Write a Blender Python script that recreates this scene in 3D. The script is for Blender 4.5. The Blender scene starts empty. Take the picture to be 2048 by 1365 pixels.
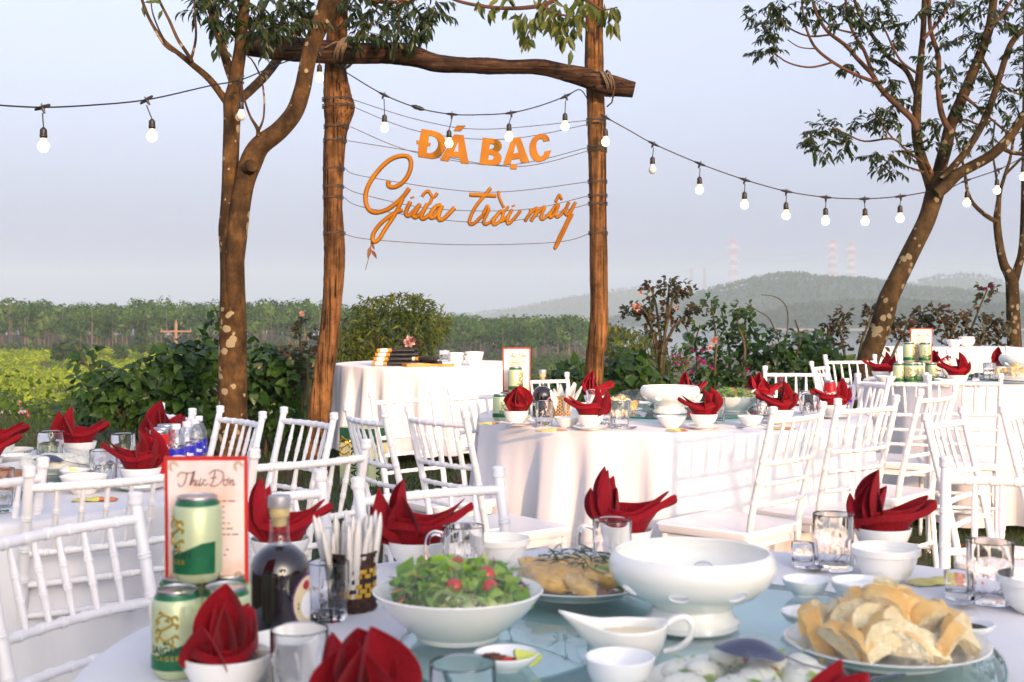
import bpy, bmesh, math, random
import numpy as np
from mathutils import Vector, Matrix, Euler

rnd = random.Random(11)
nrg = np.random.default_rng(11)
sc = bpy.context.scene
COL = sc.collection
PI = math.pi

# ---------------------------------------------------------------- camera
F, H, CX, HY = 2500.0, 1.23, 1024.0, 628.0      # focal length (px of a 2048 px wide frame), eye height, axis, horizon row
cam_d = bpy.data.cameras.new('camera')
cam = bpy.data.objects.new('camera', cam_d); COL.objects.link(cam)
cam.location = (0, 0, H); cam.rotation_euler = (math.radians(90), 0, 0)
cam_d.sensor_width = 36; cam_d.lens = F / 2048 * 36
cam_d.shift_y = (HY - 682.5) / 2048
cam_d.clip_start = 0.05; cam_d.clip_end = 9000
cam_d.dof.use_dof = True; cam_d.dof.focus_distance = 6.0; cam_d.dof.aperture_fstop = 8.5
sc.camera = cam

# ---------------------------------------------------------------- world, sun, exposure
SUN_AZ, SUN_EL = math.radians(24), math.radians(12)     # sun stands behind the camera, a little to the right
world = bpy.data.worlds.new('World'); sc.world = world; world.use_nodes = True
wn = world.node_tree.nodes; wl = world.node_tree.links; wn.clear()
w_out = wn.new('ShaderNodeOutputWorld'); w_bg = wn.new('ShaderNodeBackground')
w_sky = wn.new('ShaderNodeTexSky'); w_sky.sky_type = 'NISHITA'; w_sky.sun_disc = False
w_sky.sun_elevation = SUN_EL; w_sky.sun_rotation = math.pi - SUN_AZ
w_sky.air_density = 1.0; w_sky.dust_density = 8.0; w_sky.ozone_density = 1.0; w_sky.altitude = 0
w_hs = wn.new('ShaderNodeHueSaturation'); w_hs.inputs['Saturation'].default_value = 0.5
w_mix = wn.new('ShaderNodeMix'); w_mix.data_type = 'RGBA'; w_mix.inputs[0].default_value = 0.25
w_mix.inputs[7].default_value = (3.9, 4.15, 6.6, 1)          # thin even overcast veil mixed with the clear sky
w_bg.inputs['Strength'].default_value = 0.15
wl.new(w_sky.outputs[0], w_hs.inputs['Color']); wl.new(w_hs.outputs[0], w_mix.inputs[6])
wl.new(w_mix.outputs[2], w_bg.inputs['Color']); wl.new(w_bg.outputs[0], w_out.inputs['Surface'])
sun_d = bpy.data.lights.new('sun', 'SUN'); sun = bpy.data.objects.new('sun', sun_d); COL.objects.link(sun)
sun_d.energy = 2.0; sun_d.angle = math.radians(1.5); sun_d.color = (1.0, 0.53, 0.27)
to_sun = Vector((math.sin(SUN_AZ) * math.cos(SUN_EL), -math.cos(SUN_AZ) * math.cos(SUN_EL), math.sin(SUN_EL)))
sun.rotation_euler = to_sun.to_track_quat('Z', 'Y').to_euler()
vs = sc.view_settings; vs.view_transform = 'Standard'; vs.look = 'None'; vs.gamma = 1; vs.exposure = 1.17
cy = sc.cycles
cy.max_bounces = 8; cy.transparent_max_bounces = 16; cy.transmission_bounces = 7; cy.glossy_bounces = 3; cy.diffuse_bounces = 3; cy.use_adaptive_sampling = True; cy.adaptive_threshold = .025
cy.volume_bounces = 0; cy.caustics_reflective = False; cy.caustics_refractive = False; cy.use_denoising = True
cy.sample_clamp_indirect = 6.0
try: cy.denoising_input_passes = 'RGB_ALBEDO_NORMAL'; cy.denoising_prefilter = 'ACCURATE'
except Exception: pass

# ---------------------------------------------------------------- helpers
def W(x, y, D):
    """photo pixel and distance -> point of the place"""
    return Vector(((x - CX) / F * D, D, H - (y - HY) / F * D))
def TP(x, y, z):
    """photo pixel on the horizontal plane of height z -> point of the place"""
    D = (H - z) * F / (y - HY); return W(x, y, D)
def gz(x, d):
    """height of the lawn: it rises gently to the right and away"""
    return 0.027 * min(max(0, x - .3), 4) + 0.02 * min(max(0, d - 6.5), 6)

def link(o, parent=None):
    COL.objects.link(o)
    if parent is not None: o.parent = parent
    return o
def tag(o, label, cat, group=None, kind=None):
    o['label'] = label; o['category'] = cat
    if group: o['group'] = group
    if kind: o['kind'] = kind
    return o
def thing(name, label, cat, loc=(0, 0, 0), rz=0.0, group=None):
    o = bpy.data.objects.new(name, None); o.empty_display_size = .05; link(o)
    o.location = loc; o.rotation_euler = (0, 0, rz)
    return tag(o, label, cat, group)
def inst(name, me, parent=None, loc=(0, 0, 0), rot=(0, 0, 0), s=None):
    o = bpy.data.objects.new(name, me); link(o, parent)
    o.location = loc; o.rotation_euler = rot
    if s is not None: o.scale = (s, s, s) if not hasattr(s, '__len__') else s
    return o

def finish(me, mats, smooth=True, ang=38):
    for m in (mats if isinstance(mats, (list, tuple)) else [mats]): me.materials.append(m)
    if smooth:
        me.shade_smooth()
        try: me.set_sharp_from_angle(angle=math.radians(ang))
        except Exception: pass
    return me

class MB:
    """collects shapes; mesh() turns them into one mesh"""
    def __init__(s): s.v = []; s.f = []; s.m = []
    def add(s, vs, fs, m=0):
        o = len(s.v); s.v += [tuple(p) for p in vs]
        s.f += [tuple(i + o for i in f) for f in fs]; s.m += [m] * len(fs); return s
    def box(s, c, d, m=0, M=None, taper=1.0):
        x, y, z = d[0] / 2, d[1] / 2, d[2] / 2; c = Vector(c)
        P = [Vector((sx * x * (taper if sz > 0 else 1), sy * y * (taper if sz > 0 else 1), sz * z)) for sz in (-1, 1) for sx, sy in ((-1, -1), (1, -1), (1, 1), (-1, 1))]
        if M is not None: P = [M @ p for p in P]
        return s.add([p + c for p in P], [(3, 2, 1, 0), (4, 5, 6, 7), (0, 1, 5, 4), (1, 2, 6, 5), (2, 3, 7, 6), (3, 0, 4, 7)], m)
    def tube(s, pts, rad, n=8, m=0, cap=True, flat=None, up=None):
        pts = [Vector(p) for p in pts]; k = len(pts)
        if not hasattr(rad, '__len__'): rad = [rad] * k
        V = []; ref = None
        for i, p in enumerate(pts):
            t = (pts[min(i + 1, k - 1)] - pts[max(i - 1, 0)])
            if t.length < 1e-9: t = Vector((0, 0, 1))
            t.normalize()
            if up is not None: ref = Vector(up)
            elif ref is None: ref = Vector((0, 0, 1)) if abs(t.z) < .9 else Vector((1, 0, 0))
            a = ref - t * ref.dot(t)
            if a.length < 1e-6: a = t.orthogonal()
            a.normalize(); b = t.cross(a)
            if up is None: ref = a
            fl = 1.0 if flat is None else flat
            for j in range(n):
                q = 2 * PI * j / n
                V.append(p + a * (math.cos(q) * rad[i] * fl) + b * (math.sin(q) * rad[i]))
        Fs = [(i * n + j, i * n + (j + 1) % n, (i + 1) * n + (j + 1) % n, (i + 1) * n + j) for i in range(k - 1) for j in range(n)]
        if cap: Fs += [tuple(range(n - 1, -1, -1)), tuple(range((k - 1) * n, k * n))]
        return s.add(V, Fs, m)
    def lathe(s, prof, n=32, m=0, c=(0, 0, 0), rfun=None, sx=1.0, sy=1.0, cap=True):
        V = []; c = Vector(c); k = len(prof)
        for i, (r, z) in enumerate(prof):
            for j in range(n):
                q = 2 * PI * j / n; rr = r if rfun is None else rfun(r, z, q, j)
                V.append((c.x + rr * math.cos(q) * sx, c.y + rr * math.sin(q) * sy, c.z + z))
        Fs = [(i * n + j, i * n + (j + 1) % n, (i + 1) * n + (j + 1) % n, (i + 1) * n + j) for i in range(k - 1) for j in range(n)]
        if cap and prof[0][0] > 1e-5: Fs.append(tuple(range(n - 1, -1, -1)))
        if cap and prof[-1][0] > 1e-5: Fs.append(tuple(range((k - 1) * n, k * n)))
        return s.add(V, Fs, m)
    def sphere(s, c, r, m=0, n=12, k=8, sc=(1, 1, 1), M=None, lump=0, rg=None):
        c = Vector(c); V = []
        for i in range(k + 1):
            a = PI * i / k
            for j in range(n):
                q = 2 * PI * j / n; d = 1 + (rg.uniform(-lump, lump) if lump and 0 < i < k else 0)
                p = Vector((math.sin(a) * math.cos(q) * r * sc[0] * d, math.sin(a) * math.sin(q) * r * sc[1] * d, math.cos(a) * r * sc[2] * d))
                V.append((M @ p if M is not None else p) + c)
        Fs = [(i * n + j, (i + 1) * n + j, (i + 1) * n + (j + 1) % n, i * n + (j + 1) % n) for i in range(k) for j in range(n)]
        return s.add(V, Fs, m)
    def grid(s, fn, nu, nv, m=0, wrap=False):
        V = [fn(i / nu, j / nv) for j in range(nv + 1) for i in range(nu if wrap else nu + 1)]
        w = nu if wrap else nu + 1
        Fs = [(j * w + i, j * w + (i + 1) % w, (j + 1) * w + (i + 1) % w, (j + 1) * w + i) for j in range(nv) for i in range(nu)]
        return s.add(V, Fs, m)
    def mesh(s, name, mats, smooth=True, ang=38):
        me = bpy.data.meshes.new(name); me.from_pydata(s.v, [], s.f)
        finish(me, mats, smooth, ang)
        if any(s.m): me.polygons.foreach_set('material_index', s.m)
        me.validate(clean_customdata=False); me.update(); return me
    def obj(s, name, mats, parent=None, smooth=True, ang=38, loc=(0, 0, 0), rot=(0, 0, 0)):
        return inst(name, s.mesh(name, mats, smooth, ang), parent, loc, rot)

def bigmesh(name, V, Fq, mats, mi=None, smooth=False):
    """fast mesh from numpy arrays; Fq is (n, 3) or (n, 4)"""
    me = bpy.data.meshes.new(name); n, k = Fq.shape
    me.vertices.add(len(V)); me.vertices.foreach_set('co', np.ascontiguousarray(V, np.float32).ravel())
    me.loops.add(n * k); me.loops.foreach_set('vertex_index', np.ascontiguousarray(Fq, np.int32).ravel())
    me.polygons.add(n); me.polygons.foreach_set('loop_start', np.arange(0, n * k, k, dtype=np.int32))
    try: me.polygons.foreach_set('loop_total', np.full(n, k, np.int32))
    except Exception: pass
    for m in (mats if isinstance(mats, (list, tuple)) else [mats]): me.materials.append(m)
    if mi is not None: me.polygons.foreach_set('material_index', np.asarray(mi, np.int32))
    me.update(calc_edges=True)
    if smooth: me.shade_smooth()
    return me

def solid(o, t, sub=0, offset=0.0):
    md = o.modifiers.new('thickness', 'SOLIDIFY'); md.thickness = t; md.offset = offset
    if sub: m2 = o.modifiers.new('round', 'SUBSURF'); m2.levels = sub; m2.render_levels = sub
    return o
def catmull(pts, n=6):
    """smooth a polyline of equal-length tuples"""
    P = [np.array(p, float) for p in pts]; out = []
    for i in range(len(P) - 1):
        p0, p1, p2, p3 = P[max(i - 1, 0)], P[i], P[i + 1], P[min(i + 2, len(P) - 1)]
        for k in range(n):
            t = k / n
            out.append(.5 * ((2 * p1) + (-p0 + p2) * t + (2 * p0 - 5 * p1 + 4 * p2 - p3) * t * t + (-p0 + 3 * p1 - 3 * p2 + p3) * t ** 3))
    out.append(P[-1]); return out

# ---------------------------------------------------------------- materials (all procedural)
def nodes_of(name):
    m = bpy.data.materials.new(name); m.use_nodes = True
    nt = m.node_tree; b = nt.nodes['Principled BSDF']; return m, nt, b
def mat(name, col, rough=.5, var=.08, scale=8.0, col2=None, bump=0.0, bscale=40.0, metal=0.0, spec=.5, trans=0.0, ior=1.45,
        sheen=0.0, coat=0.0, sss=0.0, stretch=None, objrand=0.0, emit=None, detail=4.0, translucent=0.0, lo=.35, hi=.65):
    m, nt, b = nodes_of(name); N = nt.nodes; L = nt.links
    tc = N.new('ShaderNodeTexCoord'); src = tc.outputs['Object']
    if stretch is not None:
        mp = N.new('ShaderNodeMapping'); mp.inputs['Scale'].default_value = stretch; L.new(src, mp.inputs[0]); src = mp.outputs[0]
    no = N.new('ShaderNodeTexNoise'); no.inputs['Scale'].default_value = scale; no.inputs['Detail'].default_value = detail
    L.new(src, no.inputs['Vector'])
    c2 = col2 if col2 is not None else tuple(max(0, c * (1 - 2.2 * var)) for c in col)
    rp = N.new('ShaderNodeValToRGB'); rp.color_ramp.elements[0].position = lo; rp.color_ramp.elements[1].position = hi
    rp.color_ramp.elements[0].color = (*c2, 1); rp.color_ramp.elements[1].color = (*col, 1)
    L.new(no.outputs['Fac'], rp.inputs[0]); out = rp.outputs[0]
    if objrand:
        oi = N.new('ShaderNodeObjectInfo'); mr = N.new('ShaderNodeMapRange')
        mr.inputs[3].default_value = 1 - objrand; mr.inputs[4].default_value = 1 + objrand
        hs = N.new('ShaderNodeHueSaturation'); L.new(oi.outputs['Random'], mr.inputs[0]); L.new(mr.outputs[0], hs.inputs['Value'])
        L.new(out, hs.inputs['Color']); out = hs.outputs[0]
    L.new(out, b.inputs['Base Color'])
    b.inputs['Roughness'].default_value = rough; b.inputs['Metallic'].default_value = metal
    b.inputs['Specular IOR Level'].default_value = spec; b.inputs['Transmission Weight'].default_value = trans
    b.inputs['IOR'].default_value = ior; b.inputs['Sheen Weight'].default_value = sheen; b.inputs['Coat Weight'].default_value = coat
    if sss: b.inputs['Subsurface Weight'].default_value = sss; b.inputs['Subsurface Radius'].default_value = (.01, .006, .004)
    if emit is not None: b.inputs['Emission Color'].default_value = (*emit[0], 1); b.inputs['Emission Strength'].default_value = emit[1]
    if bump:
        n2 = N.new('ShaderNodeTexNoise'); n2.inputs['Scale'].default_value = bscale; n2.inputs['Detail'].default_value = 5
        L.new(src, n2.inputs['Vector'])
        bp = N.new('ShaderNodeBump'); bp.inputs['Strength'].default_value = bump; bp.inputs['Distance'].default_value = .01
        L.new(n2.outputs['Fac'], bp.inputs['Height']); L.new(bp.outputs[0], b.inputs['Normal'])
    if translucent:
        tr = N.new('ShaderNodeBsdfTranslucent'); mx = N.new('ShaderNodeMixShader'); mx.inputs[0].default_value = translucent
        L.new(out, tr.inputs['Color']); L.new(b.outputs[0], mx.inputs[1]); L.new(tr.outputs[0], mx.inputs[2])
        L.new(mx.outputs[0], N['Material Output'].inputs['Surface'])
    return m
def leafmat(name, a, b_, c, rough=.45, tl=.35, patch=None, spec=.35):
    """leaf colours vary leaf by leaf: every loose piece of the crown draws its own"""
    m, nt, b = nodes_of(name); N = nt.nodes; L = nt.links
    ge = N.new('ShaderNodeNewGeometry'); rp = N.new('ShaderNodeValToRGB'); e = rp.color_ramp.elements
    e[0].position = 0; e[0].color = (*a, 1); e[1].position = 1; e[1].color = (*c, 1); k = e.new(.55); k.color = (*b_, 1)
    oi = N.new('ShaderNodeObjectInfo'); ad = N.new('ShaderNodeMath'); ad.operation = 'ADD'; fr = N.new('ShaderNodeMath'); fr.operation = 'FRACT'
    L.new(ge.outputs['Random Per Island'], ad.inputs[0]); L.new(oi.outputs['Random'], ad.inputs[1]); L.new(ad.outputs[0], fr.inputs[0])
    src = fr.outputs[0]
    if patch:      # neighbouring leaves of one tree share a tone
        tc = N.new('ShaderNodeTexCoord'); no = N.new('ShaderNodeTexNoise'); no.inputs['Scale'].default_value = patch; no.inputs['Detail'].default_value = 2; L.new(tc.outputs['Object'], no.inputs['Vector'])
        k1 = N.new('ShaderNodeMath'); k1.operation = 'MULTIPLY_ADD'; k1.inputs[1].default_value = 2.6; k1.inputs[2].default_value = -1.05; L.new(no.outputs['Fac'], k1.inputs[0])
        k2 = N.new('ShaderNodeMath'); k2.operation = 'MULTIPLY_ADD'; k2.use_clamp = True; k2.inputs[1].default_value = .5; L.new(fr.outputs[0], k2.inputs[0]); L.new(k1.outputs[0], k2.inputs[2]); src = k2.outputs[0]
    L.new(src, rp.inputs[0]); L.new(rp.outputs[0], b.inputs['Base Color'])
    b.inputs['Roughness'].default_value = rough; b.inputs['Specular IOR Level'].default_value = spec
    tr = N.new('ShaderNodeBsdfTranslucent'); mx = N.new('ShaderNodeMixShader'); mx.inputs[0].default_value = tl
    L.new(rp.outputs[0], tr.inputs['Color']); L.new(b.outputs[0], mx.inputs[1]); L.new(tr.outputs[0], mx.inputs[2])
    L.new(mx.outputs[0], N['Material Output'].inputs['Surface'])
    return m
def barkmat(name, a, b_, spots=None, stretch=(14, 14, 3), bump=.6, cracks=0.0):
    m, nt, b = nodes_of(name); N = nt.nodes; L = nt.links
    tc = N.new('ShaderNodeTexCoord'); mp = N.new('ShaderNodeMapping'); mp.inputs['Scale'].default_value = stretch
    L.new(tc.outputs['Object'], mp.inputs[0])
    no = N.new('ShaderNodeTexNoise'); no.inputs['Scale'].default_value = .8; no.inputs['Detail'].default_value = 9; no.inputs['Roughness'].default_value = .65
    L.new(mp.outputs[0], no.inputs['Vector'])
    rp = N.new('ShaderNodeValToRGB'); e = rp.color_ramp.elements
    e[0].position = .32; e[0].color = (*a, 1); e[1].position = .66; e[1].color = (*b_, 1)
    L.new(no.outputs['Fac'], rp.inputs[0]); out = rp.outputs[0]; hgt = no.outputs['Fac']
    nm_ = N.new('ShaderNodeTexNoise'); nm_.inputs['Scale'].default_value = 7.0; nm_.inputs['Detail'].default_value = 6; nm_.inputs['Roughness'].default_value = .7; L.new(tc.outputs['Object'], nm_.inputs['Vector'])
    rm_ = N.new('ShaderNodeValToRGB'); e2 = rm_.color_ramp.elements; e2[0].position = .40; e2[0].color = (.42, .40, .36, 1); e2[1].position = .60; e2[1].color = (1.05, 1.0, .95, 1); L.new(nm_.outputs['Fac'], rm_.inputs[0])
    mm_ = N.new('ShaderNodeMix'); mm_.data_type = 'RGBA'; mm_.blend_type = 'MULTIPLY'; mm_.inputs[0].default_value = 1.0; L.new(out, mm_.inputs[6]); L.new(rm_.outputs[0], mm_.inputs[7]); out = mm_.outputs[2]
    if cracks:
        wv = N.new('ShaderNodeTexNoise'); wv.inputs['Scale'].default_value = 1.7; wv.inputs['Detail'].default_value = 3
        mp2 = N.new('ShaderNodeMapping'); mp2.inputs['Scale'].default_value = (stretch[0] * 1.6, stretch[1] * 1.6, stretch[2] * .35) if stretch[2] < stretch[0] else (stretch[0] * .35, stretch[1] * 1.6, stretch[2] * 1.6)
        L.new(tc.outputs['Object'], mp2.inputs[0]); L.new(mp2.outputs[0], wv.inputs['Vector'])
        r2 = N.new('ShaderNodeValToRGB'); q = r2.color_ramp.elements; q[0].position = .36; q[0].color = (.12, .1, .09, 1); q[1].position = .44; q[1].color = (1, 1, 1, 1)
        L.new(wv.outputs['Fac'], r2.inputs[0])
        mx = N.new('ShaderNodeMix'); mx.data_type = 'RGBA'; mx.blend_type = 'MULTIPLY'; mx.inputs[0].default_value = cracks
        L.new(out, mx.inputs[6]); L.new(r2.outputs[0], mx.inputs[7]); out = mx.outputs[2]
        ad = N.new('ShaderNodeMath'); ad.operation = 'MULTIPLY'; L.new(hgt, ad.inputs[0]); L.new(r2.outputs[0], ad.inputs[1]); hgt = ad.outputs[0]
    if spots is not None:      # pale lichen rounds
        vo = N.new('ShaderNodeTexVoronoi'); vo.inputs['Scale'].default_value = spots[1]
        n3 = N.new('ShaderNodeTexNoise'); n3.inputs['Scale'].default_value = spots[1] * .33; n3.inputs['Detail'].default_value = 3
        n4 = N.new('ShaderNodeTexNoise'); n4.inputs['Scale'].default_value = 28
        L.new(tc.outputs['Object'], vo.inputs['Vector']); L.new(tc.outputs['Object'], n3.inputs['Vector']); L.new(tc.outputs['Object'], n4.inputs['Vector'])
        s1 = N.new('ShaderNodeMath'); s1.operation = 'MULTIPLY_ADD'; s1.inputs[1].default_value = 1.9; s1.inputs[2].default_value = -.95
        L.new(n3.outputs['Fac'], s1.inputs[0])
        s1b = N.new('ShaderNodeMath'); s1b.operation = 'MULTIPLY_ADD'; s1b.inputs[1].default_value = .35; L.new(n4.outputs['Fac'], s1b.inputs[0]); L.new(s1.outputs[0], s1b.inputs[2])
        s2 = N.new('ShaderNodeMath'); s2.operation = 'LESS_THAN'; L.new(vo.outputs['Distance'], s2.inputs[0]); L.new(s1b.outputs[0], s2.inputs[1])
        mx = N.new('ShaderNodeMix'); mx.data_type = 'RGBA'; L.new(s2.outputs[0], mx.inputs[0]); L.new(out, mx.inputs[6])
        mx.inputs[7].default_value = (*spots[0], 1); out = mx.outputs[2]
    L.new(out, b.inputs['Base Color']); b.inputs['Roughness'].default_value = .85; b.inputs['Specular IOR Level'].default_value = .2
    bp = N.new('ShaderNodeBump'); bp.inputs['Strength'].default_value = bump; bp.inputs['Distance'].default_value = .02
    L.new(hgt, bp.inputs['Height']); L.new(bp.outputs[0], b.inputs['Normal'])
    return m
def filmmat(name, tint=(1, 1, 1), gloss=.14):
    m, nt, b = nodes_of(name); N = nt.nodes; L = nt.links; N.remove(b)
    t = N.new('ShaderNodeBsdfTransparent'); t.inputs[0].default_value = (*tint, 1)
    g = N.new('ShaderNodeBsdfGlossy'); g.inputs['Roughness'].default_value = .12
    tc = N.new('ShaderNodeTexCoord'); no = N.new('ShaderNodeTexNoise'); no.inputs['Scale'].default_value = 45; no.inputs['Detail'].default_value = 4
    no.inputs['Distortion'].default_value = 1.5
    bp = N.new('ShaderNodeBump'); bp.inputs['Strength'].default_value = .9; bp.inputs['Distance'].default_value = .006
    L.new(tc.outputs['Object'], no.inputs['Vector']); L.new(no.outputs['Fac'], bp.inputs['Height']); L.new(bp.outputs[0], g.inputs['Normal'])
    mx = N.new('ShaderNodeMixShader'); mx.inputs[0].default_value = gloss
    L.new(t.outputs[0], mx.inputs[1]); L.new(g.outputs[0], mx.inputs[2]); L.new(mx.outputs[0], N['Material Output'].inputs['Surface'])
    return m

M = {}
M['cloth'] = mat('white_table_linen', (.81, .81, .835), .85, .03, 3, bump=.4, bscale=7, sheen=.2, spec=.2, translucent=.12)
M['plastic'] = mat('white_chair_plastic', (.76, .755, .765), .34, .04, 9, col2=(.72, .68, .62), lo=.22, hi=.34, spec=.5, bump=.04, bscale=60, objrand=.03)
M['china'] = mat('white_porcelain', (.87, .86, .81), .12, .02, 5, spec=.6, coat=.3)
M['china_b'] = mat('cool_white_porcelain', (.86, .87, .87), .12, .02, 5, spec=.6, coat=.3)
M['red'] = mat('wine_red_napkin', (.265, .0013, .009), .75, .16, 9, bump=.3, bscale=220, sheen=.08, spec=.2, objrand=.12)
M['gold'] = mat('gold_thread', (.62, .36, .08), .4, .1, 60, metal=.4)
M['glass'] = mat('clear_glass', (1, 1, 1), .02, 0, 2, trans=1.0, ior=1.45)
M['steel'] = mat('polished_steel', (.55, .55, .58), .12, .1, 4, metal=1.0)
M['tin'] = mat('can_aluminium', (.62, .62, .63), .28, .1, 30, metal=1.0)
M['wire'] = mat('black_cable', (.012, .011, .010), .5, .2, 20)
M['socket'] = mat('black_lamp_socket', (.02, .017, .014), .45, .2, 20)
M['bulbneck'] = mat('bulb_neck_plastic', (.80, .62, .38), .4, .05, 20, emit=((1, .72, .38), .35))
M['bulb_on'] = mat('lit_bulb', (.9, .85, .75), .4, 0, 5, emit=((1, .86, .62), 5.0))
M['bulb_off'] = mat('unlit_bulb', (.62, .60, .56), .35, .03, 20)
M['bulb_on'].cycles.emission_sampling = 'NONE'; M['bulbneck'].cycles.emission_sampling = 'NONE'
M['sign'] = mat('orange_sign_board', (.36, .142, .0015), .5, .16, 3.5, col2=(.25, .085, .001), spec=.2)
M['sign_edge'] = mat('brown_sign_edge', (.20, .085, .02), .6, .2, 20)
M['rope'] = mat('hemp_rope', (.22, .16, .10), .9, .2, 60, bump=.5, bscale=180)
M['twine'] = mat('dark_twine', (.10, .075, .055), .9, .2, 60)
M['post'] = barkmat('weathered_orange_timber', (.070, .032, .011), (.30, .150, .052), stretch=(30, 30, 2.0), bump=1.0, cracks=1.0)
M['beam'] = barkmat('leaf_shaded_weathered_timber', (.030, .018, .011), (.105, .058, .032), stretch=(2.5, 30, 30), bump=.9, cracks=.9)  # weathered brown, its colour darkened for the leaf shade over the crossbeam
M['bark'] = barkmat('lichened_bark', (.030, .018, .007), (.125, .070, .024), spots=((.25, .21, .125), 15.0), stretch=(18, 18, 9), bump=.5)  # bark tones lowered to stand for crown shade on the upper trunk
M['bark2'] = barkmat('mossy_bark', (.026, .018, .008), (.088, .058, .023), spots=((.18, .16, .10), 17.0), stretch=(18, 18, 9), bump=.5)
M['twig'] = mat('brown_twig', (.095, .042, .018), .8, .2, 12)
M['twig_g'] = mat('green_brown_twig', (.085, .07, .03), .8, .2, 12)
# ================================================================ THE SETTING: land, lake, hills, haze
def smooth(a, b, t):
    t = np.clip((t - a) / (b - a), 0, 1); return t * t * (3 - 2 * t)
def vnoise(x, y, seed=0):
    """cheap smooth noise from a few sines"""
    s = seed * 1.7
    return (np.sin(x * 1.0 + 1.3 * np.sin(y * .7 + s)) + np.sin(y * 1.1 + 1.7 * np.sin(x * .6 + 2 + s)) + .5 * np.sin(x * 2.3 + y * 1.9 + s)) / 2.5
LAKE_Z = -12.0
def land(x, d):
    """height of the ground in metres"""
    x = np.asarray(x, float); d = np.asarray(d, float)
    lawn = .027 * np.clip(x - .3, 0, 4) + .02 * np.clip(d - 6.5, 0, 6)
    px = x / np.maximum(d, 1) * F + CX                       # bearing, expressed as photo column
    kd = [13, 20, 35, 60, 110, 150, 200, 240, 330, 420, 600, 900, 4000]
    left = np.interp(d, kd, [.12, -1.1, -3.6, -6.4, -8.3, -7.5, -6.3, -6.2, -4.6, -6, -14, -18, -18])
    mid = np.interp(d, kd, [.12, -1.1, -3.6, -6.6, -9.2, -9.0, -8.4, -8.2, -7.2, -9, -14, -18, -18])
    right = np.interp(d, kd, [.12, -1.1, -3.6, -7.0, -9.8, -10.2, -10.6, -10.8, -11.3, -12.4, -15, -18, -18])
    a = smooth(620, 900, px); b = smooth(1150, 1260, px)
    v = left * (1 - a) + mid * a; v = v * (1 - b) + right * b
    v = v + .35 * vnoise(x / 9, d / 11, 3) * smooth(20, 60, d)
    return np.where(d < 13, lawn, v)

grass_m, nt, b_ = nodes_of('lawn'); N = nt.nodes; L = nt.links
tc = N.new('ShaderNodeTexCoord'); n1 = N.new('ShaderNodeTexNoise'); n1.inputs['Scale'].default_value = 1.6; n1.inputs['Detail'].default_value = 8
L.new(tc.outputs['Object'], n1.inputs['Vector'])
rp = N.new('ShaderNodeValToRGB'); e = rp.color_ramp.elements; e[0].position = .38; e[0].color = (.060, .036, .018, 1); e[1].position = .56; e[1].color = (.030, .052, .012, 1)
L.new(n1.outputs['Fac'], rp.inputs[0]); L.new(rp.outputs[0], b_.inputs['Base Color']); b_.inputs['Roughness'].default_value = .95
M['lawn'] = grass_m
# one sheet from behind the camera to the far shore
ds = np.concatenate([np.linspace(-14, 13, 28), 13 + (np.geomspace(1, 3900, 90) - 1) + .5])
us = np.linspace(-1, 1, 121)
V = []
for d in ds:
    half = 22 + max(0, d) * .75
    xs = us * half; V.append(np.stack([xs, np.full_like(xs, d), land(xs, np.full_like(xs, d))], 1))
V = np.concatenate(V); nu = len(us)
idx = np.arange(len(ds) * nu).reshape(len(ds), nu)
Fq = np.stack([idx[:-1, :-1].ravel(), idx[:-1, 1:].ravel(), idx[1:, 1:].ravel(), idx[1:, :-1].ravel()], 1)
ground = inst('ground', bigmesh('ground', V, Fq, M['lawn'], smooth=True)); ground['kind'] = 'structure'

water_m, nt, b_ = nodes_of('lake_water'); b_.inputs['Base Color'].default_value = (.10, .14, .17, 1); b_.inputs['Roughness'].default_value = .12
N = nt.nodes; L = nt.links; tc = N.new('ShaderNodeTexCoord'); n1 = N.new('ShaderNodeTexNoise'); n1.inputs['Scale'].default_value = .6
mp = N.new('ShaderNodeMapping'); mp.inputs['Scale'].default_value = (.35, 1, 1); L.new(tc.outputs['Object'], mp.inputs[0]); L.new(mp.outputs[0], n1.inputs['Vector'])
bp = N.new('ShaderNodeBump'); bp.inputs['Strength'].default_value = .25; bp.inputs['Distance'].default_value = .3
L.new(n1.outputs['Fac'], bp.inputs['Height']); L.new(bp.outputs[0], b_.inputs['Normal'])
lk = MB(); lk.add([(-900, 380, LAKE_Z), (2600, 380, LAKE_Z), (2600, 3300, LAKE_Z), (-900, 3300, LAKE_Z)], [(0, 1, 2, 3)])
lake = lk.obj('lake', water_m, smooth=False); lake['kind'] = 'structure'

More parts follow.
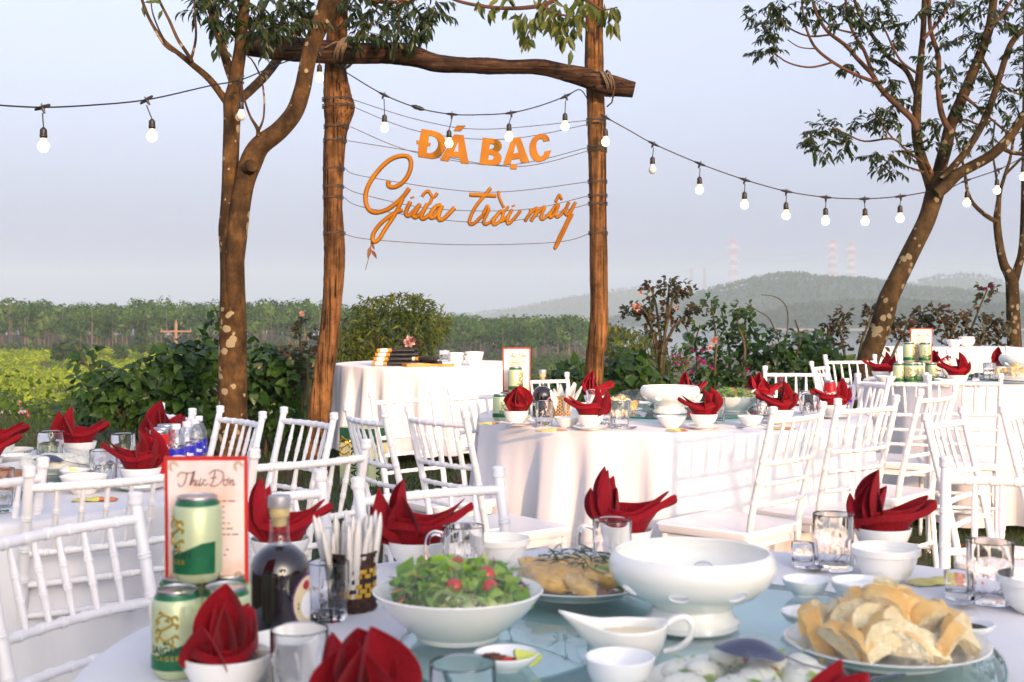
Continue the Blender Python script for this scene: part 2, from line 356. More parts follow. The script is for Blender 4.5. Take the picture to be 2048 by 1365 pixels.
# ---- foliage of trees seen from afar: many small leaf clumps in each crown
def clump_cloud(n, cx, cy, cz, rx, ry, rz, size, rg, up=.4):
    """n leaf-clump quads spread through ellipsoid crowns; arrays cx.. give one crown per row"""
    k = len(cx); p = rg.normal(size=(k, n, 3)); p /= np.linalg.norm(p, axis=2, keepdims=True)
    r = rg.uniform(.45, 1.0, (k, n, 1)) ** .5; p = p * r
    p[:, :, 2] = np.where(p[:, :, 2] < 0, p[:, :, 2] * .75, p[:, :, 2])
    c = np.stack([cx, cy, cz], 1)[:, None, :]; R = np.stack([rx, ry, rz], 1)[:, None, :]
    P = (c + p * R).reshape(-1, 3)
    nrm = (p / np.maximum(r, .1)).reshape(-1, 3) + rg.normal(size=(k * n, 3)) * up
    nrm /= np.linalg.norm(nrm, axis=1, keepdims=True)
    t = np.cross(nrm, rg.normal(size=nrm.shape)); t /= np.linalg.norm(t, axis=1, keepdims=True); b = np.cross(nrm, t)
    s = (np.broadcast_to(np.asarray(size, float).reshape(-1, 1), (k, n)) * rg.uniform(.55, 1.25, (k, n))).reshape(-1, 1)
    V = np.stack([P - t * s, P - b * s * .7, P + t * s, P + b * s * .7], 1).reshape(-1, 3)
    Fq = np.arange(len(V)).reshape(-1, 4); return V, Fq
def trunks(x, y, z0, z1, r):
    k = len(x); q = np.arange(5) * 2 * PI / 5
    lo = np.stack([x[:, None] + r[:, None] * np.cos(q), y[:, None] + r[:, None] * np.sin(q), np.broadcast_to(z0[:, None], (k, 5))], 2)
    hi = np.stack([x[:, None] + .5 * r[:, None] * np.cos(q), y[:, None] + .5 * r[:, None] * np.sin(q), np.broadcast_to(z1[:, None], (k, 5))], 2)
    V = np.concatenate([lo, hi], 1).reshape(-1, 3); base = np.arange(k)[:, None] * 10; j = np.arange(5)
    Fq = np.stack([base + j, base + (j + 1) % 5, base + 5 + (j + 1) % 5, base + 5 + j], 2).reshape(-1, 4); return V, Fq
def merge(parts):
    Vs, Fs, Ms, o = [], [], [], 0
    for i, (v, f, m) in enumerate(parts):
        Vs.append(v); Fs.append(f + o); Ms.append(np.full(len(f), m)); o += len(v)
    return np.concatenate(Vs), np.concatenate(Fs), np.concatenate(Ms)

M['wood_leaf'] = leafmat('far_forest_leaves', (.014, .040, .007), (.045, .108, .015), (.12, .20, .038), .7, .25, patch=.17, spec=.08)  # tone contrast widened to paint in bright crowns and dark shadow gaps
M['wood_trunk'] = mat('far_forest_trunks', (.17, .125, .085), .9, .1, 1)
M['field_leaf'] = leafmat('plantation_leaves', (.11, .19, .006), (.24, .34, .010), (.42, .50, .015), .7, .3, patch=.3, spec=.08)
M['scrub_leaf'] = leafmat('valley_scrub_leaves', (.020, .050, .010), (.042, .090, .014), (.105, .165, .022), .7, .3, patch=.35, spec=.08)

def pick(n, x0, x1, d0, d1, rg, dens=None):
    px = rg.uniform(x0, x1, n); d = np.sqrt(rg.uniform(d0 ** 2, d1 ** 2, n)); x = (px - CX) / F * d
    return x, d, px
# the wood on the ridge
rg = np.random.default_rng(5)
x, d, px = pick(2250, -900, 1235, 232, 420, rg)
keep = (px < 1185) | (d > 270); x, d, px = x[keep], d[keep], px[keep]
z = land(x, d); h = rg.uniform(5.2, 10.4, len(x)) * np.where(px > 700, .9, 1.0) * (1 + .12 * vnoise(px / 45, d / 30, 1))
cr = rg.uniform(1.1, 2.9, len(x)) * (.6 + h / 18)
parts = [(*clump_cloud(84, x, d, z + h * .73, cr, cr, h * .23, .40, rg, .22), 0), (*clump_cloud(10, x, d, z + h * .45, cr * .6, cr * .6, h * .2, .55, rg), 0),
         (*trunks(x, d, z - .3, z + h * .8, rg.uniform(.10, .17, len(x))), 1)]
V, Fq, mi = merge(parts)
o = inst('forest', bigmesh('forest', V, Fq, [M['wood_leaf'], M['wood_trunk']], mi)); tag(o, 'hazy green wood covering the low ridge behind the hedge', 'forest', kind='stuff')
# bright plantation on the left valley side, darker scrub below and right of it
x, d, px = pick(3500, -750, 1160, 75, 236, rg)
z = land(x, d); bright = ((px < 420) & (d > 118) & (d < 222)) | ((px > 960) & (px < 1200) & (d < 150)); sz = np.where(bright, rg.uniform(.8, 1.35, len(x)), rg.uniform(.9, 2.0, len(x)))
for nm, sel, mm, lab in (('plantation', bright, 'field_leaf', 'bright yellow-green field of young bushes down the left slope'), ('valley_scrub', ~bright, 'scrub_leaf', 'dark green scrub filling the valley between field and wood')):
    v, f = clump_cloud(60, x[sel], d[sel], z[sel] + sz[sel] * .55, sz[sel] * .95, sz[sel] * .95, sz[sel] * .85, .22, rg)
    o = inst(nm, bigmesh(nm, v, f, M[mm])); tag(o, lab, 'field' if nm == 'plantation' else 'scrub', kind='stuff')
# scrub on the slope just below the lawn
x, d, px = pick(1100, -600, 2600, 16, 75, rg); z = land(x, d); sz = rg.uniform(.5, 1.1, len(x)) * (.6 + d / 90)
v, f = clump_cloud(170, x, d, z + sz * .5, sz, sz, sz * .8, .035 + d * .0011, rg)
o = inst('slope_scrub', bigmesh('slope_scrub', v, f, M['scrub_leaf'])); tag(o, 'low green scrub on the slope below the lawn', 'scrub', kind='stuff')
# single trees standing in the valley, each a thing of its own
def valley_tree(px, py_top, d, w, label, mm='scrub_leaf', n=420, name='valley_tree'):
    x = (px - CX) / F * d; z0 = float(land(x, d)); top = H - (py_top - HY) / F * d; h = max(1.5, top - z0); r = w / F * d / 2
    t = thing(name, label, 'tree', (x, d, z0), group='single trees in the valley')
    b = MB(); b.tube([(0, 0, -.3), (.05 * h * .2, 0, h * .35), (0, 0, h * .85)], [h * .022, h * .016, h * .006], 6)
    for a in (.6, 2.4, 4.3): b.tube([(0, 0, h * .4), (math.cos(a) * r * .6, math.sin(a) * r * .6, h * .68)], [h * .01, h * .003], 5)
    b.obj('trunk', M['wood_trunk'], t)
    q = np.random.default_rng(int(px)); k = 7
    cx = q.uniform(-.55, .55, k) * r; cyy = q.uniform(-.55, .55, k) * r; cz = h * q.uniform(.5, .84, k); rr = r * q.uniform(.4, .62, k)
    v, f = clump_cloud(n // k, cx, cyy, cz, rr, rr, np.minimum(rr * 1.0, h * .17), .05 * h + .06, q)
    inst('crown', bigmesh('crown', v, f, M[mm]), t)
for a in [(125, 676, 170, 60, 'dark round tree at the near edge of the bright field'), (160, 684, 168, 46, 'lower dark tree beside the round one at the field edge'),
          (206, 690, 190, 26, 'small yellow-green tree standing before the wood', 'field_leaf'), (286, 662, 190, 46, 'taller green tree left of the utility pole'),
          (245, 686, 185, 40, 'low spreading tree between field and wood'), (52, 700, 195, 40, 'small bush-like tree at the back edge of the bright field', 'field_leaf'),
          (1600, 655, 330, 34, 'slender tree at the lake shore behind the hedge'), (1380, 662, 300, 40, 'grey-green lakeside tree behind the tall rose bush'),
          (1640, 672, 300, 30, 'short lakeside tree just left of the leaning trunk'), (1440, 668, 340, 26, 'small lakeside tree seen between hedge sprays'),
          (1235, 645, 290, 60, 'broad lakeside tree beside the right gate post'), (1290, 650, 300, 50, 'rounded lakeside tree behind the rose stems'),
          (1960, 668, 310, 60, 'far lakeside tree behind the far-right trunk')]:
    valley_tree(*a)
# ---- hills beyond the lake
def hillmat(name, a, b_):
    return mat(name, a, .95, .2, .02, col2=b_, detail=6)
M['hill'] = hillmat('wooded_hillside', (.035, .062, .022), (.022, .042, .016))
M['shore'] = mat('sandy_shore', (.42, .33, .22), .9, .1, .2)
M['hill_leaf'] = leafmat('hillside_tree_crowns', (.018, .036, .012), (.028, .054, .018), (.050, .085, .030), .8, .1, patch=.03, spec=.05)
def hill(prof, d, depth, label, ntree, th, seed, shore=False):
    """ridge line given as photo points at distance d; slopes down to the lake in front and behind"""
    q = np.random.default_rng(seed); px = np.array([p[0] for p in prof], float); py = np.array([p[1] for p in prof], float)
    nu_, nv_ = 120, 22
    U = np.linspace(px[0], px[-1], nu_); Y = np.interp(U, px, py); kern = np.array([1, 2, 3, 2, 1]) / 9.; Y = np.convolve(np.pad(Y, 2, mode='edge'), kern, 'valid')
    top = H - (Y - HY) / F * d - th * .8; T = np.linspace(-1, 1, nv_)
    X = np.repeat(((U - CX) / F * d)[None, :], nv_, 0); Dd = d + T[:, None] * depth + 0 * X
    prof_t = np.cos(np.clip(T, -1, 1) * PI / 2)[:, None] ** .8
    Z = (LAKE_Z - 1) + (np.maximum(top, LAKE_Z - 1) - (LAKE_Z - 1))[None, :] * prof_t
    Z = Z + vnoise(X / (d * .02), Dd / (d * .02), seed) * (d * .0016) * prof_t
    V = np.stack([X, Dd, Z], 2).reshape(-1, 3); ii = np.arange(nv_ * nu_).reshape(nv_, nu_)
    Fq = np.stack([ii[:-1, :-1].ravel(), ii[:-1, 1:].ravel(), ii[1:, 1:].ravel(), ii[1:, :-1].ravel()], 1)
    ho = inst('hill', bigmesh('hill', V, Fq, M['hill'], smooth=True)); ho['kind'] = 'structure'; ho['label'] = label
    a = q.uniform(0, 1, ntree); t = q.uniform(-.92, .25, ntree)
    ux = np.interp(a, np.linspace(0, 1, nu_), U); tp = np.interp(ux, U, top); zz = (LAKE_Z - 1) + (np.maximum(tp, LAKE_Z - 1) - LAKE_Z + 1) * np.cos(t * PI / 2) ** .8
    ok = (zz > LAKE_Z + .8); x = (ux - CX) / F * d; y = d + t * depth
    x, y, zz = x[ok], y[ok], zz[ok]; hh = th * q.uniform(.7, 1.25, len(x)); r = hh * q.uniform(.22, .36, len(x))
    v, f = clump_cloud(16, x, y, zz + hh * .55, r, r, hh * .45, hh * .16, q)
    fo = inst('hillside_wood', bigmesh('hillside_wood', v, f, M['hill_leaf'])); tag(fo, 'trees covering ' + label, 'forest', kind='stuff')
    if shore:
        b = MB(); n = 60; Us = np.linspace(px[0], px[-1], n); vs = []
        for u in Us:
            xx = (u - CX) / F * d; wob = float(vnoise(u / 40, 0, 2)) * 5
            vs += [(xx, d - depth - 6 + wob, LAKE_Z - .3), (xx, d - depth + 8 + wob, LAKE_Z + 1.3), (xx, d - depth + 40, LAKE_Z + 1.2)]
        b.add(vs, [(3 * i + k, 3 * i + k + 3, 3 * i + k + 4, 3 * i + k + 1) for i in range(n - 1) for k in (0, 1)])
        so = b.obj('shore', M['shore']); so['kind'] = 'structure'
hill([(700, 640), (960, 624), (1040, 612), (1140, 592), (1230, 578), (1290, 570), (1340, 582), (1420, 590), (1500, 592), (1700, 620)], 2700, 330, 'the pale far hill right of the gate', 1500, 6, 31)
hill([(1210, 640), (1290, 618), (1370, 592), (1420, 578), (1480, 563), (1530, 549), (1570, 544), (1610, 548), (1650, 556), (1690, 553), (1740, 560), (1800, 572), (1900, 578), (2010, 590), (2200, 596), (2400, 600)], 1500, 230, 'the hazy main hill across the lake', 4200, 7, 32)
hill([(1500, 645), (1545, 622), (1600, 610), (1700, 602), (1790, 600), (1850, 604), (1950, 612), (2050, 606), (2300, 600)], 1120, 120, 'the darker nearer ridge on the lake shore', 3000, 7.5, 33, shore=True)
hill([(1780, 590), (1830, 562), (1880, 549), (1920, 546), (1960, 549), (1985, 556), (2010, 575), (2060, 590)], 2450, 200, 'the small pale hill at far right', 420, 9, 34)

# ---- pylons on the hills
M['pyl_r'] = mat('red_lattice_steel', (.60, .24, .21), .6, .1, 1); M['pyl_w'] = mat('white_lattice_steel', (.72, .72, .72), .6, .05, 1)
M['pyl_g'] = mat('galvanised_lattice_steel', (.34, .34, .35), .6, .1, 1)
def pylon(px, top, base, d, label, red=True, arms=4, wpx=26):
    z1 = H - (top - HY) / F * d; z0 = H - (base - HY) / F * d - 16; h = z1 - z0; x = (px - CX) / F * d; hw = wpx / F * d / 2
    t = thing('transmission_pylon', label, 'pylon', (x, d, z0), .35, 'high-voltage pylons on the hills')
    def half(u): return hw * (1 - u / .55) + hw * .34 * (u / .55) if u < .55 else hw * .34 * (1 - .35 * (u - .55) / .45)
    seg = 12; th = d * .00011
    body = [MB(), MB()]
    for k in range(seg):
        u0, u1 = k / seg, (k + 1) / seg; b = body[k % 2]; a0, a1 = half(u0), half(u1)
        C0 = [(sx * a0, sy * a0, u0 * h) for sx, sy in ((-1, -1), (1, -1), (1, 1), (-1, 1))]; C1 = [(sx * a1, sy * a1, u1 * h) for sx, sy in ((-1, -1), (1, -1), (1, 1), (-1, 1))]
        for j in range(4):
            b.tube([C0[j], C1[j]], th, 4, cap=False); b.tube([C0[j], C1[(j + 1) % 4]], th * .7, 4, cap=False); b.tube([C0[(j + 1) % 4], C1[j]], th * .7, 4, cap=False)
            b.tube([C1[j], C1[(j + 1) % 4]], th * .7, 4, cap=False)
    body[0].obj('tower_section', M['pyl_w'] if red else M['pyl_g'], t, smooth=False)['kind'] = 'stuff'; body[1].obj('tower_section', M['pyl_r'] if red else M['pyl_g'], t, smooth=False)['kind'] = 'stuff'
    for k in range(arms):
        zz = h * (.97 - k * .105); L_ = hw * (1.0 if k % 2 else .8); b = MB()
        for s in (-1, 1):
            b.tube([(0, 0, zz), (s * L_, 0, zz - .4)], th, 4); b.tube([(0, 0, zz + h * .03), (s * L_, 0, zz - .4)], th * .8, 4); b.tube([(s * L_, 0, zz - .4), (s * L_, 0, zz - 3)], th * .8, 4)
        b.obj('cross_arm', M['pyl_r'] if red and k % 2 == 0 else (M['pyl_w'] if red else M['pyl_g']), t, smooth=False)['kind'] = 'stuff'
    return t
pylon(1467, 478, 582, 1720, 'tall red-and-white banded pylon standing alone on the hill slope', wpx=30)
pylon(1665, 480, 552, 1640, 'left one of the twin red-topped pylons behind the hill crest', wpx=27)
pylon(1703, 486, 555, 1660, 'right one of the twin red-topped pylons behind the hill crest', wpx=25)
pylon(1383, 537, 592, 2500, 'faint grey pylon farthest left on the skyline', red=False, arms=3, wpx=14)
pylon(1409, 537, 592, 2480, 'faint grey pylon next to the banded tower', red=False, arms=3, wpx=14)
for i, (p, q_) in enumerate([((1467, 500), (1665, 492)), ((1467, 512), (1665, 505)), ((1703, 496), (2120, 528)), ((1703, 508), (2120, 545)), ((1467, 500), (1330, 545))]):
    a = W(p[0], p[1], 1690); c = W(q_[0], q_[1], 1690); pts = [a.lerp(c, k / 20) - Vector((0, 0, 10 * 4 * (k / 20) * (1 - k / 20))) for k in range(21)]
    o = MB().tube(pts, .13, 4).obj('power_line', M['pyl_g']); tag(o, ['upper', 'lower', 'upper', 'lower', 'outer'][i] + ' power line sagging ' + ['between the banded and twin pylons', 'between the banded and twin pylons', 'right of the twin pylons', 'right of the twin pylons', 'left of the banded pylon'][i], 'cable', 'power lines')
# utility pole in the valley
d = 100.; x = (352 - CX) / F * d; z0 = float(land(x, d)); top = H - (652 - HY) / F * d
t = thing('utility_pole', 'brown concrete utility pole with cross-arm rising behind the hedge', 'pole', (x, d, z0))
M['conc'] = mat('weathered_concrete', (.30, .20, .13), .9, .1, 3)
MB().tube([(0, 0, -.3), (0, 0, top - z0 + .3)], [.17, .12], 8).obj('pole', M['conc'], t)
b = MB(); b.box((0, 0, top - z0 - .45), (2.5, .12, .12)); b.tube([(-.55, 0, top - z0 - .5), (0, 0, top - z0 - 1.1)], .03, 5); b.tube([(.55, 0, top - z0 - .5), (0, 0, top - z0 - 1.1)], .03, 5); b.obj('cross_arm', M['conc'], t)
for s in (-1.15, 1.15, 0):
    MB().lathe([(.05, 0), (.07, .05), (.05, .1), (.07, .14), (.02, .2)], 8).obj('insulator', M['conc'], t, loc=(s, 0, top - z0 - .39 + (.69 if s == 0 else 0)))
# second short post by the field
x = (40 - CX) / F * 95; z0 = float(land(x, 95.)); o = MB().tube([(0, 0, -.2), (0, 0, 2.0)], [.13, .1], 8).obj('marker_post', M['conc'], loc=(x, 95, z0)); o.location.z = H - (815 - HY) / F * 95 - 1.0; tag(o, 'short pale post standing in the scrub above the red car', 'post')
o.scale.z = 1.0
# red car parked down the slope
M['carpaint'] = mat('red_car_paint', (.50, .015, .012), .25, .05, 2, coat=.8); M['carglass'] = mat('car_glass', (.03, .04, .05), .06, .1, 2, coat=.5)
M['tyre'] = mat('tyre_rubber', (.02, .02, .02), .8, .1, 10); M['lampglass'] = mat('lamp_glass', (.7, .7, .72), .1, .05, 5)
d = 62.; x = (26 - CX) / F * d; zc = H - (826 - HY) / F * d - 1.46
t = thing('parked_car', 'red car half hidden by scrub down the slope', 'car', (x, d, zc), math.radians(22))
b = MB()
def sect(y, zb, zt, w): return [(-w, y, zb), (w, y, zb), (w, y, zt), (-w, y, zt)]
def loft(b, S, m=0):
    o = [p for s in S for p in s]; n = len(S[0]); b.add(o, [(i * n + j, i * n + (j + 1) % n, (i + 1) * n + (j + 1) % n, (i + 1) * n + j) for i in range(len(S) - 1) for j in range(n)] + [tuple(range(n - 1, -1, -1)), tuple(range((len(S) - 1) * n, len(S) * n))], m)
loft(b, [sect(-2.1, .35, .68, .72), sect(-2.0, .28, .78, .84), sect(-1.0, .25, .95, .88), sect(1.3, .25, .98, .88), sect(1.95, .28, .95, .84), sect(2.08, .35, .85, .76)])
body = b.obj('body', M['carpaint'], t)
b = MB(); loft(b, [[(-.82, -1.0, .95), (.82, -1.0, .95), (.8, -.95, .97), (-.8, -.95, .97)], [(-.82, -.3, .95), (.82, -.3, .95), (.62, -.25, 1.42), (-.62, -.25, 1.42)], [(-.82, 1.1, .97), (.82, 1.1, .97), (.62, .95, 1.46), (-.62, .95, 1.46)], [(-.8, 1.8, .95), (.8, 1.8, .95), (.7, 1.7, 1.0), (-.7, 1.7, 1.0)]]); b.obj('cabin_glass', M['carglass'], t)
b = MB(); loft(b, [[(-.63, -.3, 1.42), (.63, -.3, 1.42), (.6, -.3, 1.46), (-.6, -.3, 1.46)], [(-.64, 1.0, 1.45), (.64, 1.0, 1.45), (.6, 1.0, 1.5), (-.6, 1.0, 1.5)]])
for sx in (-1, 1):
    b.tube([(sx * .8, -.98, .96), (sx * .63, -.28, 1.43)], .05, 5); b.tube([(sx * .8, 1.75, .96), (sx * .63, 1.0, 1.46)], .06, 5); b.tube([(sx * .83, .35, .95), (sx * .64, .35, 1.44)], .05, 5)
b.obj('roof', M['carpaint'], t)
for sx in (-1, 1):
    for y in (-1.3, 1.3):
        w_ = MB().lathe([(.2, -.1), (.32, -.1), (.33, -.05), (.33, .05), (.32, .1), (.2, .1)], 16).obj('wheel', M['tyre'], t, loc=(sx * .82, y, .33), rot=(0, PI / 2, 0)); MB().lathe([(.0, -.11), (.2, -.105), (.2, .105), (0, .11)], 12).obj('rim', M['tin'], w_)
    MB().box((sx * .6, -2.06, .66), (.3, .1, .14)).obj('headlight', M['lampglass'], t)
    MB().box((sx * .66, 2.06, .8), (.2, .08, .16)).obj('tail_light', M['carpaint'], t)

# ---- haze: one box of even air round everything
hz = MB(); zt, zb = 132.0, -20.0
hz.add([(-2600, -40, zb), (2900, -40, zb), (2900, 3900, zb), (-2600, 3900, zb), (-2600, -40, zt), (2900, -40, zt), (2900, 3900, zt), (-2600, 3900, zt)],
       [(3, 2, 1, 0), (4, 5, 6, 7), (0, 1, 5, 4), (1, 2, 6, 5), (2, 3, 7, 6), (3, 0, 4, 7)])
hm = bpy.data.materials.new('haze_air'); hm.use_nodes = True; nt = hm.node_tree; nt.nodes.remove(nt.nodes['Principled BSDF'])
pv = nt.nodes.new('ShaderNodeVolumePrincipled'); pv.inputs['Color'].default_value = (.70, .91, 1.0, 1); pv.inputs['Density'].default_value = .00038; pv.inputs['Anisotropy'].default_value = -.12
nt.links.new(pv.outputs[0], nt.nodes['Material Output'].inputs['Volume'])
o = hz.obj('haze', hm, smooth=False); o['kind'] = 'stuff'
# ================================================================ TREES, SHRUBS, GATE, SIGN, STRING LIGHTS
LANCE = (np.array([(0, 0, 0), (0, .35, -.03), (0, .7, -.05), (0, 1, -.16), (-.5, .33, .06), (-.36, .68, .02), (.5, .33, .06), (.36, .68, .02)], float),
         [(0, 1, 4), (4, 1, 2), (4, 2, 5), (5, 2, 3), (0, 6, 1), (6, 2, 1), (6, 7, 2), (7, 3, 2)])
HEART = (np.array([(0, .04, 0), (0, .4, -.04), (0, .72, -.06), (0, 1.05, -.18), (-.36, -.06, .03), (-.54, .26, .07), (-.33, .66, .02), (.36, -.06, .03), (.54, .26, .07), (.33, .66, .02)], float),
         [(0, 1, 5), (0, 5, 4), (5, 1, 2), (5, 2, 6), (6, 2, 3), (0, 8, 1), (0, 7, 8), (8, 2, 1), (8, 9, 2), (9, 3, 2)])
def leafset(tmpl, P, Dv, Nv, Ln, wr):
    """one leaf per row: base P, pointing Dv, facing Nv, length Ln, width ratio wr"""
    T, Fc = tmpl; P = np.asarray(P, float); Dv = np.asarray(Dv, float); Nv = np.asarray(Nv, float)
    Dv = Dv / np.linalg.norm(Dv, axis=1, keepdims=True); X = np.cross(Dv, Nv); X /= np.maximum(np.linalg.norm(X, axis=1, keepdims=True), 1e-6); Z = np.cross(X, Dv)
    Ln = np.asarray(Ln, float).reshape(-1, 1, 1); wr = np.asarray(wr, float).reshape(-1, 1, 1) if hasattr(wr, '__len__') else wr
    V = P[:, None, :] + X[:, None, :] * (T[None, :, 0:1] * Ln * wr) + Dv[:, None, :] * (T[None, :, 1:2] * Ln) + Z[:, None, :] * (T[None, :, 2:3] * Ln)
    k = len(T); Fq = np.array(Fc)[None] + (np.arange(len(P)) * k)[:, None, None]
    return V.reshape(-1, 3), Fq.reshape(-1, 3)
M['lf_dark'] = leafmat('dark_glossy_leaves', (.012, .026, .006), (.022, .042, .009), (.045, .070, .013), .38, .25)
M['lf_sun'] = leafmat('sunlit_green_leaves', (.035, .060, .010), (.075, .105, .014), (.16, .17, .022), .4, .35)  # sunlight on the leaves put into their colour as a lighter yellow-green
M['lf_small'] = leafmat('small_tree_leaves', (.014, .028, .007), (.026, .046, .010), (.050, .075, .016), .4, .3)
M['lf_heart'] = leafmat('broad_hedge_leaves', (.014, .044, .008), (.034, .085, .014), (.080, .15, .024), .36, .35, patch=1.6)
M['lf_bush'] = leafmat('willowy_bush_leaves', (.038, .066, .008), (.080, .115, .012), (.17, .19, .018), .5, .35)
M['lf_rose'] = leafmat('rose_leaves', (.018, .030, .008), (.045, .050, .016), (.105, .036, .018), .45, .3)
M['lf_dry'] = leafmat('dry_brown_leaves', (.10, .035, .015), (.17, .07, .03), (.26, .13, .05), .8, .1)
M['pink'] = leafmat('pale_pink_petals', (.62, .28, .24), (.72, .42, .36), (.80, .58, .50), .6, .3)
M['magenta'] = leafmat('magenta_bracts', (.22, .008, .09), (.34, .012, .15), (.45, .03, .20), .6, .3)

def limb(parent, pts, D, name='branch', m='bark', n=9, sub=5, wob=0.0):
    """branch from (column, row, half width) photo points at distance D (or a 4th value each)"""
    q = [(p[0], p[1], p[2], p[3] if len(p) > 3 else D) for p in pts]
    s = catmull(q, sub); o = parent.location
    P = [W(a, b, d) - o for a, b, r, d in s]; R_ = [max(.0012, r / F * d) for a, b, r, d in s]
    if wob: R_ = [r * (1 + wob * math.sin(i * 1.7) * .5 + wob * rnd.uniform(-.5, .5)) for i, r in enumerate(R_)]
    return MB().tube(P, R_, n).obj(name, M[m], parent)
def crownmesh(parent, name, tmpl, P, Dv, Nv, Ln, wr, m, kind=None):
    V, Fq = leafset(tmpl, P, Dv, Nv, Ln, wr); o = inst(name, bigmesh(name, V - np.array(parent.location), Fq, M[m], smooth=False), parent)
    if kind: o['kind'] = kind
    return o
def sprays(cl, D, rg, nl=12, L=.10, wr=.28, droop=1.0, spread=.16, dspread=.5, per=5):
    """leaf clusters: each (column, row, radius px) holds several twiglets with drooping leaves"""
    P, Dv, Nv, Ln, tw = [], [], [], [], []
    for c in cl:
        x, y, r = c[:3]; d0 = c[3] if len(c) > 3 else D
        for _ in range(per):
            d = d0 + rg.uniform(-dspread, dspread); a = rg.uniform(0, 2 * PI); rr = r * math.sqrt(rg.uniform(0, 1))
            base = np.array(W(x + rr * math.cos(a), y + rr * math.sin(a), d)); td = np.array([rg.normal() * .6, rg.normal() * .6, -.25 * droop + rg.normal() * .4]); td /= np.linalg.norm(td)
            tl = spread * rg.uniform(.6, 1.3); tw.append((base, base + td * tl))
            for k in range(nl):
                t = (k + 1) / nl; side = 1 if k % 2 else -1
                sd = np.cross(td, (0, 0, 1)); sd /= max(np.linalg.norm(sd), 1e-6)
                v = td * .55 + sd * side * rg.uniform(.4, 1.0) + np.array([0, 0, -1]) * droop * rg.uniform(.35, 1.1) + rg.normal(size=3) * .18
                P.append(base + td * tl * t); Dv.append(v); Nv.append(np.array([rg.normal() * .5, -.4 + rg.normal() * .6, 1.0])); Ln.append(L * rg.uniform(.65, 1.2))
    return np.array(P), np.array(Dv), np.array(Nv), np.array(Ln), tw
def twigs(parent, tw, r, m='twig', name='twigs'):
    b = MB()
    for a, c in tw: b.tube([Vector(a) - parent.location, Vector(c) - parent.location], [r, r * .5], 4, cap=False)
    o = b.obj(name, M[m], parent); o['kind'] = 'stuff'; return o
rg = np.random.default_rng(21)

# ---------------- left tree, twin-stemmed, lichened
D0 = 8.3; base = W(465, 628 + (H - gz(-1.9, D0)) * F / D0, D0)
tr = thing('lichened_tree', 'twin-stemmed tree with lichen spots standing left of the timber gate', 'tree', base)
tk = limb(tr, [(466, 1012, 36), (466, 960, 33), (465, 850, 30), (465, 720, 28.5), (466, 650, 27), (465, 560, 24.5), (464, 500, 24.5), (463, 460, 26), (462, 425, 22), (460, 380, 17), (462, 300, 16.5), (464, 240, 17), (466, 205, 19), (471, 170, 15), (474, 140, 14), (479, 110, 13), (484, 60, 11), (490, 0, 10), (496, -90, 8)], D0, 'trunk', n=18)
limb(tr, [(468, 620, 14), (469, 540, 18), (473, 480, 21), (481, 410, 20.5), (490, 365, 20), (502, 325, 23), (520, 292, 21), (558, 262, 19), (588, 226, 18), (604, 182, 17), (614, 132, 16), (624, 90, 17), (640, 50, 18), (656, 0, 19), (668, -80, 16)], D0 - .05, n=14)
limb(tr, [(492, 338, 13, 8.22), (500, 334, 15, 8.17), (505, 332, 12, 8.12)], D0, 'knot', n=10, sub=2)
limb(tr, [(466, 215, 10), (452, 202, 8), (420, 160, 7), (383, 128, 6), (358, 108, 5), (330, 84, 4), (304, 48, 3.2), (284, 0, 3), (270, -60, 2)], D0, n=8)
limb(tr, [(384, 124, 4.5), (372, 104, 3.8), (355, 78, 3.4), (338, 40, 3), (318, 0, 2.6), (305, -40, 2)], D0 - .05, n=7)
limb(tr, [(381, 122, 3.4), (388, 98, 2.8), (392, 70, 2.5), (390, 30, 2.2), (388, -10, 2)], D0 + .05, n=6)
limb(tr, [(360, 110, 2.5), (330, 92, 2.2), (304, 50, 2), (290, 20, 1.8), (276, -30, 1.4)], D0 - .12, n=6)
limb(tr, [(332, 86, 2), (318, 60, 1.8), (305, 25, 1.5), (301, -10, 1.2)], D0 + .1, n=6)
limb(tr, [(466, 160, 10), (458, 138, 9.5), (446, 100, 8.5), (436, 60, 9), (426, 22, 7.5), (418, -20, 7)], D0 + .05, n=9)
limb(tr, [(474, 205, 9, 8.4), (500, 182, 9.5, 8.7), (530, 152, 9.5, 9.2), (560, 112, 9.5, 9.5), (584, 72, 10, 9.6), (612, 40, 9, 9.6), (650, 20, 8, 9.6), (700, -30, 7, 9.6)], D0, n=9)
limb(tr, [(490, 110, 6), (500, 70, 6), (520, 30, 5), (545, -20, 5)], D0 + .2, n=8)
limb(tr, [(516, 272, 4.5), (515, 258, 4), (500, 232, 2.4), (488, 196, 2.2), (482, 160, 2)], D0 - .1, n=6)
limb(tr, [(517, 262, 3), (527, 236, 2), (528, 190, 2), (520, 152, 1.8), (505, 122, 1.6), (495, 113, 1.4)], D0 - .12, n=6)
cl = [(395, 8, 18), (420, 30, 14), (445, 12, 20), (470, 20, 22), (455, 45, 12), (500, 10, 26), (530, 25, 22), (560, 10, 24), (590, 20, 22), (610, 0, 22), (540, 55, 10), (525, 60, 10), (565, 45, 12), (585, 40, 10), (500, 40, 16),
      (480, -40, 30), (540, -50, 40), (600, -60, 40), (420, -40, 24), (660, -60, 40), (620, -110, 60), (500, -110, 60)]
P, Dv, Nv, Ln, tw = sprays(cl, D0 + .1, rg, 11, .085, .30, 1.0, .16, .45, 5)
crownmesh(tr, 'crown', LANCE, P, Dv, Nv, Ln, .30, 'lf_dark'); twigs(tr, tw, .0022)
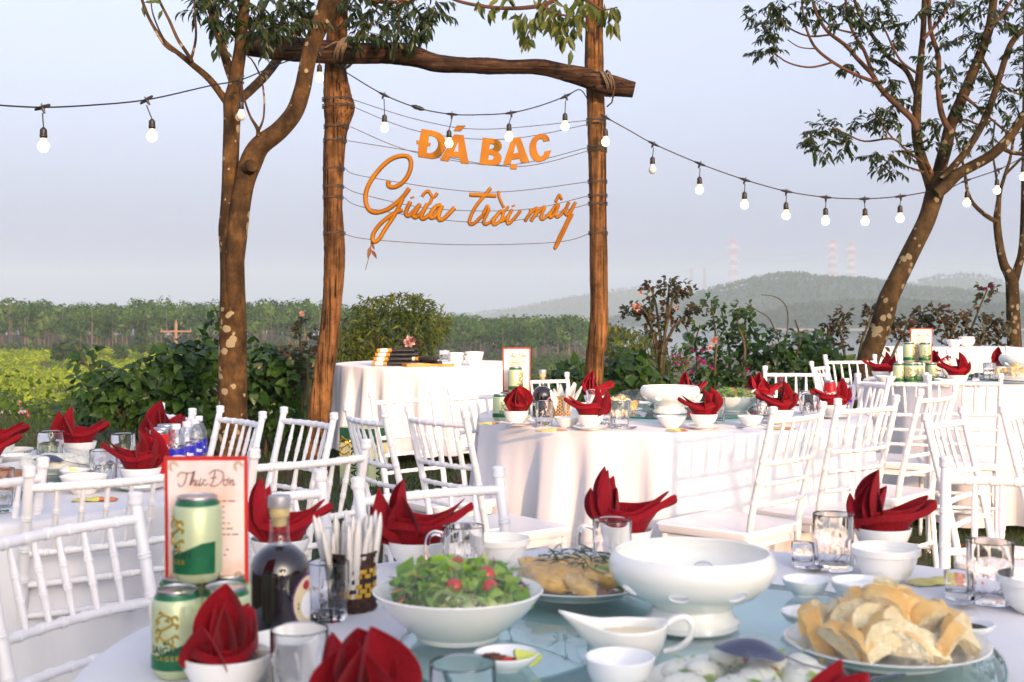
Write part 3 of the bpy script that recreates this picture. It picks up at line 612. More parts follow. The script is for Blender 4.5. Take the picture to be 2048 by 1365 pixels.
cl = [(705, 10, 22, 8.9), (735, 35, 24, 8.9), (760, 10, 24, 9), (770, 50, 20, 9), (800, 30, 24, 9), (825, 60, 12, 9), (795, 65, 12, 9), (745, 62, 16, 8.9), (720, 60, 12, 8.9), (840, 15, 20, 9), (870, 8, 18, 9), (860, 30, 8, 9), (830, -30, 30, 9), (760, -40, 40, 9), (700, -40, 30, 8.8)]
P, Dv, Nv, Ln, tw = sprays(cl, 9., rg, 11, .088, .30, 1.0, .15, .35, 5)
crownmesh(tr, 'crown', LANCE, P, Dv, Nv, Ln, .30, 'lf_dark'); twigs(tr, tw, .0022)
limb(tr, [(668, -60, 8), (720, -10, 5), (770, 5, 4), (820, 0, 3), (860, -5, 2)], 8.9, n=6)
# loose single leaves on the bare twigs
lm_l = bigmesh('leaf', *leafset(LANCE, [(0, 0, 0)], [(0, 1, 0)], [(0, 0, 1)], [1.0], .34), M['lf_sun'])
def leaf_obj(parent, p, dv, nv, L, me=None, s=1.0):
    y = Vector(dv).normalized(); x = y.cross(Vector(nv)).normalized(); z = x.cross(y)
    o = bpy.data.objects.new('leaf', me or lm_l); link(o, parent)
    mt = Matrix((x, y, z)).transposed().to_4x4(); mt.translation = Vector(p) - parent.location; o.matrix_local = mt @ Matrix.Scale(L * s, 4); return o
for a, b_, c_ in [(323, 8, (-.5, 0, .2)), (325, 20, (-.4, 0, -.9)), (285, 12, (.2, 0, -1)), (310, 6, (-.9, 0, .1)), (432, 104, (-.3, 0, -1)), (449, 102, (.6, 0, -.5))]:
    leaf_obj(tr, W(a, b_, D0 - .1), c_, (.2, -1, .3), .075)

# ---------------- branch hanging in from above the right gate post: big leaves, each one its own piece
tb = thing('overhanging_branch', 'leafy branch with leaves tinted as if sunlit hanging over the right gate post', 'branch', W(1170, -160, 9.0))
limb(tb, [(1170, -160, 7), (1150, -60, 6), (1130, -18, 5.5), (1098, 6, 4.8), (1060, 15, 4.4), (1010, 17, 4), (960, 12, 3.6), (915, 2, 3.2), (880, -14, 2.6)], 9.0, m='twig', n=8)
limb(tb, [(1080, 8, 3), (1105, 25, 2.6), (1135, 32, 2.2), (1165, 34, 1.8)], 8.95, m='twig', n=6)
limb(tb, [(1130, -18, 4), (1180, 5, 3), (1205, 20, 2), (1235, 15, 1.5)], 8.9, m='twig', n=6)
limb(tb, [(1098, 6, 2.4), (1080, 40, 2), (1060, 60, 1.6), (1050, 85, 1.2)], 8.95, m='twig', n=5)
cl = [(960, 8, 10, 6), (985, 15, 10, 6), (1010, 5, 14, 8), (1040, 30, 12, 9), (1060, 45, 14, 12), (1055, 70, 10, 9), (1085, 30, 16, 12), (1100, 45, 14, 12), (1120, 40, 14, 12), (1140, 30, 16, 12), (1160, 35, 12, 10), (1130, 70, 10, 8), (1185, 15, 14, 10), (1210, 20, 14, 12), (1230, 25, 10, 10), (1225, 45, 8, 6), (1080, 5, 18, 10), (1120, 8, 18, 10), (1160, 5, 16, 10), (1150, 55, 8, 5)]
for x, y, r, n_ in cl:
    for k in range(n_):
        a = rg.uniform(0, 2 * PI); rr = r * math.sqrt(rg.uniform(0, 1)); d = 9.0 + rg.uniform(-.28, .28)
        leaf_obj(tb, W(x + rr * math.cos(a), y + rr * math.sin(a), d), (rg.normal() * .45, rg.normal() * .5, -1 + .3 * rg.normal()), (rg.normal() * .6, -1, .3), rg.uniform(.085, .13))
for x, y, L_ in [(1142, 100, .13), (1060, 78, .10), (1045, 92, .06), (1128, 82, .10)]: leaf_obj(tb, W(x, y, 8.85), (-.1, 0, -1), (.4, -1, .2), L_)

# ---------------- right leaning tree
D0 = 9.4; base = W(1688, 628 + (H - gz(2.6, D0)) * F / D0, D0)
tr = thing('leaning_tree', 'tall tree with a trunk leaning right behind the white chairs', 'tree', base)
limb(tr, [(1688, 920, 30), (1700, 860, 27), (1716, 790, 24), (1737, 720, 21.5), (1757, 665, 20.5), (1768, 630, 21), (1777, 598, 20), (1798, 553, 18.5), (1824, 500, 18), (1849, 450, 17.5), (1860, 420, 17.5), (1868, 392, 18.5), (1874, 368, 18), (1880, 345, 13)], D0, 'trunk', 'bark2', n=16)
limb(tr, [(1868, 385, 14), (1856, 350, 12), (1843, 316, 11), (1833, 264, 10), (1835, 205, 8.5), (1839, 146, 7.5), (1846, 73, 6), (1849, 0, 5.5), (1852, -80, 5)], D0, m='bark2')
limb(tr, [(1834, 262, 7), (1824, 238, 6.5), (1788, 205, 6), (1758, 173, 5.5), (1744, 149, 5), (1714, 117, 4.4), (1691, 91, 4), (1656, 64, 3.5), (1635, 32, 3), (1625, 0, 3), (1618, -40, 2.5)], D0 - .1, m='twig')
limb(tr, [(1750, 164, 4), (1714, 151, 3.5), (1668, 126, 3.2), (1632, 97, 3), (1615, 64, 2.5), (1606, 29, 2.2), (1603, -10, 2)], D0 - .2, m='twig')
limb(tr, [(1665, 125, 2.2), (1621, 135, 2), (1577, 126, 1.7), (1547, 105, 1.5), (1538, 94, 1)], D0 - .25, m='twig', n=6)
limb(tr, [(1660, 70, 2.2), (1621, 73, 2), (1588, 62, 1.8), (1565, 44, 1.5), (1553, 20, 1.2)], D0 - .1, m='twig', n=6)
limb(tr, [(1634, 98, 1.5), (1600, 95, 1.3), (1575, 80, 1)], D0 - .25, m='twig', n=5)
limb(tr, [(1745, 148, 4.2), (1729, 103, 3.6), (1706, 64, 3.2), (1694, 26, 3), (1691, -10, 2.5)], D0 + .1, m='twig')
limb(tr, [(1704, 66, 2.2), (1668, 56, 2), (1641, 33, 2), (1628, 5, 1.5)], D0 + .15, m='twig', n=6)
limb(tr, [(1835, 196, 5.5), (1814, 144, 5), (1773, 111, 4.2), (1744, 70, 4), (1723, 35, 3.2), (1709, 0, 3), (1700, -40, 2)], D0 + .25, m='bark2')
limb(tr, [(1874, 372, 15), (1882, 330, 13.5), (1892, 293, 13), (1902, 249, 12), (1928, 188, 11), (1955, 123, 10), (1978, 59, 9), (1987, 0, 8), (1996, -80, 7)], D0 + .1, m='bark2', n=12)
limb(tr, [(1900, 262, 7), (1890, 245, 6.2), (1881, 217, 6), (1876, 164, 5.2), (1877, 114, 5), (1861, 59, 4.2), (1858, 0, 4)], D0, m='twig')
limb(tr, [(1884, 360, 8), (1908, 332, 7.5), (1937, 296, 7.2), (1972, 234, 7), (1996, 164, 6.4), (2019, 94, 6), (2048, 58, 6), (2090, 20, 5)], D0 - .15, m='bark2')
limb(tr, [(1872, 388, 13), (1892, 372, 12), (1920, 346, 11), (1978, 314, 10.5), (2016, 278, 9.5), (2048, 231, 9), (2090, 180, 8)], D0 - .2, m='bark2', n=11)
limb(tr, [(2004, 296, 5), (2025, 306, 4.2), (2060, 309, 4)], D0 - .2, m='bark2', n=6)
limb(tr, [(1845, 325, 3), (1812, 300, 2.4), (1785, 278, 2.2), (1729, 283, 1.9), (1691, 267, 1.5), (1668, 258, 1.1)], D0 - .3, m='twig', n=6)
limb(tr, [(1788, 280, 2), (1770, 258, 1.7), (1752, 232, 1.3), (1740, 218, 1)], D0 - .3, m='twig', n=5)
limb(tr, [(1848, 345, 2.5), (1808, 331, 1.7), (1791, 316, 1.3), (1775, 310, 1)], D0 - .25, m='twig', n=5)
limb(tr, [(1862, 345, 5, 9.2), (1856, 332, 4.5, 9.15), (1853, 325, 4, 9.12)], D0, 'branch_stub', 'post', n=8, sub=2)
for a in [[(1960, 110, 4), (1985, 150, 3), (2010, 175, 2.5), (2040, 190, 2)], [(1925, 190, 4), (1955, 215, 3), (1990, 245, 2.5), (2030, 280, 2.2)], [(1846, 80, 4), (1880, 40, 3), (1905, 0, 2.5)], [(1978, 60, 4), (2005, 30, 3), (2030, -10, 2.5)], [(1839, 150, 3), (1800, 120, 2.5), (1770, 60, 2), (1750, 20, 1.6)], [(1902, 250, 3), (1930, 240, 2.4), (1960, 250, 2), (1985, 240, 1.6)]]:
    limb(tr, a, D0 + rg.uniform(-.4, .4), m='twig', n=6)
cl = [(1515, 20, 10), (1535, 12, 14), (1560, 8, 14), (1520, 42, 12), (1545, 50, 12), (1570, 40, 14), (1555, 68, 12), (1535, 72, 10), (1545, 88, 8), (1528, 96, 8), (1600, 25, 14), (1620, 10, 14), (1640, 22, 14), (1660, 8, 12), (1680, 40, 14), (1700, 15, 16), (1715, 45, 16), (1740, 20, 18), (1760, 45, 16), (1725, 75, 12), (1700, 130, 7), (1785, 20, 18), (1790, 60, 16), (1760, 95, 14), (1740, 125, 12), (1800, 95, 18), (1830, 40, 18), (1860, 25, 18), (1880, 80, 16), (1850, 120, 16), (1890, 130, 16), (1905, 30, 18), (1935, 20, 18), (1930, 80, 16), (1950, 150, 16), (1915, 165, 14), (1985, 130, 18), (2010, 60, 18), (2030, 25, 18), (2000, 10, 16), (2035, 110, 16), (2015, 180, 16), (1985, 190, 12), (2040, 150, 14), (1965, 205, 12),
      (1640, 265, 9), (1625, 272, 7), (1655, 255, 9), (1632, 292, 8), (1650, 290, 6), (1680, 258, 8), (1690, 290, 5), (1705, 255, 9), (1740, 245, 9), (1765, 240, 8), (1755, 215, 9), (1780, 215, 10), (1800, 200, 10), (1800, 245, 9), (1750, 305, 8), (1765, 318, 9), (1785, 310, 10), (1790, 335, 7), (1805, 300, 8), (1775, 160, 6), (1860, 240, 10), (1880, 250, 8), (1930, 255, 10), (1870, 290, 7), (1900, 215, 10), (1950, 285, 8), (1790, 165, 8)]
cl2 = [(c[0], c[1] - 130, c[2] * 1.6) for c in cl[:45:2]]
P, Dv, Nv, Ln, tw = sprays(cl, D0, rg, 11, .062, .36, .75, .13, .55, 4)
crownmesh(tr, 'crown', LANCE, P, Dv, Nv, Ln, .36, 'lf_small'); twigs(tr, tw, .002)
P, Dv, Nv, Ln, tw = sprays(cl2, D0, rg, 10, .065, .36, .75, .15, .8, 5)
crownmesh(tr, 'crown', LANCE, P, Dv, Nv, Ln, .36, 'lf_small'); twigs(tr, tw, .002)

# ---------------- far right slim tree
D0 = 12.2; base = W(2030, 628 + (H - gz(4.9, D0)) * F / D0, D0)
tr = thing('slim_forked_tree', 'slim forked tree behind the back table at far right', 'tree', base)
limb(tr, [(2031, 840, 17), (2030, 720, 15), (2027, 650, 13.5), (2025, 585, 13), (2022, 556, 12), (2008, 530, 9), (1999, 490, 8), (1994, 445, 7.5), (1996, 415, 6), (2000, 385, 4), (2010, 350, 3.5), (2022, 310, 3), (2030, 250, 2.5)], D0, 'trunk', 'bark2', n=12)
limb(tr, [(2026, 565, 11), (2036, 535, 8.5), (2045, 495, 7.5), (2049, 400, 7), (2051, 200, 6), (2052, 0, 5)], D0, m='bark2')
limb(tr, [(1995, 445, 5), (1970, 430, 4.5), (1947, 408, 4), (1936, 385, 3.6), (1930, 350, 3.2), (1922, 310, 2.5), (1905, 250, 2)], D0 - .1, m='bark2', n=7)
limb(tr, [(1996, 400, 3), (1992, 350, 2.5), (1985, 300, 2), (1990, 240, 1.8)], D0, m='bark2', n=6)
limb(tr, [(2010, 350, 3), (2030, 330, 2.6), (2060, 300, 2)], D0, m='bark2', n=6)
cl = [(1910, 230, 14), (1930, 280, 12), (1990, 260, 14), (2030, 240, 14), (2045, 210, 14), (1960, 225, 12), (2010, 225, 12), (1900, 190, 12), (2046, 260, 8), (1880, 160, 14), (1940, 120, 18), (2020, 130, 20)]
P, Dv, Nv, Ln, tw = sprays(cl, D0, rg, 9, .07, .36, .75, .14, .5, 4); crownmesh(tr, 'crown', LANCE, P, Dv, Nv, Ln, .36, 'lf_small'); twigs(tr, tw, .002)

# ---------------- shrubs and roses along the edge of the lawn
def shrub(name, label, cat, D, blobs, tmpl, n, L, wr, m, stems, dj=.35, big=0, up=.3, upr=0.0, group=None, twm='twig_g', sr=4.0):
    """blobs: (column, row, half width, half height) px; leaves face outward and up; stems rise from the ground"""
    bx = sum(b[0] for b in blobs) / len(blobs); x = (bx - CX) / F * D; g = gz(x, D); t = thing(name, label, cat, W(bx, 628 + (H - g) * F / D, D), group=group)
    area = sum(b[2] * b[3] for b in blobs); P, Dv, Nv, Ln = [], [], [], []
    for b in blobs:
        k = int(n * b[2] * b[3] / area); q = rg.normal(size=(k, 3)); q /= np.linalg.norm(q, axis=1, keepdims=True); q *= rg.uniform(.15, 1, (k, 1)) ** .4
        s = D / F; c = np.array(W(b[0], b[1], D)); off = np.stack([q[:, 0] * b[2] * s, q[:, 1] * dj, q[:, 2] * b[3] * s], 1)
        P.append(c + off); Dv.append(q * np.array([.6, .8, .3]) + rg.normal(size=(k, 3)) * .45 + np.array([0, 0, -.35 + upr])); Nv.append(q * .6 + rg.normal(size=(k, 3)) * up + np.array([0, -.35, .75])); Ln.append(L * rg.uniform(.5, 1.25, k))
    P = np.concatenate(P); Dv = np.concatenate(Dv); Nv = np.concatenate(Nv); Ln = np.concatenate(Ln)
    ok = P[:, 2] > g + .02; P, Dv, Nv, Ln = P[ok], Dv[ok], Nv[ok], Ln[ok]
    if big:          # the leaves that show largest are pieces of their own
        order = np.argsort(P[:, 1] - Ln * 2.0)[:big]; msk = np.zeros(len(P), bool); msk[order] = True
        me = bigmesh('leaf', *leafset(tmpl, [(0, 0, 0)], [(0, 1, 0)], [(0, 0, 1)], [1.0], wr), M[m])
        for i in order: leaf_obj(t, Vector(P[i]), Dv[i], Nv[i], float(Ln[i]), me)
        P, Dv, Nv, Ln = P[~msk], Dv[~msk], Nv[~msk], Ln[~msk]
    crownmesh(t, 'foliage', tmpl, P, Dv, Nv, Ln, wr, m, 'stuff')
    for s in stems: limb(t, s if len(s[0]) > 2 else [(p[0], p[1], sr * (1 - .6 * i / max(1, len(s) - 1))) for i, p in enumerate(s)], D, 'stem', twm, n=6, sub=4)
    return t
shrub('broadleaf_shrub', 'loose shrub with heart-shaped leaves left of the twin-stemmed tree', 'shrub', 10.2, [(250, 800, 95, 55), (205, 770, 55, 45), (300, 765, 70, 55), (170, 715, 18, 28), (330, 835, 80, 50), (140, 840, 30, 30)], HEART, 950, .085, .8, 'lf_heart',
      [[(262, 900), (250, 830), (225, 780), (180, 740), (150, 690)], [(265, 900), (270, 830), (300, 770), (340, 730)], [(255, 890), (235, 820), (190, 800), (160, 795)]], big=110)
shrub('broadleaf_shrub', 'dense dark shrub with large leaves right behind the lichened trunk', 'shrub', 10.0, [(380, 730, 62, 45), (420, 705, 45, 32), (400, 790, 75, 60), (345, 705, 42, 24), (440, 850, 70, 60), (350, 835, 55, 50)], HEART, 1250, .09, .8, 'lf_heart',
      [[(410, 910), (415, 820), (400, 760), (360, 720)], [(440, 800), (415, 770), (385, 745), (330, 735)], [(450, 900), (445, 800), (430, 720)]], big=110)
shrub('broadleaf_shrub', 'leafy shrub between the lichened trunk and the left gate post', 'shrub', 10.1, [(545, 730, 48, 38), (590, 745, 34, 42), (520, 780, 36, 50), (570, 835, 55, 50), (520, 698, 24, 16)], HEART, 850, .085, .8, 'lf_heart',
      [[(560, 910), (565, 830), (600, 780), (580, 740), (560, 690)], [(530, 910), (540, 850), (565, 810)]], big=90)
shrub('climbing_vine', 'young vine with pale heart leaves climbing the left side of the lichened trunk', 'vine', 8.9, [(428, 640, 10, 22)], HEART, 9, .10, .72, 'lf_heart', [[(445, 700), (440, 650), (428, 612), (410, 604)]], dj=.05, sr=1.5)
def roses(name, label, D, stems, n, m='lf_rose', flowers=(), L=.055, group=None):
    x = (stems[0][0][0] - CX) / F * D; g = gz(x, D); t = thing(name, label, 'rose bush', W(stems[0][0][0], 628 + (H - g) * F / D, D), group=group); P, Dv, Nv, Ln = [], [], [], []
    for s in stems:
        q = [(p[0], p[1], 3.2 * (1 - .75 * i / max(1, len(s) - 1)) + .6) for i, p in enumerate(s)]; dd = D + rg.uniform(-.15, .15); limb(t, q, dd, 'stem', 'twig_g', n=6, sub=4)
        c = catmull(q, 6)
        for k in range(max(3, n // len(stems))):
            u = rg.uniform(.25, 1) ** .7; p = c[min(len(c) - 1, int(u * len(c)))]; side = rg.choice([-1, 1])
            a = np.array(W(p[0] + side * abs(rg.normal()) * 9, p[1] + rg.normal() * 7, dd + rg.normal() * .06))
            for j in range(3):
                P.append(a); Dv.append(np.array([side * rg.uniform(.3, 1), rg.normal() * .5, rg.normal() * .5 - .1])); Nv.append(np.array([rg.normal() * .4, -.5, .8 + rg.normal() * .3])); Ln.append(L * rg.uniform(.6, 1.2))
    crownmesh(t, 'foliage', LANCE, np.array(P), np.array(Dv), np.array(Nv), np.array(Ln), .55, m, 'stuff')
    for fx, fy, fr, fm in flowers:
        b = []; c = np.array(W(fx, fy, D - .12)); k = 26; q = rg.normal(size=(k, 3)); q[:, 1] = -abs(q[:, 1]); q /= np.linalg.norm(q, axis=1, keepdims=True); r_ = fr / F * D
        V_, F_ = leafset(HEART, c + q * r_ * .15, q, rg.normal(size=(k, 3)), np.full(k, r_ * 1.1), .95); inst('blossom', bigmesh('blossom', V_ - np.array(t.location), F_, M[fm]), t)
    return t
roses('rose_bush', 'thin rose stems with reddish leaves beside the left gate post', 9.9, [[(600, 880), (605, 800), (590, 745), (578, 700)], [(620, 860), (610, 760), (600, 690), (605, 640)], [(600, 850), (585, 790), (570, 740)], [(620, 830), (615, 740), (622, 690)]], 120, flowers=[(604, 628, 5, 'pink')])
roses('rose_bush', 'pink rose rising behind the gift table', 9.95+1.4, [[(800, 900), (815, 760), (820, 700), (822, 685)]], 16, flowers=[(820, 684, 11, 'pink')])
roses('rose_bush', 'tall reddish rose bush with pink blooms right of the right gate post', 10.2, [[(1322, 830), (1320, 740), (1310, 690), (1300, 640), (1280, 610)], [(1322, 830), (1322, 730), (1330, 670), (1345, 600), (1360, 585), (1385, 586)], [(1325, 830), (1326, 730), (1318, 660), (1310, 600), (1296, 568)], [(1320, 720), (1345, 660), (1380, 625), (1402, 612)], [(1318, 700), (1300, 650), (1275, 615), (1258, 628)], [(1326, 720), (1332, 640), (1338, 580), (1335, 568)]], 300, flowers=[(1273, 614, 8, 'pink'), (1352, 615, 4, 'pink'), (1281, 586, 4, 'pink')], L=.05)
roses('rose_bush', 'rose sprays rising out of the bougainvillea mound', 10.0, [[(1430, 840), (1430, 740), (1432, 680), (1422, 600)], [(1450, 840), (1460, 720), (1450, 660), (1442, 615)], [(1480, 830), (1490, 700), (1475, 650), (1480, 615)], [(1400, 840), (1395, 720), (1390, 690), (1400, 650)], [(1500, 740), (1490, 660), (1495, 612)]], 170, 'lf_heart', flowers=[(1428, 680, 8, 'pink'), (1420, 696, 5, 'pink'), (1268, 752, 10, 'pink')], L=.055)
roses('rose_bush', 'dark reddish rose bush between the leaning tree and the back table', 10.6, [[(1690, 840), (1690, 720), (1680, 660), (1690, 628)], [(1700, 840), (1720, 700), (1740, 640), (1745, 612)], [(1690, 820), (1660, 700), (1655, 650)], [(1740, 820), (1790, 700), (1810, 660), (1815, 640)], [(1700, 800), (1760, 690), (1780, 650)]], 270, L=.05)
roses('rose_bush', 'bushy dark rose behind the back table at right', 11.9, [[(1900, 860), (1900, 720), (1890, 650), (1870, 620)], [(1910, 860), (1930, 700), (1950, 640), (1975, 578)], [(1900, 840), (1860, 680), (1850, 650), (1845, 625)], [(1920, 840), (1960, 690), (1990, 640)], [(1910, 820), (1900, 690), (1925, 630)], [(1940, 820), (1990, 700), (2005, 650)]], 400, flowers=[(1970, 577, 4, 'magenta'), (1983, 573, 4, 'magenta')], L=.055)
shrub('bougainvillea', 'dense dark bougainvillea mound with magenta flowers behind the middle table', 'shrub', 10.1, [(1480, 740, 100, 55), (1560, 745, 70, 55), (1420, 770, 70, 45), (1520, 690, 60, 40), (1580, 690, 40, 35), (1480, 830, 110, 50), (1600, 810, 60, 50)], HEART, 1900, .060, .7, 'lf_heart', [[(1450, 860), (1470, 760), (1500, 700)], [(1560, 860), (1570, 760), (1600, 690), (1590, 640)], [(1440, 860), (1480, 780), (1520, 735)]], big=0)
bg_t = bpy.data.objects['bougainvillea']; k = 60; q = [W(*p, 9.70 + rg.uniform(-.1, .1)) for p in zip(list(rg.uniform(1345, 1420, 16)) + list(rg.uniform(1380, 1560, 14)), list(rg.uniform(700, 730, 16)) + list(rg.uniform(690, 760, 14)))]
for p in q[::2]:
    qq = rg.normal(size=(7, 3)); V_, F_ = leafset(HEART, np.array(p) + qq * .006, qq, rg.normal(size=(7, 3)), np.full(7, .019), .9); inst('flower', bigmesh('flower', V_ - np.array(bg_t.location), F_, M['magenta']), bg_t)
limb(bg_t, [(1570, 700, 1.6), (1576, 640, 1.4), (1570, 610, 1.2), (1550, 594, 1.0), (1522, 590, .7)], 10.0, 'stem', 'twig_g', n=6)
limb(bg_t, [(1560, 690, 1.5), (1540, 640, 1.2), (1515, 622, 1.0), (1490, 606, .7)], 10.0, 'stem', 'twig_g', n=6)
shrub('broadleaf_shrub', 'bright heart-leaved shrub at the foot of the right gate post', 'shrub', 10.0, [(1260, 740, 45, 40), (1230, 780, 40, 40), (1300, 780, 50, 40), (1150, 770, 40, 45), (1110, 785, 40, 40), (1280, 830, 60, 40), (1140, 830, 60, 40)], HEART, 1500, .085, .8, 'lf_heart', [[(1260, 860), (1255, 770), (1240, 720)], [(1150, 860), (1140, 770), (1120, 740)]], big=70)
shrub('willow_leaved_bush', 'rounded bush of narrow yellow-green leaves behind the gift table', 'bush', 13.2, [(790, 660, 105, 72), (730, 690, 55, 60), (850, 650, 50, 45), (810, 615, 60, 30), (700, 720, 40, 50), (790, 740, 110, 50), (740, 620, 30, 25)], LANCE, 5200, .085, .26, 'lf_bush', [[(780, 830), (760, 700), (720, 650)], [(790, 830), (800, 700), (850, 660)], [(785, 830), (790, 690), (800, 620)]], dj=.75, upr=.1)
shrub('lakeside_shrub', 'wispy green shrub just right of the right gate post', 'shrub', 12.5, [(1240, 690, 40, 45), (1290, 700, 40, 40), (1230, 740, 40, 40), (1340, 720, 40, 30)], LANCE, 1300, .075, .34, 'lf_bush', [[(1240, 830), (1240, 700)], [(1290, 830), (1290, 690)]], dj=.5)
shrub('leafy_shrub', 'green shrub between bougainvillea and the leaning trunk', 'shrub', 10.4, [(1650, 740, 50, 45), (1690, 760, 50, 45), (1630, 700, 30, 40), (1700, 830, 70, 50), (1640, 830, 50, 40)], HEART, 1200, .08, .75, 'lf_heart', [[(1660, 860), (1655, 760), (1640, 680)]], big=40)

# ---------------- timber gate
tg = thing('timber_gate', 'rustic timber gate of two posts and a crooked crossbeam', 'gate', W(930, 628 + (H - gz(-.3, 9.3)) * F / 9.3, 9.3))
def log(parent, pts, D, name, m, n=22, seed=1, amp=.07, along='z'):
    s = catmull([(p[0], p[1], p[2], p[3] if len(p) > 3 else D) for p in pts], 7); P = [W(a, b, d) - parent.location for a, b, r, d in s]; b = MB(); q = random.Random(seed); k = len(P)
    ph = [q.uniform(0, 6.28) for _ in range(6)]; V = []; ref = Vector((0, 1, 0))
    for i, p in enumerate(P):
        t = (P[min(i + 1, k - 1)] - P[max(i - 1, 0)]).normalized(); a = (ref - t * ref.dot(t)).normalized(); c = t.cross(a); r0 = s[i][2] / F * s[i][3]
        for j in range(n):
            an = 2 * PI * j / n; rr = r0 * (1 + amp * (math.sin(3 * an + ph[0] + i * .05) * .6 + math.sin(7 * an + ph[1] + i * .11) * .5 + math.sin(11 * an + ph[3]) * .35 + math.sin(i * .5 + ph[2]) * .3) + amp * .3 * q.uniform(-1, 1))
            V.append(p + a * (math.cos(an) * rr) + c * (math.sin(an) * rr))
    Fs = [(i * n + j, i * n + (j + 1) % n, (i + 1) * n + (j + 1) % n, (i + 1) * n + j) for i in range(k - 1) for j in range(n)] + [tuple(range(n - 1, -1, -1)), tuple(range((k - 1) * n, k * n))]
    return b.add(V, Fs).obj(name, M[m], parent, ang=60)
LP = [(634, 960, 25), (637, 860, 23), (645, 770, 21), (655, 700, 20), (662, 640, 19.5), (668, 560, 20), (670, 505, 21.5), (667, 440, 19.5), (666, 395, 19), (668, 300, 21), (673, 250, 23.5), (677, 215, 30), (674, 195, 27.5), (670, 140, 21.5), (673, 80, 20.5), (677, 0, 19.5), (680, -60, 19)]
RP = [(1190, 960, 20), (1189, 740, 18), (1194, 690, 19.5), (1198, 640, 18.5), (1197, 560, 18), (1196, 460, 17.5), (1194, 300, 18), (1191, 200, 18), (1188, 130, 18.5), (1188, 40, 18), (1189, -60, 18)]
BM = [(474, 88, 22), (490, 88, 24), (560, 97, 24), (640, 105, 24), (720, 108, 20.5), (790, 108, 22), (830, 114, 20), (870, 126, 17.5), (920, 130, 15.5), (975, 132, 16), (1020, 134, 14.5), (1080, 134, 15.5), (1130, 145, 17.5), (1165, 153, 19), (1200, 164, 20), (1240, 174, 18), (1268, 180, 15)]
log(tg, LP, 9.3, 'post', 'post', seed=3); log(tg, RP, 9.3, 'post', 'post', seed=5); log(tg, BM, 9.1, 'crossbeam', 'beam', seed=8, amp=.08)
def loops(parent, cx, cy, D, rx, rz, tilt, n, spread, r, name, m='rope', ry=.16):
    b = MB()
    for k in range(n):
        c = W(cx + (k - n / 2) * spread + rnd.uniform(-1, 1), cy + rnd.uniform(-2, 2), D) - parent.location; tl = tilt + rnd.uniform(-.15, .15)
        pts = []
        for j in range(21):
            q = 2 * PI * j / 20; u = math.cos(q) * rz; y = math.sin(q) * ry; pts.append(c + Vector((math.sin(tl) * u, y, math.cos(tl) * u)))
        b.tube(pts, r, 5, cap=False)
    return b.obj(name, M[m], parent)
loops(tg, 694, 106, 9.19, .1, .108, .35, 6, 3.5, .007, 'rope_lashing', ry=.24); loops(tg, 1215, 168, 9.19, .1, .092, -.3, 5, 4, .006, 'rope_lashing', ry=.2)
MB().tube([W(1228, 180, 8.98) - tg.location, W(1224, 205, 9.0) - tg.location, W(1214, 214, 9.05) - tg.location], .006, 5).obj('rope_end', M['twig'], tg)
MB().tube([W(650, 96, 9.0) - tg.location, W(672, 84, 8.95) - tg.location, W(690, 88, 8.96) - tg.location, W(704, 96, 9.0) - tg.location], .007, 5).obj('rope_end', M['rope'], tg)

# ---------------- strung lettering
ts = thing('strung_sign', 'orange lettering strung on twine between the gate posts', 'sign', W(940, 370, 9.25)); SD = 9.22
so = ts.location
wires = [[(706, 200), (840, 241), (968, 259), (1178, 241)], [(706, 214), (840, 264), (1009, 279), (1178, 249)], [(701, 254), (829, 305), (1009, 331), (1178, 295)], [(696, 282), (840, 305), (1030, 334), (1178, 302)],
         [(691, 338), (732, 354), (968, 385), (1178, 364)], [(688, 374), (727, 390), (865, 418), (1045, 420), (1178, 392)], [(688, 395), (727, 415), (891, 441), (1009, 444), (1122, 423), (1178, 408)], [(686, 467), (737, 479), (917, 490), (1112, 485), (1180, 467)]]
for w in wires:
    MB().tube([W(a, b, SD + .03) - so for a, b in catmull(w, 8)], .0028, 5).obj('twine', M['twine'], ts)
    for (a, b), pc, pr in ((w[0], 669, .088), (w[-1], 1195, .078)):
        bb = MB()
        for k in range(3):
            c = W(pc, b + k * 2.2 - 2, 9.3) - so; prof_ = LP if pc < 900 else RP; ys_ = [p_[1] for p_ in prof_][::-1]; pc_ = float(np.interp(b, ys_, [p_[0] for p_ in prof_][::-1])); c = W(pc_, b + k * 2.2 - 2, 9.3) - so; rr = float(np.interp(b, ys_, [p_[2] for p_ in prof_][::-1])) / F * 9.3 * 1.07 + .002
            bb.tube([c + Vector((math.cos(q * PI / 8) * rr, math.sin(q * PI / 8) * rr, .006 * math.sin(q + k))) for q in range(17)], .0032, 4, cap=False)
        bb.obj('twine_tie', M['twine'], ts)
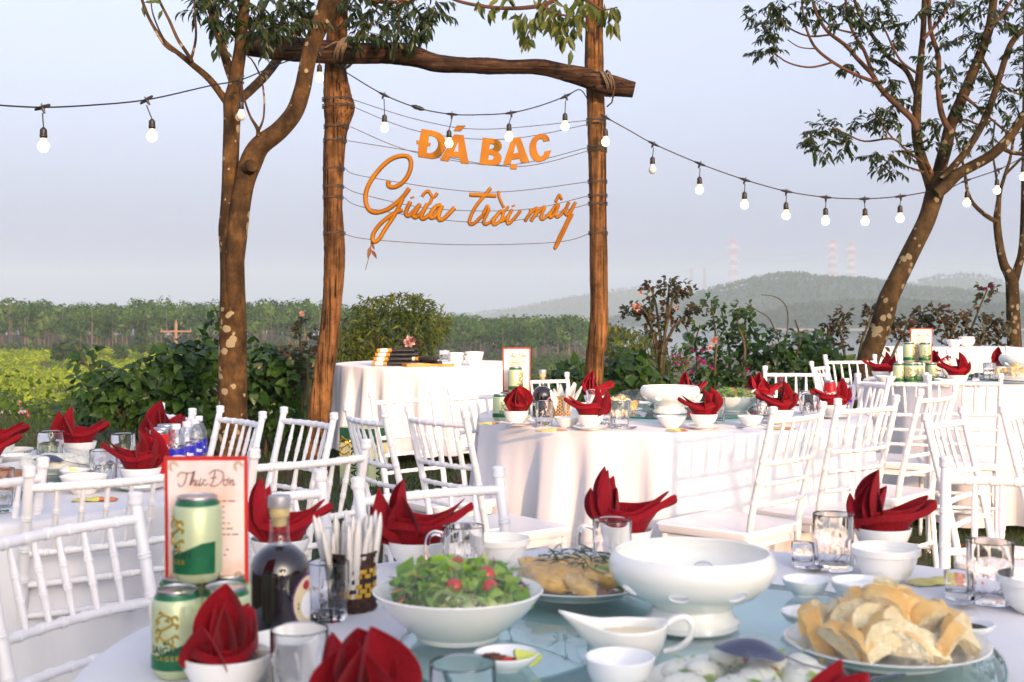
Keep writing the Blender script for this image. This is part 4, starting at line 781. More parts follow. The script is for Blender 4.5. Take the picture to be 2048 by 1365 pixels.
def curve_letter(polys, s, ox, oy, name, depth=.024):
    cu = bpy.data.curves.new(name, 'CURVE'); cu.dimensions = '2D'; cu.fill_mode = 'BOTH'; cu.extrude = depth / 2; cu.bevel_depth = .0016; cu.bevel_resolution = 0
    k = SD / F
    for pl in polys:
        sp = cu.splines.new('POLY'); sp.points.add(len(pl) - 1)
        for i, (x, y) in enumerate(pl): p = W(ox + x / s, oy + y / s, SD); sp.points[i].co = (p.x, p.z, 0, 1)
        sp.use_cyclic_u = True
    tmp = bpy.data.objects.new('tmp', cu); COL.objects.link(tmp); dg = bpy.context.evaluated_depsgraph_get()
    me = bpy.data.meshes.new_from_object(tmp.evaluated_get(dg)); bpy.data.objects.remove(tmp); bpy.data.curves.remove(cu)
    me.transform(Matrix.Rotation(PI / 2, 4, 'X')); me.transform(Matrix.Translation(Vector((0, SD, 0)) - so))
    me.materials.clear(); me.materials.append(M['sign']); me.materials.append(M['sign_edge'])
    for p in me.polygons: p.material_index = 0 if abs(p.normal.y) > .5 else 1
    me.name = name; return inst(name, me, ts)
def rnd_poly(pl, hard=()): return [tuple(p) for p in pl]
def arc(pl, n=5): return [tuple(p) for p in catmull(pl, n)]
q = 6.827
curve_letter([[(160, 130), (300, 150)] + arc([(300, 150), (400, 183), (462, 240), (490, 320), (482, 390), (440, 465), (380, 515), (310, 535)])[1:] + [(110, 505), (122, 335), (90, 328), (92, 288), (130, 293)],
              [(258, 215)] + arc([(270, 216), (325, 230), (365, 268), (385, 325), (372, 390), (330, 440), (275, 463)]) + [(222, 455), (236, 355), (273, 357), (277, 320), (243, 314)]], q, 820, 240, 'letter')
curve_letter([[(605, 205), (730, 215), (800, 603), (692, 592), (678, 518), (548, 505), (518, 570), (415, 553)], [(658, 285), (665, 443), (590, 437)]], q, 820, 240, 'letter')
curve_letter([[(640, 85), (752, 84), (690, 155), (600, 152)]], q, 820, 240, 'accent')
curve_letter([[(995, 250)] + arc([(1130, 262), (1215, 290), (1252, 345), (1240, 400), (1195, 440)]) + arc([(1195, 440), (1238, 485), (1245, 540), (1215, 600), (1150, 625)])[1:] + [(950, 610)],
              [(1088, 328)] + arc([(1110, 330), (1140, 340), (1152, 366), (1130, 398), (1100, 404)]) + [(1078, 405)], [(1074, 475)] + arc([(1100, 477), (1132, 487), (1147, 515), (1128, 548), (1095, 553)]) + [(1065, 553)]], q, 820, 240, 'letter')
curve_letter([[(1390, 255), (1503, 242), (1628, 582), (1520, 592), (1495, 530), (1388, 545), (1365, 610), (1272, 620)], [(1445, 310), (1485, 455), (1408, 465)]], q, 820, 240, 'letter')
curve_letter([[(1372, 610), (1460, 612), (1452, 678), (1367, 672)]], q, 820, 240, 'accent')
curve_letter([arc([(1905, 285), (1880, 230), (1820, 197), (1750, 205), (1680, 250), (1638, 330), (1630, 410), (1650, 490), (1690, 550), (1750, 575), (1830, 555), (1890, 510), (1925, 420)]) + arc([(1835, 440), (1825, 480), (1785, 505), (1745, 470), (1724, 400), (1725, 320), (1750, 275), (1785, 262), (1812, 270), (1820, 302)])], q, 820, 240, 'letter')
def stroke_word(name, strokes, s, ox, oy, w=26, depth=.013):
    b = MB(); b2 = MB()
    for st in strokes:
        ww = w
        if isinstance(st[0], (int, float)): ww = st[0]; st = st[1]
        pts = [W(ox + x / s, oy + y / s, SD) - so for x, y in catmull(st, 6)] if len(st) > 2 else [W(ox + x / s, oy + y / s, SD) - so for x, y in st]
        k = len(pts); R_ = [ww / s / F * SD * (.72 if i in (0, k - 1) else 1) for i in range(k)]
        # rounded bar: wide in the sign plane, flat towards the viewer
        b.tube(pts, R_, 8, flat=depth / (ww / s / F * SD), up=(0, 1, 0)); b2.tube([p + Vector((0, .011, 0)) for p in pts], [r * 1.12 for r in R_], 8, flat=depth / (ww / s / F * SD) * .8, up=(0, 1, 0))
    o = b.obj(name, M['sign'], ts, ang=70); b2.obj('letter_backing', M['sign_edge'], o, ang=70); return o
z2 = (6.5, 700, 290); z3 = (8.19, 920, 360)
stroke_word('script_word', [(28, [(512, 468), (492, 505), (515, 545), (590, 545), (680, 490), (750, 400), (788, 290), (785, 200), (742, 150), (650, 145), (540, 182), (430, 265), (320, 390), (240, 520), (202, 640), (202, 740), (235, 830), (300, 876), (390, 872), (500, 830), (620, 740), (700, 660), (772, 562)]),
    [(690, 680), (640, 790), (590, 890), (520, 1000), (440, 1120), (380, 1220), (320, 1262), (292, 1230), (305, 1150), (372, 1050), (470, 960), (590, 880), (690, 850)],
    [(785, 735), (735, 845), (725, 905), (760, 925), (830, 860), (905, 775)], (34, [(806, 675), (814, 695)]), [(912, 765), (850, 870), (822, 925), (860, 942), (950, 860), (1005, 765)], [(1005, 765), (945, 880), (922, 945), (960, 962), (1040, 900), (1110, 815)],
    [(1195, 785), (1120, 800), (1052, 880), (1048, 948), (1100, 930), (1180, 820), (1195, 785)], [(1195, 790), (1150, 920), (1162, 978), (1220, 958), (1300, 880), (1362, 812)],
    (20, [(935, 678), (970, 625), (1020, 602), (1045, 640), (1075, 678), (1112, 660), (1132, 622)]), (20, [(1065, 690), (1040, 748), (985, 800)])], *z2)
stroke_word('script_word', [(28, [(505, 125), (430, 225), (330, 340), (230, 480), (165, 630), (152, 705), (190, 732), (260, 690), (370, 580)]), (33, [(148, 246), (300, 250), (450, 256), (598, 262)]),
    [(370, 580), (435, 450), (455, 432), (468, 490), (440, 560), (400, 640), (388, 705), (420, 733), (500, 690)], [(500, 690), (600, 580), (690, 492)], [(690, 492), (620, 570), (550, 670), (542, 728), (590, 728), (680, 640), (705, 540), (692, 492)], (22, [(705, 530), (760, 482), (795, 432)]),
    (24, [(628, 182), (640, 280), (680, 380), (722, 460)]), [(650, 690), (700, 670), (790, 590), (855, 480)], [(855, 480), (790, 610), (768, 695), (800, 720), (880, 640), (950, 560), (992, 495)], (38, [(872, 415), (880, 440)])], *z3)
stroke_word('script_word', [[(1150, 475), (1155, 530), (1110, 600), (1062, 690)], [(1110, 600), (1190, 510), (1258, 462), (1240, 540), (1200, 610), (1160, 688)], [(1180, 640), (1290, 520), (1385, 442), (1345, 550), (1322, 625), (1350, 648), (1420, 600), (1480, 530)],
    [(1605, 390), (1530, 470), (1472, 580), (1482, 622), (1555, 545), (1610, 430), (1605, 390)], [(1610, 400), (1570, 550), (1590, 612), (1650, 570), (1720, 480)], (24, [(1560, 372), (1600, 292), (1633, 248), (1668, 335)]),
    [(1788, 362), (1735, 480), (1728, 560), (1765, 568), (1830, 475), (1898, 362)], (22, [(1895, 365), (1820, 530), (1740, 700), (1650, 880), (1570, 1060), (1552, 1128), (1600, 1060), (1690, 880), (1760, 730), (1848, 560)])], *z3)
# dry leaves caught on the lowest twine
td = thing('dry_leaf_sprig', 'dry brown leaves dangling from the lowest sign twine', 'leaf', W(741, 480, 9.24)); lm_d = bigmesh('leaf', *leafset(LANCE, [(0, 0, 0)], [(0, 1, 0)], [(0, 0, 1)], [1.0], .34), M['lf_dry'])
MB().tube([W(a, b, 9.24) - td.location for a, b in ((742, 478), (741, 505), (735, 525), (731, 540))], .0022, 4).obj('stalk', M['twig'], td)
for a, b, v, l in ((741, 484, (.5, 0, -1), .07), (741, 492, (-.2, 0, -1), .10), (743, 500, (.6, 0, -1), .08)): leaf_obj(td, W(a, b, 9.23), v, (.3, -1, .1), l, lm_d)

# ---------------- string lights
def bulb_meshes(on):
    s = MB().lathe([(.006, .0), (.010, -.004), (.0175, -.012), (.0185, -.04), (.0200, -.043), (.0200, -.047), (.0175, -.05), (.0165, -.056), (.001, -.056)], 14)
    n = MB().lathe([(.0145, 0), (.0155, -.006), (.0205, -.018), (.0245, -.026), (.001, -.0262)], 16)
    b = MB().lathe([(.0245, 0), (.0275, -.008), (.0282, -.016), (.0262, -.027), (.020, -.038), (.011, -.044), (.0, -.0455)], 18)
    return s.mesh('socket', M['socket']), n.mesh('bulb_neck', M['bulbneck'] if on else M['bulb_off']), b.mesh('bulb', M['bulb_on'] if on else M['bulb_off'])
BM_ON, BM_OFF = bulb_meshes(True), bulb_meshes(False)
jt = MB(); jt.tube([(-.042, 0, 0), (-.036, 0, 0), (-.012, 0, 0), (.012, 0, 0), (.036, 0, 0), (.042, 0, 0)], [.0055, .007, .0105, .0105, .007, .0055], 8); jt.tube([(0, 0, 0), (0, 0, -.016), (0, 0, -.034)], [.0095, .0085, .005], 8)
jt.tube([(0, 0, .010), (.004, 0, .016), (0, 0, .021), (-.004, 0, .016), (0, 0, .010)], .0018, 4); JM = jt.mesh('cable_joint', M['socket'])
def string(label, pts, lamps):
    """pts: cable as (column, row, D); lamps: (index along the cable in px column, bulb centre column, bulb centre row, lit)"""
    c = catmull(pts, 8); t = thing('string_light', label, 'string light', W(*pts[0]), group='festoon string lights'); o = t.location
    MB().tube([W(*p) - o for p in c], .0042, 6).obj('cable', M['wire'], t)
    for jx, bx, by, on in lamps:
        k = min(range(len(c) - 1), key=lambda i: abs((c[i][0] + c[i + 1][0]) / 2 - jx)); a, b = c[k], c[k + 1]; u = min(1, max(0, (jx - a[0]) / (b[0] - a[0] + 1e-9))); p = W(*(a + (b - a) * u)); d = p.y
        q = W(bx, by, d); q.z += .018 + .026 + .056; tg_ = (W(*b) - W(*a)); ang = math.atan2(tg_.z, tg_.x)
        inst('cable_joint', JM, t, p - o, (0, -ang, 0)); MB().tube([p - o + Vector((0, 0, -.03)), (p * .6 + q * .4) - o + Vector((0, 0, -.02)), q - o], .0033, 6).obj('drop_cord', M['wire'], t)
        ms = BM_ON if on else BM_OFF; s = inst('socket', ms[0], t, q - o); bb = inst('bulb', ms[2], t, q - o + Vector((0, 0, -.056 - .026))); inst('bulb_neck', ms[1], bb, (0, 0, .026))
    return t
string('string light sagging from the left edge to the lichened tree', [(-60, 204, 6.0), (0, 211, 6.2), (85, 215, 6.4), (180, 211, 6.7), (293, 200, 7.0), (420, 172, 7.7), (482, 160, 8.0), (560, 128, 8.7), (637, 104, 8.95)], [(85, 87, 294, True), (293, 304, 274, True), (480, 482, 233, False), (637, 639, 157, True)])
string('string light hanging across the sign between the gate posts', [(668, 128, 9.05), (700, 150, 9.02), (768, 190, 9.0), (838, 217, 9.0), (904, 229, 9.0), (960, 230, 9.0), (1022, 226, 9.0), (1080, 212, 9.0), (1131, 193, 9.0), (1160, 180, 9.05), (1178, 205, 9.1)], [(768, 769, 257, True), (904, 898, 288, True), (1022, 1018, 275, True), (1131, 1130, 254, True)])
t = bpy.data.objects['string_light.001']; MB().lathe([(.006, -.05), (.014, -.03), (.017, -.012), (.014, 0), (.017, .012), (.014, .03), (.006, .05)], 10).obj('plug', M['socket'], t, loc=W(836, 216, 8.99) - t.location, rot=(0, PI / 2 + .3, 0))
string('string light sagging from the right gate post to the leaning tree', [(1206, 232, 9.1), (1260, 262, 9.1), (1307, 288, 9.1), (1400, 328, 9.1), (1490, 360, 9.1), (1573, 383, 9.1), (1652, 395, 9.15), (1729, 398, 9.2), (1801, 393, 9.2), (1856, 384, 9.25)], [(1211, 1211, 285, True), (1307, 1305, 341, False), (1400, 1399, 381, True), (1490, 1489, 411, True), (1573, 1572, 432, True), (1652, 1651, 443, True), (1729, 1730, 444, True), (1801, 1800, 438, True)])
string('string light rising right of the leaning tree', [(1872, 384, 9.5), (1905, 374, 9.8), (1932, 362, 10.0), (1996, 340, 10.3), (2046, 316, 10.6), (2110, 290, 11)], [(1932, 1934, 407, True), (1996, 1994, 382, True), (2046, 2046, 355, True)])
# ================================================================ TABLES, CLOTHS, CHAIRS
M['tabletop'] = mat('plain_table_board', (.30, .22, .14), .6, .1, 8); M['tableleg'] = mat('table_leg_steel', (.12, .12, .12), .5, .1, 8)
def cloth_round(R_, top, bot, seed, nth=240, amp=.035, nf=17, flare=.05):
    q = random.Random(seed); comps = [(nf, q.uniform(0, 6.28), 1.0), (nf + 6, q.uniform(0, 6.28), .55), (nf // 2 + 1, q.uniform(0, 6.28), .6), (nf * 2 + 3, q.uniform(0, 6.28), .22)]
    rows = [(r * R_, 0, 0) for r in (.02, .25, .5, .75, .9, .97)] + [(R_, -.001, 0), (R_ + .006, -.006, 0), (R_ + .009, -.016, .02)]
    k = 16
    for i in range(1, k + 1): t = i / k; rows.append((R_ + .010 + flare * t ** 1.3, -.016 - (top - bot - .016) * t, t))
    V = []
    for r, z, t in rows:
        for j in range(nth):
            a = 2 * PI * j / nth; f = 0
            if t > 0:
                for n_, p, w in comps: f += w * (math.sin(n_ * a + p + .25 * math.sin(3 * a + p) + .35 * t * math.sin(5 * a + p)))
                f = amp * (t ** .75) * (math.tanh(f * 1.8) - .25)
            dz = 0
            if t == 1: dz = .012 * math.sin(4 * a + comps[0][1]) + .008 * math.sin(9 * a)
            V.append(((r + f) * math.cos(a), (r + f) * math.sin(a), top + z + dz))
    n = nth; Fs = [(i * n + j, (i + 1) * n + j, (i + 1) * n + (j + 1) % n, i * n + (j + 1) % n) for i in range(len(rows) - 1) for j in range(n)] + [tuple(range(n))]
    b = MB(); b.add(V, [tuple(reversed(f)) for f in Fs]); return b
def round_table(x, d, R_, label, cl_label, seed, top=.75, hem=.03, amp=.035, nf=17):
    g = gz(x, d); t = thing('round_table', label, 'table', (x, d, g), group='round banquet tables')
    MB().lathe([(.0, top - .03), (R_ - .008, top - .03), (R_ - .004, top - .02), (R_ - .004, top - .006), (0, top - .006)], 64).obj('tabletop', M['tabletop'], t)
    for k in range(4):
        a = PI / 4 + k * PI / 2; MB().tube([(math.cos(a) * R_ * .6, math.sin(a) * R_ * .6, 0), (math.cos(a) * R_ * .5, math.sin(a) * R_ * .5, top - .03)], .016, 8).obj('leg', M['tableleg'], t)
    c = cloth_round(R_, top + .001, hem, seed, amp=amp, nf=nf).obj('tablecloth', M['cloth'], loc=(x, d, g), ang=80); tag(c, cl_label, 'tablecloth', 'white tablecloths'); return g
TN, T2, T1, T4, T3 = (.25, 1.745, .83), (.74, 5.80, .89), (-1.65, 3.55, .85), (2.95, 7.33, .85), (-.66, 10.25, .78)
round_table(*TN, 'round table nearest the camera under the salad and tureen', 'white cloth on the nearest table, under the salad bowl', 1)
G2 = round_table(*T2, 'round table in the middle of the lawn under white cloth', 'white cloth with chair shadows on the middle table', 2, hem=.05, amp=.055, nf=21)
round_table(*T1, 'round table at the left edge under white cloth', 'white cloth on the table at left with water bottles', 3)
G4 = round_table(*T4, 'round table at the right edge with stacked green beer cans', 'white cloth on the right-hand table with stacked beer cans', 4, amp=.03)
G3 = round_table(*T3, 'round gift table beside the left gate post', 'sunlit white cloth with deep folds on the gift table', 5, hem=.09, amp=.062, nf=21)
ZN, Z2, Z1, Z4, Z3 = .752, .752 + G2, .752, .752 + G4, .752 + G3
# rectangular table at the back right
xa, xb, d5 = 3.22, 4.55, 11.0; g5 = gz(3.9, 11.0); z5 = .93; cx5 = (xa + xb) / 2
t = thing('rectangular_table', 'long rectangular table at the back right holding bowls', 'table', (cx5, d5 + .3, g5), -.08)
MB().box((0, 0, z5 - g5 - .02), (xb - xa - .02, .58, .03)).obj('tabletop', M['tabletop'], t)
for sx in (-1, 1):
    for sy in (-1, 1): MB().tube([(sx * .58, sy * .24, 0), (sx * .58, sy * .24, z5 - g5 - .03)], .016, 8).obj('leg', M['tableleg'], t)
def rect_cloth(w, dp, top, bot):
    q = random.Random(9); per = []; n = 220
    for i in range(n):
        s = i / n * 2 * (w + dp)
        if s < w: p = (-w / 2 + s, -dp / 2, 0, -1)
        elif s < w + dp: p = (w / 2, -dp / 2 + s - w, 1, 0)
        elif s < 2 * w + dp: p = (w / 2 - (s - w - dp), dp / 2, 0, 1)
        else: p = (-w / 2, dp / 2 - (s - 2 * w - dp), -1, 0)
        per.append(p)
    V = []; rows = [0, .001] + [k / 10 for k in range(1, 11)]
    for k, tt in enumerate(rows):
        for i, p in enumerate(per):
            f = (.03 * math.tanh(math.sin(i * .55) + .6 * math.sin(i * .9 + 1) + .4 * math.sin(i * 1.7)) * tt ** .7 + .035 * tt + (.006 if k else 0))
            V.append((p[0] + p[2] * f, p[1] + p[3] * f, top - (top - bot) * tt - (.008 if 0 < k < 2 else 0)))
    b = MB(); b.add(V, [(i * n + j, i * n + (j + 1) % n, (i + 1) * n + (j + 1) % n, (i + 1) * n + j) for i in range(len(rows) - 1) for j in range(n)] + [tuple(range(n))]); return b
c = rect_cloth(xb - xa, .6, z5 - g5, .05).obj('tablecloth', M['cloth'], loc=(cx5, d5 + .3, g5), rot=(0, 0, -.08), ang=60); tag(c, 'pleated white cloth on the long table at the back right', 'tablecloth', 'white tablecloths')

# ---- bamboo-look white banquet chair; origin on the floor below the middle of the top rail, the sitter faces +y
def bumps(pts, r, rings, taper=None, ns=36, amp=.0018):
    """tube radii with bamboo joints at the given fractions"""
    P = catmull(pts, max(2, ns // (len(pts) - 1))); n = len(P); cum = [0]
    for i in range(1, n): cum.append(cum[-1] + float(np.linalg.norm(P[i] - P[i - 1])))
    L_ = cum[-1]; Q, R_ = [], []
    st = sorted(set([c / L_ for c in cum] + [min(1, max(0, f + e / L_)) for f in rings for e in (-.006, -.0035, -.001, .001, .0035, .006)]))
    for f in st:
        s = f * L_; i = max(0, min(n - 2, next((k for k in range(n - 1) if cum[k + 1] >= s - 1e-9), n - 2))); u = (s - cum[i]) / max(1e-9, cum[i + 1] - cum[i])
        Q.append(P[i] + (P[i + 1] - P[i]) * u); rr = r if taper is None else r * np.interp(f, *taper)
        for g in rings:
            e = abs(s - g * L_)
            if e < .0062: rr += amp * (1 if .002 < e < .0045 else .45 if e <= .002 else .0)
        R_.append(float(rr))
    return Q, R_
def chair_meshes():
    m = {}
    for s, k in ((-1, 'l'), (1, 'r')):
        Q, R_ = bumps([(s * .158, .062, 0), (s * .162, .088, .25), (s * .165, .098, .43), (s * .168, .066, .60), (s * .171, .026, .76), (s * .172, .0, .868)], .0122, [.10, .30, .48, .62, .715, .80, .885], ([0, .5, 1], [.85, 1.05, .95]), 40)
        b = MB(); b.tube(Q, R_, 12); b.lathe([(.0115, 0), (.0150, .004), (.0154, .010), (.0140, .015), (.0154, .019), (.0152, .025), (.010, .028), (.0, .029)], 12, c=(s * .172, -.001, .862)); m['post_' + k] = b.mesh('back_post', M['plastic'])
    def back_y(z): return float(np.interp(z, [.43, .60, .76, .868], [.098, .066, .026, 0]))
    for nm, z, r, sag in (('top_rail', .838, .0102, .024), ('rail_a', .685, .0090, .020), ('rail_b', .61, .0084, .017), ('rail_c', .535, .0084, .014)):
        y = back_y(z); hw = .170 if z > .6 else .167
        Q, R_ = bumps([(-hw, y, z), (-hw * .5, y - sag * .75, z), (0, y - sag, z), (hw * .5, y - sag * .75, z), (hw, y, z)], r, [.13, .28, .43, .57, .72, .87], None, 24); m[nm] = MB().tube(Q, R_, 10).mesh(nm if nm == 'top_rail' else 'cross_rail', M['plastic'])
    for i in range(5):
        x = (-2 + i) * .056; u = abs(x) / .17; s0 = .024 * (1 - u * u * .9); s1 = .020 * (1 - u * u * .9)
        Q, R_ = bumps([(x, back_y(.838) - s0, .834), (x * .985, (back_y(.838) + back_y(.685)) / 2 - (s0 + s1) / 2, .76), (x * .97, back_y(.685) - s1, .688)], .0068, [.36, .64], ([0, .3, .5, .7, 1], [.75, 1.0, 1.12, 1.0, .75]), 14, .0016); m['spindle%d' % i] = MB().tube(Q, R_, 8).mesh('spindle', M['plastic'])
    def outline(z, gr=0.0):
        P = []
        for (cx_, cy_, a0) in ((.155 + gr, .115 - gr, -PI / 2), (.175 + gr, .455 + gr, 0), (-.175 - gr, .455 + gr, PI / 2), (-.155 - gr, .115 - gr, PI)):
            for k in range(5): a = a0 + k * PI / 8; P.append((cx_ + .028 * math.cos(a), cy_ + .028 * math.sin(a), z))
        return P
    b = MB(); S = [outline(.410, -.012), outline(.408, 0), outline(.420, .004), outline(.434, .004), outline(.441, -.002), outline(.4405, -.02), outline(.435, -.06)]; n = len(S[0]); V = [p for s in S for p in s]
    b.add(V, [(i * n + j, i * n + (j + 1) % n, (i + 1) * n + (j + 1) % n, (i + 1) * n + j) for i in range(len(S) - 1) for j in range(n)] + [tuple(range(n - 1, -1, -1)), tuple(range((len(S) - 1) * n, len(S) * n))]); m['seat'] = b.mesh('seat', M['plastic'])
    b = MB(); b.box((0, .115, .392), (.30, .018, .032)); b.box((0, .455, .392), (.33, .018, .032)); b.box((-.17, .285, .392), (.018, .322, .031)); b.box((.17, .285, .392), (.018, .322, .031)); m['seat_frame'] = b.mesh('seat_frame', M['plastic'])
    for s, k in ((-1, 'l'), (1, 'r')):
        Q, R_ = bumps([(s * .180, .478, 0), (s * .178, .466, .2), (s * .176, .455, .408)], .0120, [.12, .36, .62, .86], ([0, 1], [.85, 1.1]), 20); m['leg_' + k] = MB().tube(Q, R_, 10).mesh('front_leg', M['plastic'])
        Q, R_ = bumps([(s * .166, .09, .19), (s * .178, .465, .19)], .009, [.2, .5, .8], None, 8); m['str_' + k] = MB().tube(Q, R_, 8).mesh('stretcher', M['plastic'])
    for nm, z, y, hw in (('str_f', .24, .462, .176), ('str_f2', .14, .466, .176), ('str_b', .22, .085, .162)):
        Q, R_ = bumps([(-hw, y, z), (0, y, z), (hw, y, z)], .009, [.15, .38, .62, .85], None, 8); m[nm] = MB().tube(Q, R_, 8).mesh('stretcher', M['plastic'])
    return m
CM = chair_meshes()
NAMES = {'post_l': 'back_post', 'post_r': 'back_post', 'leg_l': 'front_leg', 'leg_r': 'front_leg', 'rail_a': 'cross_rail', 'rail_b': 'cross_rail', 'rail_c': 'cross_rail'}
def chair(xc, D, phi, label, dz=0.0):
    """xc: photo column of the middle of the top rail; phi: facing, degrees clockwise from straight ahead"""
    x = (xc - CX) / F * D
    t = thing('banquet_chair', label, 'chair', (x, D, gz(x, D) + dz), -math.radians(phi), 'white bamboo-look banquet chairs')
    for k, me in CM.items(): inst(NAMES.get(k, 'spindle' if k.startswith('spindle') else 'stretcher' if k.startswith('str') else k), me, t)
    return t
# around the middle table and in front of the right one
chair(1597, 4.45, -47, 'white chair with two-toned shadow drawn up to the front of the middle table')
chair(1735, 4.72, -36, 'white chair next right along the front of the middle table')
chair(1876, 5.15, -48, 'white chair third from the cloth front, before the right-hand table')
chair(1890, 4.05, 128, 'white chair turned towards the camera before the right-hand table')
chair(2034, 4.25, 126, 'white chair cut by the right edge, turned towards the camera')
chair(731, 4.55, 60, 'white chair in front of the beer carton, turned to the middle table')
chair(873, 4.5, 50, 'white chair drawn up left of the middle table front')
chair(805, 5.6, 136, 'white chair standing before the gift table cloth')
chair(958, 5.85, 138, 'white chair half hidden behind the menu card of the middle table')
chair(1082, 7.0, 150, 'white chair behind the dark bottle of the middle table')
chair(1592, 7.05, 190, 'white chair behind the middle table beside the bougainvillea')
chair(1745, 6.15, -100, 'white chair at the right end of the middle table behind the water bottle')
chair(1786, 6.2, 30, 'white chair in front of the stacked cans of the right-hand table')
chair(1926, 6.1, 16, 'white chair in front of the bread plate of the right-hand table')
chair(1700, 8.0, 168, 'white chair before the foot of the leaning tree')
chair(1638, 7.5, 118, 'white chair seen edge-on behind the middle table')
chair(1846, 8.35, 175, 'white chair behind the menu card of the right-hand table')
chair(2068, 8.3, 215, 'white chair at the right edge behind the right-hand tureen')
# around the left table
chair(352, 4.65, 236, 'white chair behind the napkin and water bottles of the left table')
chair(481, 4.5, 232, 'white chair in front of the lichened trunk')
chair(616, 4.45, 230, 'white chair in front of the left gate post')
chair(624, 3.28, -42, 'white chair at the right side of the left table, back to the camera')
chair(212, 2.9, -36, 'white chair at the near side of the left table, back to the camera')
chair(-60, 2.85, -46, 'white chair cut by the left edge at the left table')
# around the nearest table
chair(128, 2.24, 119, 'white chair at the left of the nearest table beside the beer cans')
chair(500, 2.62, 140, 'white chair behind the menu card and bottle of the nearest table')
chair(862, 2.70, 148, 'white chair behind the red napkin of the nearest table')
chair(2058, 2.72, 205, 'white chair behind the tumbler at right of the nearest table')

# ---- rotating glass tops
def panemat(name, tint, ior=1.5):
    m, nt, b = nodes_of(name); N = nt.nodes; L = nt.links; N.remove(b); t = N.new('ShaderNodeBsdfTransparent'); t.inputs[0].default_value = (*tint, 1); g = N.new('ShaderNodeBsdfGlossy'); g.inputs['Roughness'].default_value = .01
    ge = N.new('ShaderNodeNewGeometry'); dt = N.new('ShaderNodeVectorMath'); dt.operation = 'DOT_PRODUCT'; L.new(ge.outputs['Incoming'], dt.inputs[0]); L.new(ge.outputs['Normal'], dt.inputs[1])
    ab = N.new('ShaderNodeMath'); ab.operation = 'ABSOLUTE'; L.new(dt.outputs['Value'], ab.inputs[0]); om = N.new('ShaderNodeMath'); om.operation = 'SUBTRACT'; om.inputs[0].default_value = 1.0; L.new(ab.outputs[0], om.inputs[1])
    pw = N.new('ShaderNodeMath'); pw.operation = 'POWER'; pw.inputs[1].default_value = 5.0; L.new(om.outputs[0], pw.inputs[0]); fr = N.new('ShaderNodeMath'); fr.operation = 'MULTIPLY_ADD'; fr.inputs[1].default_value = .93; fr.inputs[2].default_value = .04; fr.use_clamp = True; L.new(pw.outputs[0], fr.inputs[0])
    mx = N.new('ShaderNodeMixShader'); L.new(fr.outputs[0], mx.inputs[0]); L.new(t.outputs[0], mx.inputs[1]); L.new(g.outputs[0], mx.inputs[2]); L.new(mx.outputs[0], N['Material Output'].inputs['Surface']); return m
M['tint'] = panemat('green_tinted_glass', (.84, .955, .95))
M['tintedge'] = mat('green_glass_edge', (.03, .16, .13), .08, .1, 6, trans=.3)
def lazy_susan(x, d, r, z, label):
    t = thing('glass_turntable', label, 'turntable', (x, d, z), group='glass turntables'); n = 96
    MB().lathe([(.0, .014), (r - .004, .014), (r - .004, .022), (0, .022)], n).obj('glass_disc', M['tint'], t)
    MB().lathe([(r - .0038, .0135), (r - .001, .0145), (r, .018), (r - .001, .0215), (r - .0038, .0225)], n, cap=False).obj('ground_edge', M['tintedge'], t)
    MB().lathe([(0, 0), (.16, 0), (.16, .006), (.145, .0125), (0, .0125)], 40).obj('swivel_base', M['plastic'], t)
lazy_susan(.252, 1.745, .41, ZN, 'blue-green glass turntable on the nearest table')
lazy_susan(.76, 5.78, .46, Z2, 'glass turntable on the middle table'); lazy_susan(-1.66, 3.56, .45, Z1, 'glass turntable on the left table'); lazy_susan(2.95, 7.36, .45, Z4, 'glass turntable on the right-hand table')
GT = .023      # height of the glass surface above the cloth
# ================================================================ TABLEWARE
def at(x, D, z): return Vector(((x - CX) / F * D, D, z))
def bake(o):
    dg = bpy.context.evaluated_depsgraph_get(); me = bpy.data.meshes.new_from_object(o.evaluated_get(dg)); nm = o.name; bpy.data.objects.remove(o); me.name = nm; return me
def put(name, me, label, cat, pos, rz=0.0, group=None, s=None, rx=0.0, ry=0.0):
    o = inst(name, me, None, pos, (rx, ry, rz), s); return tag(o, label, cat, group)
def dish(prof_out, th=.003, n=48):
    """thin-walled round vessel from its outer profile (r, z) foot to rim"""
    inner = [(max(.0, r - th), z + (th if i == 0 else 0)) for i, (r, z) in enumerate(prof_out)]; inner = [p for p in inner if p[1] > th * .5]; inner[0] = (inner[0][0], max(inner[0][1], prof_out[0][1] + th * 1.4))
    rim = prof_out[-1]; return MB().lathe([(0, .0015)] + prof_out + [(rim[0] - th * .5, rim[1] + th * .35)] + inner[::-1] + [(0, inner[0][1])], n)
ME = {}
ME['rice'] = dish([(.026, 0), (.028, .002), (.027, .007), (.036, .014), (.047, .028), (.053, .042), (.0560, .054)]).mesh('bowl', M['china'])
ME['sauce'] = dish([(.022, 0), (.023, .004), (.034, .012), (.041, .024), (.0425, .030)]).mesh('sauce_bowl', M['china_b'])
ME['dip'] = dish([(.020, 0), (.022, .003), (.034, .009), (.041, .017), (.0425, .021)]).mesh('dip_dish', M['china_b'])
ME['cup'] = dish([(.021, 0), (.023, .003), (.034, .013), (.041, .030), (.0435, .045)]).mesh('small_bowl', M['china_b'])
ME['soup'] = dish([(.028, 0), (.031, .003), (.044, .013), (.053, .034), (.0555, .047), (.0605, .0485), (.0615, .060)]).mesh('soup_bowl', M['china'])
ME['wide'] = dish([(.030, 0), (.032, .004), (.047, .016), (.058, .036), (.0640, .0475)]).mesh('soup_bowl', M['china'])
ME['saucer'] = dish([(.040, 0), (.042, .003), (.060, .007), (.0730, .0135)], .0026).mesh('saucer', M['china'])
ME['plate'] = dish([(.085, 0), (.088, .004), (.105, .010), (.128, .020), (.1330, .0225)], .003, 64).mesh('plate', M['china'])
